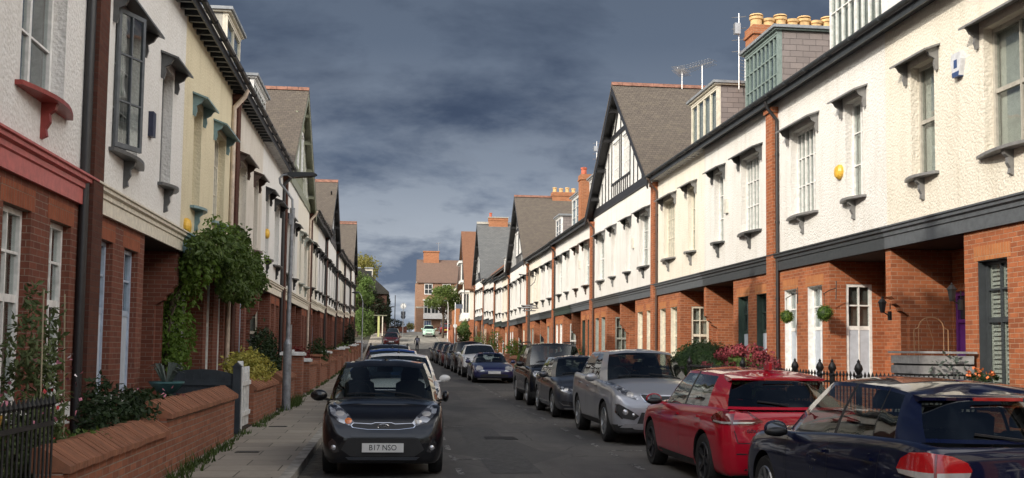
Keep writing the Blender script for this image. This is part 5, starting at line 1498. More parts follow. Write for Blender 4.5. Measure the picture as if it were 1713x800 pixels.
HATCH = dict(L=4.25, W=1.79, H=1.46, wb=2.62, fo=.86, r=.325, hood=1.06, wtop=1.78, rtop=.42, rbase=.13, belt=(.93, .985), cowl=1.0, nose=.76, tail=.93,
             side=[(1.55, 2.05, 'S'), (2.42, 2.46, 'B'), (2.50, 2.53, 'S'), (3.42, 3.28, 'A'), (3.46, 3.34, 'A')], seams=seam5(.93, 1.5, 2.46, 3.4), handles=[(2.33, .83), (3.24, .85)], spoiler=.10)
kia = dict(L=3.6, W=1.60, H=1.48, wb=2.385, fo=.70, r=.29, tw=.175, hood=.80, wtop=1.52, rtop=.34, rbase=.10, belt=(.93, 1.0), cowl=.985, nose=.80, tail=.97, bump=.50, zb=.19, rw=.715, gw=.925, wglass=CGLASS_K, fold=-1, topf=.85,
           nosest=[(.36, .975, .19, .895, .885), (.17, .945, .18, .80, .785), (.07, .885, .18, .69, .685), (.02, .80, .20, .56, .575), (0, .66, .25, .50, .51)],
           side=[(1.22, 1.80, 'S'), (2.02, 2.06, 'B'), (2.09, 2.12, 'S'), (2.85, 2.72, 'A')], paint=P_BLACK, detail=kia_detail, seams=seam5(.96, 1.2, 2.05, 2.8), handles=[(1.95, .86), (2.68, .88)], mir=.36, crown=.05, nosew=.055)
K_ = car('hatchback', 'small black hatchback facing the viewer at the left kerb, plate B17 NSO', 'car', (-.085, 13.6 + 1.8, zr(15.6)), 'toward', kia)
white = dict(HATCH); white.update(L=4.06, W=1.74, H=1.50, wb=2.52, paint=P_WHITE, detail=far_detail, rw=.69, aerial=1.85)
car('hatchback', 'white hatchback directly behind the small black one at the left kerb', 'car', (.15, 20.6 + 2.03, zr(22.6)), 'toward', white)
blue = dict(HATCH); blue.update(L=4.1, W=1.72, H=1.56, paint=P_BLUE, far=True, detail=far_detail, rw=.70, aerial=1.85, roofmat=carpaint('blue_roof_paint', (.028, .085, .30)))
car('hatchback', 'bright blue hatchback third in the left hand line of parked cars', 'car', (.02, 25.6 + 2.05, zr(27.6)), 'toward', blue)
dark = dict(HATCH); dark.update(L=4.3, W=1.78, H=1.64, paint=P_DARK, far=True, detail=far_detail, rw=.70, rails=1)
car('estate_car', 'dark car with roof rails, fourth in the left hand line', 'car', (-.08, 31.2 + 2.15, zr(33.4)), 'toward', dark)

golf6 = dict(HATCH); golf6.update(tint=1, mz=.02, L=4.12, H=1.475, W=1.79, paint=P_NAVY, detail=golf6_detail, rbase=.17, rtop=.62, rdrop=.075, fin=0, strip=None, rim=RIM, twin=0, spokes=7, rw=.665, tail=1.0, belt=(.94, 1.03), lowmir=1, fo=.87, wb=2.58, rgz=1.04,
    side=[(1.55, 2.05, 'S'), (2.40, 2.44, 'B'), (2.46, 2.49, 'S'), (3.12, 3.05, 'B'), (3.14, 3.07, 'S'), (3.50, 3.30, 'A'), (3.53, 3.4, 'A')])
car('hatchback', 'dark navy hatchback seen from behind, nearest car on the right', 'car', (4.62, 7.2 + 2.06, 0), 'away', golf6)
golf7 = dict(HATCH); golf7.update(L=4.27, W=1.79, H=1.45, paint=P_RED, detail=golf7_detail, fin=1, rim=RIM_D, twin=1, spokes=5, r=.33, tint=1, sill_trim=1, rtop=.60, rbase=.20, rdrop=.06, tail=.95, rw=.665, rblack=0, lowmir=1, rgz=.99, handlemat=P_RED)
car('hatchback', 'bright red hatchback seen from behind, second car on the right', 'car', (4.66, 11.95 + 2.13, zr(14)), 'away', golf7)
sport = dict(L=4.44, W=1.86, H=1.65, wb=2.64, fo=.90, r=.36, tw=.225, hood=1.10, wtop=1.88, rtop=.45, rbase=.14, belt=(1.06, 1.16), cowl=1.13, nose=.915, tail=1.10, bump=.60, zb=.26, rw=.68, gw=.90, clad=.34, arch=1.12, nosew=.05,
    side=[(1.62, 2.16, 'S'), (2.48, 2.52, 'B'), (2.55, 2.58, 'S'), (3.42, 3.30, 'A')], paint=P_SILV, detail=sport_detail, seams=seam5(1.06, 1.55, 2.5, 3.4, .34), handles=[(2.38, .95), (3.28, .99)], tint=1, spokes=5, rim=RIM, sill_trim=1, crown=.06)
car('suv', 'silver sport utility car facing the viewer behind the red hatchback', 'car', (4.69, 17.95 + 2.22, zr(20.2)), 'toward', sport)
grey = dict(HATCH); grey.update(L=4.1, W=1.75, H=1.455, wb=2.55, nose=.745, paint=P_GREY, detail=greyhatch_detail, spokes=5, strip=(1.3, 3.3, .33), rw=.67)
car('hatchback', 'dark grey hatchback facing the viewer behind the silver car', 'car', (4.64, 24.2 + 2.05, zr(26.2)), 'toward', grey)
bsuv = dict(L=4.5, W=1.85, H=1.74, wb=2.66, fo=.82, r=.365, tw=.22, hood=1.12, wtop=1.62, rtop=.14, rbase=.08, belt=(1.08, 1.11), cowl=1.14, nose=.97, tail=1.08, bump=.62, zb=.27, rw=.735, gw=.905, arch=1.13, crown=.04, rdrop=.01, nosew=.08, clad=.40,
    side=[(1.58, 1.86, 'S'), (2.45, 2.47, 'B'), (2.52, 2.54, 'S'), (3.40, 3.40, 'B'), (3.46, 3.46, 'S'), (4.25, 4.22, 'A')], paint=P_BLACK, detail=blacksuv_detail, rails=1, tint=1, wglass=CGLASS_D, seams=seam5(1.08, 1.5, 2.5, 3.45, .35), handles=[(2.36, .98), (3.3, .99)], strip=(1.6, 2.4, .62), spokes=6)
car('suv', 'boxy black four wheel drive with roof rails behind the dark grey hatchback', 'car', (4.68, 28.9 + 2.25, zr(31)), 'toward', bsuv)
pors = dict(L=4.3, W=1.80, H=1.27, wb=2.42, fo=.90, r=.325, tw=.23, hood=1.40, wtop=2.02, rtop=1.35, rbase=.55, belt=(.82, .84), cowl=.88, nose=.61, tail=.80, bump=.44, zb=.17, rw=.62, gw=.86, crown=.05, nosew=.05,
    side=[(1.92, 2.22, 'S'), (2.62, 2.6, 'A')], paint=P_PORS, detail=porsche_detail, rgz=.82, seams=[], handles=[])
car('sports_car', 'low indigo sports car with round headlamps, alone after the gap on the right', 'car', (4.28, 44.3 + 2.15, zr(46.4)), 'toward', pors)
for nm, lb, cat, y, x, base, upd in (
    ('suv', 'white crossover with black lower bumper just behind the indigo sports car', 'car', 50.2, 4.25, sport, dict(paint=P_WHITE, H=1.6, clad=.5)),
    ('suv', 'black car with a tall roof behind the white crossover', 'car', 56., 4.2, bsuv, dict(paint=P_BLACK, H=1.68, rails=0)),
    ('hatchback', 'dark grey car fourth from the far end of the right hand line', 'car', 62.2, 4.1, HATCH, dict(paint=P_DARK, H=1.52)),
    ('hatchback', 'dark red car third from the far end of the right hand line', 'car', 68.4, 4.05, HATCH, dict(paint=P_DRED, H=1.5)),
    ('hatchback', 'black car second from the far end of the right hand line', 'car', 74.4, 3.95, HATCH, dict(paint=P_BLACK, H=1.5)),
    ('hatchback', 'mid grey car at the far end of the right hand line', 'car', 80.8, 3.9, HATCH, dict(paint=P_GREYM, H=1.5))):
    d = dict(base); d.update(far=True, detail=far_detail, seams=[], handles=[]); d.update(upd)
    car(nm, lb, cat, (x, y + d['L'] / 2, zr(y + 2)), 'toward', d)
d = dict(HATCH); d.update(far=True, detail=far_detail, paint=P_DRED, H=1.5, W=1.85)
car('hatchback', 'maroon car facing the viewer on the left where the street climbs', 'car', (-.05, 118., zr(118)), 'toward', d)
d = dict(HATCH); d.update(far=True, detail=far_detail, paint=P_DARK, H=1.5)
car('hatchback', 'dark car behind the maroon one on the left of the climb', 'car', (.1, 128., zr(128)), 'toward', d)
d = dict(HATCH); d.update(far=True, detail=far_detail, paint=P_MINT, L=3.55, W=1.63, H=1.49, wb=2.3, fo=.68, r=.29, rw=.66, side=kia['side'], hood=.8, wtop=1.4, crown=.09, nose=.80)
car('city_car', 'tiny mint green city car facing down the hill in front of the brick end house', 'car', (4.72, 138., zr(138) + .03), 'toward', d)
d = dict(HATCH); d.update(far=True, detail=far_rear_detail, paint=P_DRED, H=1.5)
car('hatchback', 'dark red car parked to the right of the mint green one', 'car', (7.15, 143., zr(143) + .12), 'away', d)
# ------------------------------------------------------------------ vegetation
from mathutils import noise as mnoise
LEAF = {'vine': leafmat('vine_leaf', (.028, .056, .012), (.115, .175, .036)), 'vine_lit': leafmat('lit_vine_leaf', (.08, .15, .02), (.17, .27, .05), .5),
        'dark': leafmat('dark_shrub_leaf', (.014, .030, .012), (.040, .070, .024)), 'gold': leafmat('variegated_leaf', (.16, .18, .03), (.60, .52, .12)),
        'box': leafmat('box_leaf', (.012, .034, .010), (.045, .085, .020)), 'acer': leafmat('red_acer_leaf', (.09, .012, .014), (.22, .03, .03)), 'bush': leafmat('hedge_leaf', (.055, .10, .020), (.16, .24, .06)),
        'tree': leafmat('tree_leaf', (.05, .085, .018), (.14, .19, .05)), 'autumn': leafmat('yellowing_leaf', (.13, .13, .03), (.30, .27, .07)), 'ivy': leafmat('ivy_leaf', (.010, .018, .008), (.030, .045, .016)),
        'pale': leafmat('pale_stem_leaf', (.06, .09, .03), (.15, .19, .08)), 'grey': leafmat('grey_green_leaf', (.06, .08, .07), (.13, .16, .14)), 'topiary': leafmat('topiary_leaf', (.05, .10, .012), (.15, .24, .04), .3)}
PET = {'pink': plain('pink_petal', (.62, .22, .30), .6, var=.3, scale=30), 'red': plain('red_petal', (.55, .05, .06), .6, var=.3, scale=30), 'hyd': plain('hydrangea_petal', (.25, .032, .045), .7, var=.45, scale=14),
       'orange': plain('orange_petal', (.75, .20, .06), .6, var=.25, scale=30), 'magenta': plain('magenta_petal', (.45, .07, .32), .6, var=.2, scale=30), 'white': plain('white_petal', (.75, .68, .68), .6, var=.2, scale=30)}
BARK = plain('bark', (.085, .06, .042), .9, var=.4, scale=14, bump=.6, bscale=30)
CANE = plain('cane', (.35, .30, .2), .7)

def leaves(name, blobs, n, size, mat, parent=None, seed=1, shell=.45, gap=.0, gfreq=2.2, droop=0., outw=.6, aspect=.55):
    r = random.Random(seed); mb = MB(); tot = sum(b[3] * b[4] * b[5] for b in blobs); cum = []; s_ = 0
    for b in blobs: s_ += b[3] * b[4] * b[5]; cum.append(s_ / tot)
    k = 0; tries = 0
    while k < n and tries < n * 6:
        tries += 1; u = r.random(); bi = next(i for i, c in enumerate(cum) if u <= c); b = blobs[bi]
        d = Vector((r.gauss(0, 1), r.gauss(0, 1), r.gauss(0, 1))).normalized(); rad = lerp(r.random() ** (1 / 3), 1., shell) * r.uniform(.86, 1.08)
        p = Vector((b[0] + d.x * b[3] * rad, b[1] + d.y * b[4] * rad, b[2] + d.z * b[5] * rad))
        nv = mnoise.noise(p * gfreq)
        if nv < gap - .5 + (.15 if rad > .95 else 0): continue
        p += d * .12 * size * 4 * mnoise.noise(p * 1.7)
        nn = (d * outw + Vector((r.gauss(0, .6), r.gauss(0, .6), r.gauss(0, .6) + .35))).normalized()
        t1 = nn.orthogonal().normalized(); t1 = Matrix.Rotation(r.random() * 6.28, 3, nn) @ t1
        if droop: t1 = (t1 + Vector((0, 0, -droop))).normalized(); nn = (nn - t1 * nn.dot(t1)).normalized()
        t2 = nn.cross(t1); L_ = size * r.uniform(.6, 1.3); wv = L_ * aspect
        a = p; c = p + t1 * L_; m_ = p + t1 * L_ * .45 - nn * L_ * .08
        mb.tri(a, m_ + t2 * wv * .5, c); mb.tri(a, c, m_ - t2 * wv * .5); k += 1
    o = mb.build(name, mat, parent)
    if name in ('flower', 'young_shoots', 'trailing_plant'): o['kind'] = 'stuff'
    return o

def stems(name, lines, parent, mat=None, r=.012):
    mb = MB()
    for l in lines: mb.tube(l[:-1] if isinstance(l[-1], (int, float)) else l, l[-1] if isinstance(l[-1], (int, float)) else r, 5)
    return mb.build(name, mat or BARK, parent, 50)

def shrub(name, label, cat, x, y, z0, rx, ry, rz, n, size, mat, seed=1, group=None, gap=.1, lumps=7, **kw):
    T = thing(name, label, cat, (x, y, z0), 0, group); r = random.Random(seed)
    bl = [(0, 0, rz * .95, rx * .72, ry * .72, rz * .8)]
    for _ in range(lumps):
        a = r.random() * 6.28; f = r.uniform(.35, .62)
        bl.append((rx * f * math.cos(a), ry * f * math.sin(a), rz * r.uniform(.6, 1.45), rx * r.uniform(.3, .5), ry * r.uniform(.3, .5), rz * r.uniform(.28, .5)))
    leaves('foliage', bl, n, size, mat, T, seed, gap=gap, **kw)
    stems('stem', [[(0, 0, -.1), (r.uniform(-.3, .3) * rx, r.uniform(-.3, .3) * ry, rz * .6), (r.uniform(-.6, .6) * rx, r.uniform(-.6, .6) * ry, rz * 1.2), .018] for _ in range(5)], T)
    return T

# left hand front gardens ------------------------------------------------
gl = lambda y: zr(y) + .12
def wall_seg(y0, y1, ztop, label, side='L', pier=None):
    """low brick garden wall; its coping of brick on edge slopes down towards the pavement"""
    T = thing('garden_wall', label, 'wall', (-2.72 if side == 'L' else 7.02, (y0 + y1) / 2, zr((y0 + y1) / 2) + .05), 0, 'low brick garden walls along the pavements')
    h = (y1 - y0) / 2; sg = 1 if side == 'L' else -1; zt = ztop - zr((y0 + y1) / 2) - .05
    mb = MB(); mb.box(-.11 * sg, .11 * sg, -h, h, -.2, zt - .20); mb.build('wall_body', BR_W, T)
    mb = MB(); k = int((y1 - y0) / .082)
    r = random.Random(int(y0 * 10))
    for i in range(k):
        a = -h + i * (2 * h / k); b = a + 2 * h / k - .007; e = r.uniform(-.006, .006)
        mb.prism([(.17 * sg, zt - .205 + e), (.17 * sg, zt - .15 + e), (-.06 * sg, zt + e), (-.13 * sg, zt + e), (-.15 * sg, zt - .04), (-.15 * sg, zt - .2)], 'y', a, b)
    mb.build('coping', COPE, T)
    mb = MB(); mb.prism([(.155 * sg, zt - .21), (.155 * sg, zt - .165), (-.06 * sg, zt - .012), (-.135 * sg, zt - .012), (-.14 * sg, zt - .21)], 'y', -h + .004, h - .004); mb.build('coping_mortar', plain('coping_mortar', (.13, .10, .08), .95), T)
    return T
def copemat():
    m, t = newmat('coping_brick'); p = t.pos(); sp_ = t.n('ShaderNodeSeparateXYZ', ins={'Vector': p})
    cell = t.n('ShaderNodeTexWhiteNoise', noise_dimensions='1D', ins={'W': t.math('FLOOR', t.math('DIVIDE', sp_.outputs[1], .082))}).outputs[0]
    c = t.mix(cell, (.25, .112, .068), (.33, .15, .09)); nz = t.noise(p, 8., 4, .7)
    c = t.mix(t.ramp(nz, [(.45, 0.), (.75, .6)]), c, (.12, .075, .055)); t.out(t.bsdf(c, .9, 0, .2, t.bump(t.noise(p, 50., 3), .5, .006))); return m
COPE = copemat()
wall_seg(9.0, 12.95, .84, 'low brick garden wall with sloped coping, nearest on the left by the iron railing')
wall_seg(12.96, 18.45, 1.02, 'brick garden wall with orange coping ending at the dark open gate')
wall_seg(20.95, 25.0, 1.05, 'brick garden wall below the golden variegated shrub')
wall_seg(26.0, 29.6, 1.08, 'short brick garden wall just past the grey lamp post')
def capped_pier(y, zt, w_=.42, white=True, label=''):
    T = thing('gate_pier', label, 'pier', (-2.72, y, zr(y) + .05), 0, 'brick gate piers along the left pavement')
    mb = MB(); mb.box(-w_ / 2, w_ / 2, -w_ / 2, w_ / 2, -.2, zt - .1); mb.build('pier_body', BR_W, T)
    mb = MB(); mb.box(-w_ / 2 - .06, w_ / 2 + .06, -w_ / 2 - .06, w_ / 2 + .06, zt - .1, zt - .02)
    if white: mb.box(-.03, .03, -.03, .03, zt - .02, zt + .06); mb.box(-w_ / 2 - .02, w_ / 2 + .02, -w_ / 2 - .02, w_ / 2 + .02, zt - .02, zt + .0)
    mb.build('cap', PAINT['white'] if white else COPE, T); return T
capped_pier(30.2, 1.36, .55, True, 'brick gate pier with a white cap, first past the lamp post')
capped_pier(33.6, 1.12, .42, True, 'shorter white capped brick pier behind the tall one')
wall_seg(33.9, 38.2, 1.34, 'brick garden wall in front of the red shrub')
capped_pier(38.6, 1.2, .42, False, 'plain brick pier at the end of the red shrub garden')
yy = 40.2
LP = 0
NTH = ['nearest', 'second', 'third', 'fourth', 'fifth', 'sixth', 'seventh', 'eighth', 'ninth', 'tenth']
while yy < 92:
    wall_seg(yy, yy + 4.2, zr(yy + 2) + .98, 'far brick garden wall on the left, %s beyond the red shrub' % NTH[LP])
    capped_pier(yy + 4.6, 1.22, .42, LP % 3 != 1, 'far brick pier on the left, %s beyond the red shrub garden' % NTH[LP]); yy += 6.1; LP += 1

# iron railing and gate nearest the viewer on the left
def railing(name, label, x, y0, y1, z0, zt, step=.105, group=None, finials=(), cat='railing', spear=.09):
    T = thing(name, label, cat, (x, y0, z0), 0, group); h = zt - z0
    mb = MB(); n = int((y1 - y0) / step)
    for z in (h * .18, h * .82): mb.box(-.012, .012, 0, y1 - y0, z - .018, z + .018)
    mb.build('rail', IRON, T)
    mb = MB()
    for k in range(n + 1):
        y = k * (y1 - y0) / n; mb.tube([(0, y, 0), (0, y, h - spear)], .0095, 6); mb.lathe([(.010, h - spear), (.026, h - spear * .7), (.012, h - spear * .3), (.002, h)], 6, (0, y, 0))
    o = mb.build('baluster', IRON, T)
    if n > 0: o['kind'] = 'stuff'
    for y in finials:
        mb = MB(); mb.lathe([(.042, -.1), (.042, h - .1), (.06, h - .08), (.026, h - .05), (.036, h - .03), (.066, h + .03), (.054, h + .08), (.02, h + .13), (.024, h + .15), (.002, h + .18)], 12, (0, y - y0, 0)); mb.build('finial_post', IRON, T, 40)
    return T
railing('iron_railing', 'black iron gate and railing with spear tops at the bottom left', -2.66, 6.0, 8.85, .05, 1.27, .095)
# yellow pot hung on the railing
T = thing('flower_pot', 'yellow pot of pink flowers hung on the black railing', 'flower pot', (-2.80, 7.85, 1.0)); T.scale = (.75, .75, .75)
mb = MB(); mb.lathe([(.09, 0), (.13, .19), (.15, .19), (.15, .22), (.125, .22)], 18); mb.build('pot', plain('ochre_pot', (.60, .36, .07), .5), T, 40)
leaves('foliage', [(0, 0, .3, .17, .17, .13)], 160, .06, LEAF['pale'], T, 4); leaves('flower', [(0, 0, .36, .2, .2, .14)], 20, .05, PET['pink'], T, 5, aspect=.9)
# sweet peas climbing on canes
T = thing('climbing_plant', 'tall straggly sweet pea with pink and red flowers on canes behind the railing', 'plant', (-3.15, 9.75, gl(10)))
stems('cane', [[(dx, dy, -.1), (dx * .8, dy * .8, 2.0)] for dx, dy in ((-.25, -.5), (.25, -.4), (.2, .5))], T, CANE, .007)
leaves('foliage', [(0, 0, .45, .36, .75, .5), (0, .05, 1.0, .3, .6, .5), (0, .1, 1.5, .24, .45, .35), (.05, .2, 1.85, .16, .35, .25), (.1, -.3, .7, .3, .5, .5)], 3600, .085, LEAF['pale'], T, 11, gap=.26, gfreq=3.5, aspect=.4, shell=.2)
leaves('flower', [(.12, .3, 1.15, .3, .6, .35), (.1, -.3, .85, .3, .4, .25)], 46, .055, PET['pink'], T, 12, aspect=1.); leaves('flower', [(.1, .1, 1.0, .3, .6, .4)], 14, .055, PET['red'], T, 13, aspect=1.); leaves('flower', [(.1, .5, 1.3, .25, .3, .25)], 12, .05, PET['white'], T, 14, aspect=1.)
shrub('shrub', 'dark leafy shrub behind the nearest left hand garden wall', 'shrub', -3.1, 12.6, gl(12.6), .5, 1.4, .62, 3000, .08, LEAF['dark'], 21, gap=.15)
shrub('shrub', 'low mixed green shrub between the sweet peas and the dark shrub', 'shrub', -3.05, 10.9, gl(11), .4, 1.0, .4, 1500, .075, LEAF['bush'], 22, gap=.2)
T = shrub('flowering_shrub', 'small dark shrub with a few pink blooms below the white sill', 'shrub', -3.2, 14.9, gl(15), .45, 1.2, .52, 1800, .08, LEAF['dark'], 23, gap=.2)
leaves('flower', [(.1, 0, .75, .4, .8, .25)], 30, .07, PET['pink'], T, 24, aspect=1.); leaves('flower', [(.3, -1.2, .62, .2, .3, .1)], 8, .07, PET['magenta'], T, 25, aspect=1.)
# teal bowl with a spiky plant
T = thing('planter_bowl', 'teal bowl of spiky leaves beside the dark garden gate', 'planter', (-3.5, 17.3, gl(17))); T.scale = (.75, .75, .92)
mb = MB(); mb.lathe([(.13, 0), (.09, .05), (.07, .8), (.2, .85), (.36, 1.0), (.36, 1.03), (.3, 1.02), (.05, .95)], 20); mb.build('bowl', paint('teal_glaze', (.07, .17, .18), .3), T, 40)
mb = MB(); r = random.Random(8)
for k in range(26):
    a = r.random() * 6.28; l = r.uniform(.25, .5); d = Vector((math.cos(a), math.sin(a), 0)); s = Vector((-math.sin(a), math.cos(a), 0)) * .03; b = Vector((0, 0, 1.0)) + d * .08
    m_ = b + d * l * .5 + Vector((0, 0, l * .7)); e = b + d * l + Vector((0, 0, l * .55)); mb.quad(b - s, b + s, m_ + s, m_ - s); mb.tri(m_ - s, m_ + s, e)
mb.build('spiky_leaves', LEAF['grey'], T)
# dark gate standing open, square to the street
T = thing('garden_gate', 'dark slate coloured wooden gate with arched top standing open on the left', 'gate', (-3.78, 18.9, gl(19)))
mb = MB()
mb.prism([(0, .05), (1.06, .05), (1.06, 1.02), (.8, 1.08), (.53, 1.1), (.26, 1.08), (0, 1.02)], 'y', 0, .045)
for k in range(1, 8): mb.box(k * .132 - .004, k * .132 + .004, -.006, .001, .1, 1.0)
mb.box(.01, 1.05, -.03, -.0065, .18, .27); mb.box(.01, 1.05, -.03, -.0065, .82, .91)
mb.build('gate_leaf', plain('slate_gate_paint', (.035, .045, .055), .5, var=.2), T)
mb = MB(); mb.box(1.07, 1.2, -.06, .07, -.2, 1.14); mb.prism([(1.05, 1.14), (1.22, 1.14), (1.135, 1.22)], 'y', -.075, .085); mb.build('gate_post', plain('slate_gate_paint', (0, 0, 0)), T)
T = thing('picket_gate', 'white picket gate with pointed pales next to the dark gate', 'gate', (-2.68, 19.6, zr(20) + .1))
for k in range(6):
    mb = MB(); y = k * .2; mb.prism([(y, .06), (y + .1, .06), (y + .1, 1.02), (y + .05, 1.14), (y, 1.02)], 'x', -.012, .012); mb.build('pale', PAINT['white'], T)
mb = MB(); mb.box(.013, .045, 0, 1.1, .25, .33); mb.box(.013, .045, 0, 1.1, .8, .88); mb.build('gate_rail', PAINT['white'], T)
mb = MB(); mb.box(-.05, .05, -.13, -.03, -.15, 1.1); mb.prism([(-.13, 1.1), (-.03, 1.1), (-.08, 1.25)], 'x', -.05, .05); mb.build('gate_post', PAINT['white'], T)
# the big climber over the yellow house's porch
T = thing('climbing_plant', 'large dark green climber spreading over the porch of the yellow house', 'climbing plant', (-3.6, 22.0, gl(22)))
stems('trunk', [[(-.6, -1.3, 0), (-.65, -1.2, 1.2), (-.6, -1.0, 2.4), (-.1, -.8, 3.2), (.1, .5, 3.4), (.1, 3.0, 3.2), .045], [(-.65, -1.2, 1.2), (-.5, -1.6, 2.0), (-.3, -1.2, 2.8), .02]], T)
leaves('foliage', [(.1, .0, 3.35, .5, 2.2, .45), (.15, 2.2, 3.3, .5, 2.1, .5), (.2, 3.6, 3.2, .42, 1.2, .40), (.0, -1.3, 3.25, .4, 1.0, .36), (.2, 1.6, 3.85, .25, .8, .28), (.3, 4.5, 3.05, .3, .8, .26), (.2, 1.4, 2.75, .35, 1.6, .3), (.25, 3.6, 2.7, .25, .7, .35), (.3, -.4, 2.8, .2, .5, .45), (.2, 5.2, 3.2, .2, .6, .16), (.15, 3.2, 3.95, .15, .4, .25)], 6600, .13, LEAF['vine'], T, 31, gap=.33, gfreq=1.5, droop=.7, shell=.35)
leaves('foliage', [(-.55, -.9, 1.75, .4, .85, .6), (-.5, -.8, 2.5, .42, .9, .5), (-.55, -.9, 1.2, .3, .7, .45), (-.1, -1.3, 2.95, .45, .7, .35)], 2600, .11, LEAF['vine_lit'], T, 32, gap=.22, gfreq=2., droop=.6, shell=.3)  # brighter copy of the vine leaf paints light onto the hanging growth
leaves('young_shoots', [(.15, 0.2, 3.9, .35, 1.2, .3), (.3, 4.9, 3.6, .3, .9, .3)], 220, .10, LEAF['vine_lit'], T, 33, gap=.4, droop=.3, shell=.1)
shrub('variegated_shrub', 'golden variegated shrub spilling over the brick wall by the lamp post', 'shrub', -3.0, 23.0, gl(23), .5, 2.4, .82, 5600, .085, LEAF['gold'], 41, gap=.16, lumps=9)
shrub('conifer_shrub', 'tall dark evergreen shrub against the wall behind the lamp post', 'shrub', -3.3, 28.0, gl(28), .5, 1.3, 1.15, 2200, .11, LEAF['dark'], 42, gap=.18)
shrub('spiky_shrub', 'spiky green shrub under the evergreen on the left', 'shrub', -3.25, 25.8, gl(26), .4, .9, .72, 800, .16, LEAF['bush'], 43, gap=.25, aspect=.2)
shrub('shrub', 'rounded dark shrub behind the white capped pier', 'shrub', -3.3, 32.2, gl(32), .5, 1.5, .68, 1300, .10, LEAF['dark'], 44, gap=.2)
shrub('red_acer', 'deep red leaved shrub over the garden wall on the left', 'shrub', -3.1, 36.4, gl(36), .55, 1.7, .80, 1500, .11, LEAF['acer'], 45, gap=.12)
shrub('round_bush', 'clipped round dark green bush past the red shrub', 'shrub', -3.0, 43.5, gl(43), .62, 1.1, .95, 1500, .10, LEAF['box'], 46, gap=.05)
k = 0
for (y, rx, rz, mt, sd, lb) in ((49, .5, .55, 'bush', 51, 'low green shrub, first beyond the clipped round bush'), (55, .5, .7, 'dark', 52, 'dark shrub, second beyond the clipped round bush'), (61, .55, .6, 'gold', 53, 'yellowish shrub, third beyond the clipped round bush'), (68, .5, .8, 'bush', 54, 'green shrub, fourth beyond the clipped round bush'), (75, .55, .7, 'dark', 55, 'dark shrub, fifth beyond the clipped round bush')):
    shrub('shrub', lb, 'shrub', -3.1, y, gl(y), rx, 1.4, rz, 600, .14, LEAF[mt], sd, 'shrubs in the far left gardens', gap=.2)
shrub('dark_climber', 'dark ivy column on the wall before the bright far bush', 'shrub', -3.3, 84., gl(84), .5, 1.6, 1.6, 900, .2, LEAF['ivy'], 56, gap=.1)
shrub('large_bush', 'large bright green bush leaning over the far left pavement', 'shrub', -3.25, 128., zr(128), 1.4, 2.2, 2.1, 3600, .24, LEAF['bush'], 57, gap=.15, lumps=10)

# lamp posts -------------------------------------------------------------
GALV = plain('galvanised_grey', (.30, .31, .33), .5, .35, var=.25, scale=8); LAMPH = plain('lamp_head_black', (.02, .022, .025), .4, var=.1)
T = thing('street_lamp', 'grey steel street lamp with a swan neck and flat black head on the left pavement', 'street lamp', (-2.42, 25.4, zr(25.4) + .1))
mb = MB(); mb.tube([(0, 0, -.1), (0, 0, 1.55)], .098, 16); mb.lathe([(.098, 1.55), (.055, 1.66)], 16); mb.build('base_column', GALV, T, 40)
mb = MB(); mb.tube([(0, 0, 1.6), (.03, 0, 4.72)], [.052, .046], 12); mb.lathe([(.06, 4.5), (.06, 4.75)], 12, (.03, 0, 0)); mb.build('pole', GALV, T, 40)
mb = MB(); mb.tube([(.03, 0, 4.7), (.02, 0, 4.95), (-.12, 0, 5.15), (-.27, 0, 5.33), (-.29, 0, 5.45), (-.22, 0, 5.53), (-.05, 0, 5.55)], .028, 8); mb.build('swan_neck', GALV, T, 50)
mb = MB(); mb.prism([(-.1, 5.52), (.0, 5.47), (.5, 5.52), (.58, 5.56), (.5, 5.60), (.05, 5.60), (-.1, 5.58)], 'y', -.13, .13); lh = mb.build('lamp_head', LAMPH, T)
mb = MB(); mb.box(.05, .45, -.09, .09, 5.485, 5.50); mb.xform(lambda x, y, z: (x, y, z + (x - .0) * .1 - .02)); mb.build('lens', CLEARL, lh)
mb = MB(); mb.box(-.04, .05, -.07, .07, 4.35, 4.62); mb.build('control_box', GALV, T)
def lamp(label, x, y, h, arm, white=False):
    T = thing('street_lamp', label, 'street lamp', (x, y, zr(y) + .1)); m_ = PAINT['white'] if white else GALV
    mb = MB(); mb.tube([(0, 0, -.1), (0, 0, 1.3), (0, 0, 1.35), (0, 0, h)], [.075, .07, .045, .04], 10); mb.build('pole', m_, T, 40)
    mb = MB(); mb.tube([(0, 0, h), (arm * .3, 0, h + .5), (arm * .75, 0, h + .75), (arm, 0, h + .72)], .03, 6); mb.build('arm', m_, T, 50)
    mb = MB(); mb.ball((arm * 1.2, 0, h + .7), (.3, .12, .07), 10, 6); mb.build('lamp_head', LAMPH, T, 50); return T
lamp('slim street lamp by the large bright bush on the far left', -2.2, 80., 4.3, -.45)
# heritage style lamp on the right with an oval hanging ring
T = thing('street_lamp', 'slim post on the right with a short bracket and an oval hanging basket ring', 'street lamp', (6.35, 49.3, zr(49.3) + .1))
mb = MB(); mb.tube([(0, 0, -.1), (0, 0, 1.2), (0, 0, 1.25), (0, 0, 5.0)], [.08, .075, .05, .045], 10); mb.build('pole', plain('lamp_brown', (.12, .085, .06), .5), T, 40)
mb = MB(); mb.tube([(0, 0, 4.75), (-.5, 0, 4.78)], .03, 6); mb.tube([(.0, 0, 4.2), (.25, 0, 4.45), (.3, 0, 4.7), (.0, 0, 4.78)], .018, 6); mb.tube([(-.42, 0, 4.75), (-.42, 0, 3.4)], .012, 5); mb.build('bracket', LAMPH, T)
mb = MB()
for rr, zz_ in ((.42, 3.22), (.36, 3.33), (.3, 3.1)): mb.tube([(rr * math.cos(2 * PI * k / 20), rr * math.sin(2 * PI * k / 20) * .8, zz_) for k in range(21)], .022, 5, False)
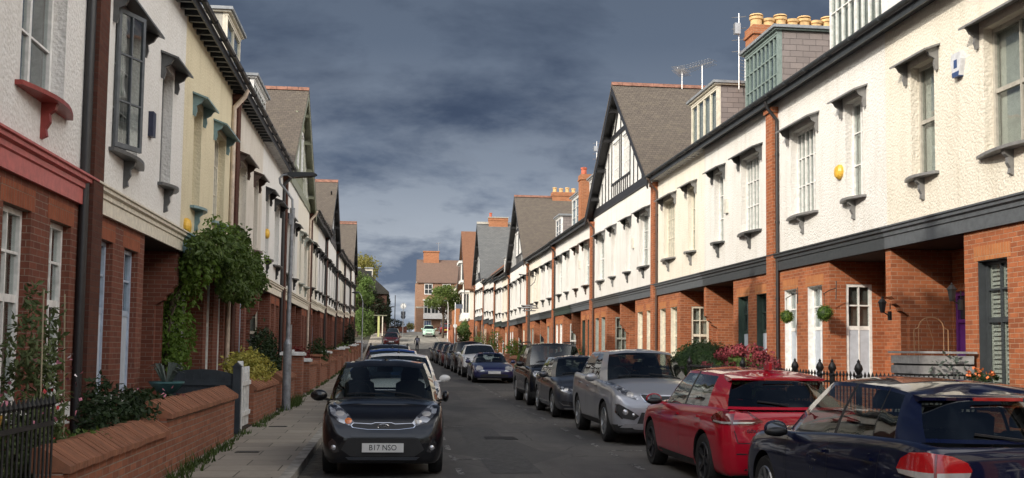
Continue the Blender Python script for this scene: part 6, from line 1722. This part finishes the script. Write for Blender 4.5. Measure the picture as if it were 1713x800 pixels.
for k in range(6): a = k * PI / 3; mb.tube([(.05 * math.cos(a), .05 * math.sin(a), 3.28), (.42 * math.cos(a), .34 * math.sin(a), 3.22)], .012, 4)
mb.build('basket_ring', ALU, T)

# right hand front gardens ------------------------------------------------
railing('iron_railing', 'black iron railing with tall finial posts in front of the sunlit white house', 6.95, 12.2, 24.6, .42, 1.42, .125, finials=(15.3, 16.26, 16.75, 17.83, 20.6, 24.4))
railing('iron_railing', 'black iron railing below the clipped evergreen bush on the right', 6.95, 24.9, 33.6, .45, 1.36, .14, finials=(29.2, 33.4))
wall_seg(12.2, 24.6, .62, 'low brick plinth wall under the nearest right hand railing', 'R'); wall_seg(24.9, 33.6, .64, 'low brick plinth wall under the railing by the evergreen bush', 'R')
yy = 34.2; k = 0
RW = ['by the black four wheel drive', 'in the gap before the indigo car', 'beside the indigo car', 'behind the indigo car', 'beside the white crossover', 'third from the far end', 'second from the far end', 'at the far end']
while yy < 96 and k < 8:
    wall_seg(yy, yy + 5.4, zr(yy) + .95, 'right hand brick garden wall ' + RW[k], 'R'); yy += 7.6; k += 1
T = thing('box_bush', 'rounded dark evergreen bush behind the railing on the right', 'bush', (8.15, 27.3, .5))
leaves('foliage', [(0, 0, .72, .85, 1.55, .78)], 9000, .065, LEAF['box'], T, 61, shell=.8, gap=-.3, outw=1.); mb = MB(); mb.ball((0, 0, .70), (.76, 1.44, .72), 24, 14)
for i_, v_ in enumerate(mb.v): mb.v[i_] = tuple(Vector(v_) * (1 + .05 * mnoise.noise(Vector(v_) * 3)))
mb.build('inner_growth', LEAF['box'], T, 80)
stems('stem', [[(0, 0, -.1), (0, .1, .7), .05], [(0, .3, -.1), (.1, .5, .7), .03]], T)
T = thing('hydrangea', 'big hydrangea covered in dusky red flower heads on the right', 'shrub', (7.85, 23.4, .45))
r = random.Random(70); mb = MB()
leaves('foliage', [(0, 0, .55, .62, 1.75, .6)], 1900, .12, LEAF['bush'], T, 71, shell=.4, aspect=.7)
for k in range(46):
    a, b = r.random() * 2 * PI, r.uniform(-.2, 1.3); c = Vector((.62 * math.cos(a) * math.cos(b), 1.85 * math.sin(a) * math.cos(b), .62 + .72 * math.sin(b)))
    leaves('flower_head', [(c.x, c.y, c.z, .16, .17, .14)], 90, .055, PET['hyd'], T, 300 + k, shell=.9, aspect=1., outw=1.2)
stems('stem', [[(0, r.uniform(-.8, .8), -.1), (r.uniform(-.3, .3), r.uniform(-1.2, 1.2), .7)] for _ in range(8)], T)
# slatted planter with wire trellis
T = thing('slatted_planter', 'pale grey slatted timber planter with a wire arch, in the porch of the cream house', 'planter', (8.95, 16.9, .38))
GT = plain('grey_timber', (.33, .33, .33), .7, var=.25, scale=6)
mb = MB()
for k in range(8):
    z = .0 + k * .165
    mb.box(-.44, .44, -.5, -.475, z, z + .135); mb.box(-.44, .44, .475, .5, z, z + .135); mb.box(-.465, -.441, -.5, .5, z, z + .135); mb.box(.441, .465, -.5, .5, z, z + .135)
mb.build('slats', GT, T); mb = MB(); mb.box(-.43, .43, -.47, .47, .02, 1.28); mb.build('liner', TRIM_M, T)
mb = MB(); mb.box(-.50, .50, -.54, -.44, 1.325, 1.36); mb.box(-.50, .50, .44, .54, 1.325, 1.36); mb.box(-.50, -.40, -.439, .439, 1.325, 1.36); mb.box(.40, .50, -.439, .439, 1.325, 1.36); mb.build('rim', GT, T)
mb = MB(); WIRE = plain('rusty_wire', (.35, .20, .10), .6)
mb.tube([(-.3, 0, 1.28), (-.3, 0, 1.72), (-.22, 0, 1.76)] + [(.22 * math.cos(PI - PI * k / 8), 0, 1.76 + .17 * math.sin(PI * k / 8)) for k in range(9)] + [(.3, 0, 1.72), (.3, 0, 1.28)], .008, 5, False)
mb.tube([(-.22, 0, 1.28), (-.22, 0, 1.76)], .006, 4); mb.tube([(.22, 0, 1.28), (.22, 0, 1.76)], .006, 4); mb.tube([(.0, 0, 1.28), (.05, 0, 1.5), (-.08, 0, 1.9)], .005, 4); mb.build('wire_arch', WIRE, T)
leaves('trailing_plant', [(-.1, -.56, .9, .26, .05, .42), (.15, -.56, 1.1, .2, .05, .25)], 90, .08, LEAF['grey'], T, 80, aspect=.6)
# window box with orange flowers
T = thing('window_box', 'black window box of orange flowers under the near right window', 'window box', (9.28, 15.9, 1.02))
mb = MB(); mb.box(-.14, .14, -.55, .5, 0, .2); mb.build('trough', TRIM_M, T)
leaves('foliage', [(0, 0, .27, .16, .5, .13)], 300, .07, LEAF['dark'], T, 81); leaves('flower', [(0, .25, .38, .12, .2, .1), (0, -.25, .34, .1, .15, .08)], 60, .06, PET['orange'], T, 82, aspect=1.)
# hanging topiary balls on brackets
for y, lb, rr in ((24.15, 'round clipped topiary ball hanging by the window next to the brick pier', .155), (21.95, 'round clipped topiary ball hanging beside the glazed porch window', .18)):
    T = thing('topiary_ball', lb, 'hanging plant', (9.22, y, 2.55))
    leaves('foliage', [(0, 0, 0, rr, rr, rr)], 900, .035, LEAF['topiary'], T, int(y * 10), shell=.9, outw=1.4)
    mb = MB(); mb.ball((0, 0, 0), rr * .86, 12, 8); mb.build('core', LEAF['box'], T, 60)
    mb = MB(); mb.tube([(0, 0, rr), (0, 0, .42)], .004, 4); mb.build('chain', IRON, T)
    mb = MB(); mb.tube([(.27, 0, .7), (.26, 0, .3)], .011, 5); mb.tube([(.27, 0, .55), (.12, 0, .50), (-.02, 0, .42), (0, 0, .38)], .009, 5); mb.build('bracket', IRON, T)
def lantern(label, x, y, z):
    T = thing('wall_lantern', label, 'lantern', (x, y, z)); T.scale = (.78, .78, .78)
    mb = MB(); mb.tube([(.2, 0, -.28), (.12, 0, -.22), (.02, 0, -.16)], .014, 6); mb.box(.16, .21, -.06, .06, -.36, -.14); mb.tube([(.2, 0, -.1), (.2, 0, .05)], .012, 5); mb.build('bracket', IRON, T)
    mb = MB(); mb.lathe([(.05, -.18), (.065, -.14), (.1, .06), (.125, .07), (.06, .15), (.02, .18), (.028, .2), (.0, .23)], 6); mb.build('hood', IRON, T)
    mb = MB(); mb.lathe([(.062, -.14), (.098, .055)], 6, cap=False); mb.build('lantern_glass', GLASS, T)
lantern('black wall lantern on the brickwork between the two near porches', 9.35, 19.5, 2.62); lantern('black wall lantern at the corner of the cream house porch', 9.30, 16.85, 2.72)
# letter slot and house number plate on the party wall
for i, (y, rx, rz, mt, sd, lb) in enumerate(((37., .6, .55, 'acer', 91, 'small reddish shrub behind the right hand wall by the black four wheel drive'), (47., .6, .75, 'bush', 92, 'green shrub beside the indigo sports car'), (52., .5, .5, 'dark', 93, 'dark shrub beside the white crossover'), (70., .7, .9, 'vine_lit', 94, 'bright lime shrub in the far right gardens, nearer one'), (82., .8, 1.2, 'vine_lit', 95, 'bright lime shrub in the far right gardens, further one'), (96., .8, 1.2, 'bush', 96, 'green hedge shrub at the far end of the right gardens'))):
    shrub('shrub', lb, 'shrub', 8., y, zr(y) + .32, rx, 1.5, rz, 700, .13, LEAF[mt], sd, 'shrubs in the right hand gardens', gap=.15)
# ------------------------------------------------------------------ the far end of the street
def winbox(par, x0, x1, z0, z1, y, mat=None, name='window', bars=1, glassm=None):
    """window in a wall facing the viewer (-Y)"""
    P = lambda a, b, d: (a, y + d, b); mb = MB(); w_ = x1 - x0
    frame_boxes(mb, x0, x1, z0, z1, -.06, .05, .09, [(x0 + w_ * k / (bars + 1), .06) for k in range(1, bars + 1)], [(lerp(z0, z1, .5), .07)], .03, P)
    f = mb.build(name, mat or PAINT['white'], par); mb = MB(); mb.box(x0 + .08, x1 - .08, y + .0, y + .02, z0 + .1, z1 - .08); mb.build('pane', glassm or GLASS_F, f); return f
BR_E = brick('end_house_brick', (.36, .20, .125), (.27, .14, .088), (.38, .29, .22), (.14, .08, .05), bw=.3, rh=.1, ms=.01)
E0 = thing('end_house', 'tall orange brick house with a big chimney closing the far end of the street', 'house', (3.7, 170., 4.3))
mb = MB(); mb.box(0, 6.6, 0, 8., -1., 8.2); mb.build('wall', BR_E, E0)
mb = MB(); mb.box(-.05, 6.62, -.08, -.001, 4.0, 4.25); mb.box(-.05, 6.62, -.06, -.001, 8.0, 8.199); mb.build('string_course', PAINT['stone'], E0)
mb = MB(); mb.prism([(-.25, 8.15), (4., 12.1), (8.25, 8.15), (8.25, 8.02), (-.25, 8.02)], 'x', .1, 9.); rf = mb.build('roof', slate('end_roof_tile', (.20, .13, .10), (.15, .10, .08), (.07, .05, .04), .22, .16), E0)
mb = MB(); mb.box(1.2, 3.7, 3.4, 4.6, 11.2, 13.3); mb.box(1.1, 3.8, 3.3, 4.7, 13.3, 13.5); ch = mb.build('chimney', BR_C, rf)
mb = MB(); mb.tube([(3.6, 4, 13.5), (3.6, 4, 15.)], .04, 5); mb.tube([(3.2, 4, 14.8), (4., 4, 14.9)], .03, 5); mb.build('aerial', ALU, E0)
mb = MB(); mb.box(1.2, 3.6, 3.35, 3.399, 11.15, 11.45); mb.build('flashing', PAINT['stone'], rf)
winbox(E0, 1.3, 2.6, 6.2, 7.9, -.02); winbox(E0, 4.2, 5.5, 6.2, 7.9, -.02)
winbox(E0, 1.3, 2.5, .35, 2.1, -.02, glassm=paint('blue_blind', (.10, .16, .30)), bars=2); winbox(E0, 4.0, 5.3, .35, 2.2, -.02)
mb = MB(); mb.box(1.2, 4.9, -.75, -.002, 2.3, 3.1); mb.box(1.1, 5., -.85, -.002, 5.2, 5.35); by = mb.build('bay', PAINT['white'], E0)
for k in range(3): winbox(E0, 1.25 + k * 1.2, 2.4 + k * 1.2, 3.1, 5.2, -.7)
mb = MB(); mb.box(1.25, 4.85, -.6, -.003, 3.11, 5.19); mb.build('bay_wall', PAINT['cream'], by)
H2 = thing('gabled_house', 'cream and brick house with a sloping brown roof behind the street tree', 'house', (9.2, 158., 3.9))
mb = MB(); mb.box(0, 9., 0, 7., -1., 4.6); mb.build('wall', brick('far_orange_brick', (.44, .17, .07), (.35, .13, .05), (.4, .3, .2), bw=.3, rh=.1), H2)
mb = MB(); mb.box(.0, 9., .001, 6.9, 4.6, 7.4); mb.prism([(0, 7.4), (9, 7.4), (9, 11.5), (4.5, 11.6)], 'y', .0, 6.9); uw = mb.build('upper_wall', PAINT['cream'], H2)
for k in range(5): 
    mb = MB(); mb.box(.3 + k * 1.3, .42 + k * 1.3, -.04, .0, 4.6, 7.4); mb.build('timber', paint('far_timber', (.25, .2, .12)), uw)
mb = MB(); mb.prism([(-.3, 7.2), (-.1, 7.2), (4.6, 11.8), (9.3, 11.8), (9.3, 12.), (4.5, 12.)], 'y', -.5, 7.3); rf = mb.build('roof', TILE_B, H2)
mb = MB(); mb.box(4.2, 5.2, 3., 4., 11.5, 13.6); ch = mb.build('chimney', BR_C, H2)
p_ = obj('chimney_pot', cached(('pot', .42), lambda: None) if ('pot', .42) in CACHE and CACHE[('pot', .42)] else next(v for k_, v in CACHE.items() if k_[0] == 'pot'), ch, POT_R); p_.location = (4.7, 3.5, 13.6)
# brown gabled house with white oriels at the end of the right row
O = thing('oriel_house', 'brown roofed gabled house with stacked white oriel windows past the third gable', 'house', (9.3, 136., 2.2))
mb = MB(); mb.box(0, 9., -7.6, 7., -1.5, 3.2); mb.build('wall', BR_R, O)
mb = MB(); mb.box(.02, 9., -7.58, 6.98, 3.2, 7.2); mb.prism([(-7.58, 7.2), (6.98, 7.2), (0, 14.2)], 'x', .02, 8.9); mb.build('upper_wall', REND['offwhite'], O)
mb = MB()
for sg in (-1, 1): mb.prism([(sg * 7.9, 6.7), (0, 14.5), (0, 14.75), (sg * 8., 6.9)], 'x', -.7, 9.)
rf = mb.build('roof', TILE_B, O)
mb = MB()
for sg in (-1, 1): mb.prism([(sg * 7.85, 6.3), (0, 14.0), (0, 14.45), (sg * 7.95, 6.75)], 'x', -.72, -.66)
mb.build('bargeboard', PAINT['black'], rf)
mb = MB(); mb.box(-.9, .01, -5.5, -1.2, 3.1, 3.9); mb.box(-.8, .01, -5.4, -1.3, 3.9, 6.6); mb.box(-1., .01, -5.6, -1.1, 6.6, 6.9); o1 = mb.build('oriel', PAINT['white'], O)
mb = MB(); mb.box(-.85, .01, -3., 1.5, 8., 10.4); mb.box(-1.1, .01, -3.2, 1.7, 10.4, 10.7); o2 = mb.build('oriel', PAINT['white'], O)
mb = MB()
for k in range(3): mb.box(-.83, -.79, -5.2 + k * 1.3, -4.2 + k * 1.3, 4.1, 6.4)
for k in range(2): mb.box(-.6 + k * .35, -.35 + k * .35, -5.43, -5.4, 4.1, 6.4)
mb.build('pane', GLASS_F, o1)
mb = MB()
for k in range(3): mb.box(-.88, -.84, -2.8 + k * 1.4, -1.7 + k * 1.4, 8.3, 10.2)
mb.box(-.7, -.2, -3.03, -3., 8.3, 10.2); mb.build('pane', GLASS_F, o2)
mb = MB(); mb.box(-.93, .0, -7.6, 7., 3.2, 3.4) if False else mb.box(-.06, .0, -7.6, 7., 3.1, 3.35); mb.box(-.06, .0, -7.6, 7., 7.0, 7.3); mb.build('beam', PAINT['black'], O)
for k in range(3):
    mb = MB(); mb.box(-.05, .02, -6.3 + k * 2.2, -5.3 + k * 2.2, .3, 2.6); f = mb.build('window', PAINT['cream'], O); mb = MB(); mb.box(-.06, -.051, -6.2 + k * 2.2, -5.4 + k * 2.2, .4, 2.5); mb.build('pane', GLASS_F, f)

def tree(label, x, y, z0, h, cr, mat, n, size, seed, th=.12, trunk=None, group=None):
    T = thing('street_tree', label, 'tree', (x, y, z0), 0, group); r = random.Random(seed); tr = trunk or h * .3
    lines = [[(0, 0, -.3), (.05, .03, tr), (.1, -.05, h * .6), (0, 0, h * .85), th * .5]]
    mb = MB(); mb.tube([(0, 0, -.3), (.04, .03, tr), (.1, -.05, h * .62), (0, 0, h * .86)], [th, th * .8, th * .45, .02], 8)
    bl = []
    for k in range(13):
        a = r.random() * 6.28; e = r.uniform(-.35, .9); c = Vector((cr * .62 * math.cos(a) * math.cos(e), cr * .62 * math.sin(a) * math.cos(e), lerp(tr + .4, h, .48) + (h - tr) * .42 * math.sin(e)))
        bl.append((c.x, c.y, c.z, cr * r.uniform(.28, .46), cr * r.uniform(.28, .46), cr * r.uniform(.24, .40)))
        mb.tube([(.05, 0, lerp(tr, h * .5, r.random())), c * .6 + Vector((0, 0, c.z * .25)), c], [th * .4, th * .25, .012], 5)
    mb.build('trunk', BARK, T, 50)
    leaves('crown', bl, n, size, mat, T, seed, gap=.16, gfreq=.9, shell=.3); return T
tree('bushy green street tree in front of the brick end house', 6.3, 133., zr(133) + .1, 6.9, 2.5, leafmat('light_tree_leaf', (.075, .115, .025), (.20, .27, .07), .45), 4600, .26, 101, .16)
tree('tall yellowing tree behind the ivy covered house', -6.2, 158., 4.4, 11.5, 4.6, LEAF['autumn'], 4200, .4, 102, .3, 5.)
tree('rounded green tree beside the ivy covered house', -5.9, 139., zr(139), 8.8, 2.7, LEAF['tree'], 3600, .32, 103, .2, 2.)
tree('pale green tree behind the large far left bush', -9.5, 131., zr(131), 7.0, 2.3, LEAF['bush'], 2800, .26, 104, .15, 1.4)
tree('broad green tree in front of the ivy covered house', -4.5, 138., zr(138), 8.2, 2.6, LEAF['bush'], 3200, .3, 109, .18, 1.6)
# ivy covered house on the left
I = thing('ivy_house', 'house smothered in dark ivy on the far left, with pale lit dormers', 'house', (-.6, 146., 4.0))
mb = MB(); mb.box(-12., -.2, 0, 9, -1.5, 5.2); mb.build('wall', brick('ivy_house_brick', (.10, .05, .04), (.08, .04, .03), (.1, .08, .06)), I)
mb = MB(); mb.prism([(-12.2, 5.2), (.1, 5.2), (.1, 5.5), (-3.4, 8.6), (-8.8, 8.6), (-12.2, 5.5)], 'y', -.3, 9.3); mb.build('roof', plain('dark_hipped_roof', (.028, .027, .022), .9, var=.3), I)
leaves('ivy', [(-2.2, -.2, 2.6, 2.3, .45, 2.7), (-5.5, -.3, 3., 3., .6, 3.2), (-.2, 3., 2.6, .5, 3.2, 2.8), (-3.4, -.2, 5.3, 2.2, .5, .9)], 8200, .34, LEAF['ivy'], I, 105, shell=.3, gap=.0)
for k in range(2):
    mb = MB(); mb.box(-4.9 + k * 1.7, -3.9 + k * 1.7, .6, 3., 6.6, 8.7); d_ = mb.build('dormer', PAINT['cream'], I); mb = MB(); mb.box(-4.8 + k * 1.7, -4.0 + k * 1.7, .56, .6, 7., 8.4); mb.build('pane', GLASS_F, d_); mb = MB(); mb.box(-5. + k * 1.7, -3.8 + k * 1.7, .4, 3.2, 8.7, 8.85); mb.build('dormer_roof', LEAD, d_)
# lit yellow panel shelter
T = thing('shelter', 'small flat roofed shelter with a pale yellow end panel under the ivy house', 'shelter', (-1.75, 134., zr(134)))
mb = MB(); mb.box(-1.6, 1.1, -.1, 1.6, 2.75, 2.83); mb.build('shelter_roof', PAINT['olive'], T)
mb = MB(); mb.box(-.05, .2, -.0, .08, 0., 2.75); mb.build('end_panel', paint('yellow_panel', (.50, .52, .22)), T); mb = MB(); mb.box(.5, .62, .0, .1, 0, 2.75); mb.build('post', PAINT['cream'], T)
T = thing('boundary_wall', 'dark brick boundary wall topped with hedge at the head of the street', 'wall', (.2, 152., zr(152)))
mb = MB(); mb.box(-2., 1.9, 0, .4, -1, .9); mb.build('wall_body', BR_L, T); leaves('hedge', [(-.3, .2, 1.2, 1.9, .5, .8)], 1500, .2, LEAF['ivy'], T, 106)
shrub('yellow_shrub', 'yellow flowering shrub at the foot of the end house', 'shrub', 2.7, 162., zr(162), 1., 1., .8, 900, .18, LEAF['autumn'], 107)
# road signs and poles
T = thing('road_sign', 'round speed limit sign above a dark plate at the head of the street', 'sign', (1.42, 140., zr(140)))
mb = MB(); mb.tube([(0, 0, -.1), (0, 0, 4.3)], .04, 8); mb.build('post', GALV, T)
mb = MB(); mb.lathe([(.42, 0), (.42, .02)], 24, (0, 0, 3.9), 'y'); d_ = mb.build('disc', paint('sign_grey', (.40, .42, .45)), T); mb = MB(); mb.lathe([(.30, -.008), (.30, .0)], 24, (0, 0, 3.9), 'y'); mb.build('disc_face', PAINT['white'], d_)
mb = MB(); mb.box(-.3, .3, -.02, .01, 2.75, 3.2); mb.lathe([(.32, -.02), (.32, .01)], 20, (0, 0, 2.5), 'y'); mb.build('lower_plate', paint('sign_dark', (.03, .035, .05)), T)
T = thing('lamp_column', 'tall thin pole against the sky left of the road sign', 'pole', (.35, 143., zr(143))); mb = MB(); mb.tube([(0, 0, -.1), (0, 0, 5.3)], [.07, .05], 8); mb.build('pole', LAMPH, T); mb = MB(); mb.lathe([(.1, 0), (.1, .9)], 8); mb.build('base', GALV, T)
lamp('short distant lamp post left of the thin pole', -.35, 150., 2.9, .3)
T = thing('sign_post', 'white post with a small dark direction sign on the far right pavement', 'sign', (6.35, 108., zr(108) + .1))
mb = MB(); mb.tube([(0, 0, -.1), (0, 0, 4.9)], .05, 8); mb.build('post', PAINT['white'], T); mb = MB(); mb.box(0, .75, -.03, .03, 4.3, 4.75); mb.build('sign_plate', paint('sign_slate', (.12, .14, .18)), T); mb = MB(); mb.lathe([(.2, -.03), (.2, .0)], 16, (0, 0, 2.55), 'y'); mb.build('disc', PAINT['white'], T)
lamp('white lamp post beside the far right sign post', 6.3, 121., 4.2, -.2, True)
T = thing('brick_wall', 'tall orange brick garden wall by the far right pavement', 'wall', (7.0, 124., zr(124)))
mb = MB(); mb.box(-.15, .15, -5, 7., -.5, 1.6); mb.box(-.2, .2, -5.2, -4.8, -.5, 2.0); mb.box(-.2, .2, .8, 1.2, -.5, 2.2); mb.build('wall_body', BR_R, T)
shrub('hedge_shrub', 'leafy hedge rising behind the tall far right wall', 'shrub', 8.1, 121., zr(121), .9, 4., 1.5, 1800, .22, LEAF['bush'], 108)
tag(strip('side_pavement', 5.6, 9.2, .11, M_FLAG, 124, 166), kind='structure')

# pedestrian walking up the middle of the street
def person():
    T = thing('person', 'person in dark clothes and a pale top walking up the middle of the far road', 'person', (2.48, 105., zr(105)))
    J = {'pel': (0, 0, .92, .135), 'sp': (0, .02, 1.15, .13), 'ch': (0, .03, 1.34, .16), 'nk': (0, .03, 1.50, .06), 'hd': (0, .035, 1.60, .085), 'ht': (0, .03, 1.70, .08)}
    E_ = [('pel', 'sp'), ('sp', 'ch'), ('ch', 'nk'), ('nk', 'hd'), ('hd', 'ht')]
    for s, sg in (('l', -1), ('r', 1)):
        st_ = .16 * sg
        J.update({s + 'hip': (.09 * sg, 0, .86, .10), s + 'kn': (.10 * sg, .06 + st_, .48, .065), s + 'an': (.10 * sg, st_ * 1.3 - .03, .09, .045), s + 'to': (.11 * sg, st_ * 1.3 + .14, .04, .04),
                  s + 'sh': (.18 * sg, .02, 1.42, .07), s + 'el': (.25 * sg, -st_ * .5 - .03, 1.15, .05), s + 'wr': (.27 * sg, -st_ * .9 + .08, .92, .036), s + 'ha': (.27 * sg, -st_ * 1. + .1, .84, .042)})
        E_ += [('pel', s + 'hip'), (s + 'hip', s + 'kn'), (s + 'kn', s + 'an'), (s + 'an', s + 'to'), ('ch', s + 'sh'), (s + 'sh', s + 'el'), (s + 'el', s + 'wr'), (s + 'wr', s + 'ha')]
    ks = list(J); me = bpy.data.meshes.new('body'); me.from_pydata([J[k][:3] for k in ks], [(ks.index(a), ks.index(b)) for a, b in E_], [])
    o = bpy.data.objects.new('tmp', me); COL.objects.link(o); md = o.modifiers.new('s', 'SKIN'); me.skin_vertices or None
    if not me.skin_vertices: me.attributes.new('skin_vertex', 'FLOAT', 'POINT')
    for i, k in enumerate(ks): me.skin_vertices[0].data[i].radius = (J[k][3], J[k][3] * .85); me.skin_vertices[0].data[i].use_root = k == 'pel'
    o.modifiers.new('u', 'SUBSURF').levels = 2
    dg = bpy.context.evaluated_depsgraph_get(); dg.update(); m2 = bpy.data.meshes.new_from_object(o.evaluated_get(dg)); bpy.data.objects.remove(o)
    for k_, c in (('skin', (.45, .27, .19)), ('top', (.035, .04, .06)), ('trousers', (.012, .013, .02)), ('hair', (.04, .025, .02))): m2.materials.append(plain('person_' + k_, c, .8))
    for p in m2.polygons:
        z = p.center.z; ax = abs(p.center.x); p.use_smooth = True
        p.material_index = 2 if z < .93 and ax < .22 else 1 if z < 1.5 and not (z < .9 and ax > .22) else 3 if (z > 1.63 or p.center.y < .0) and z > 1.52 else 0
    obj('body', m2, T); mb = MB(); mb.ball((0, -.12, 1.22), (.15, .09, .2), 10, 8); mb.build('rucksack', plain('person_rucksack', (.22, .22, .27), .8), T, 60)
try: person()
except Exception as ex: print('PERSON', repr(ex)); raise
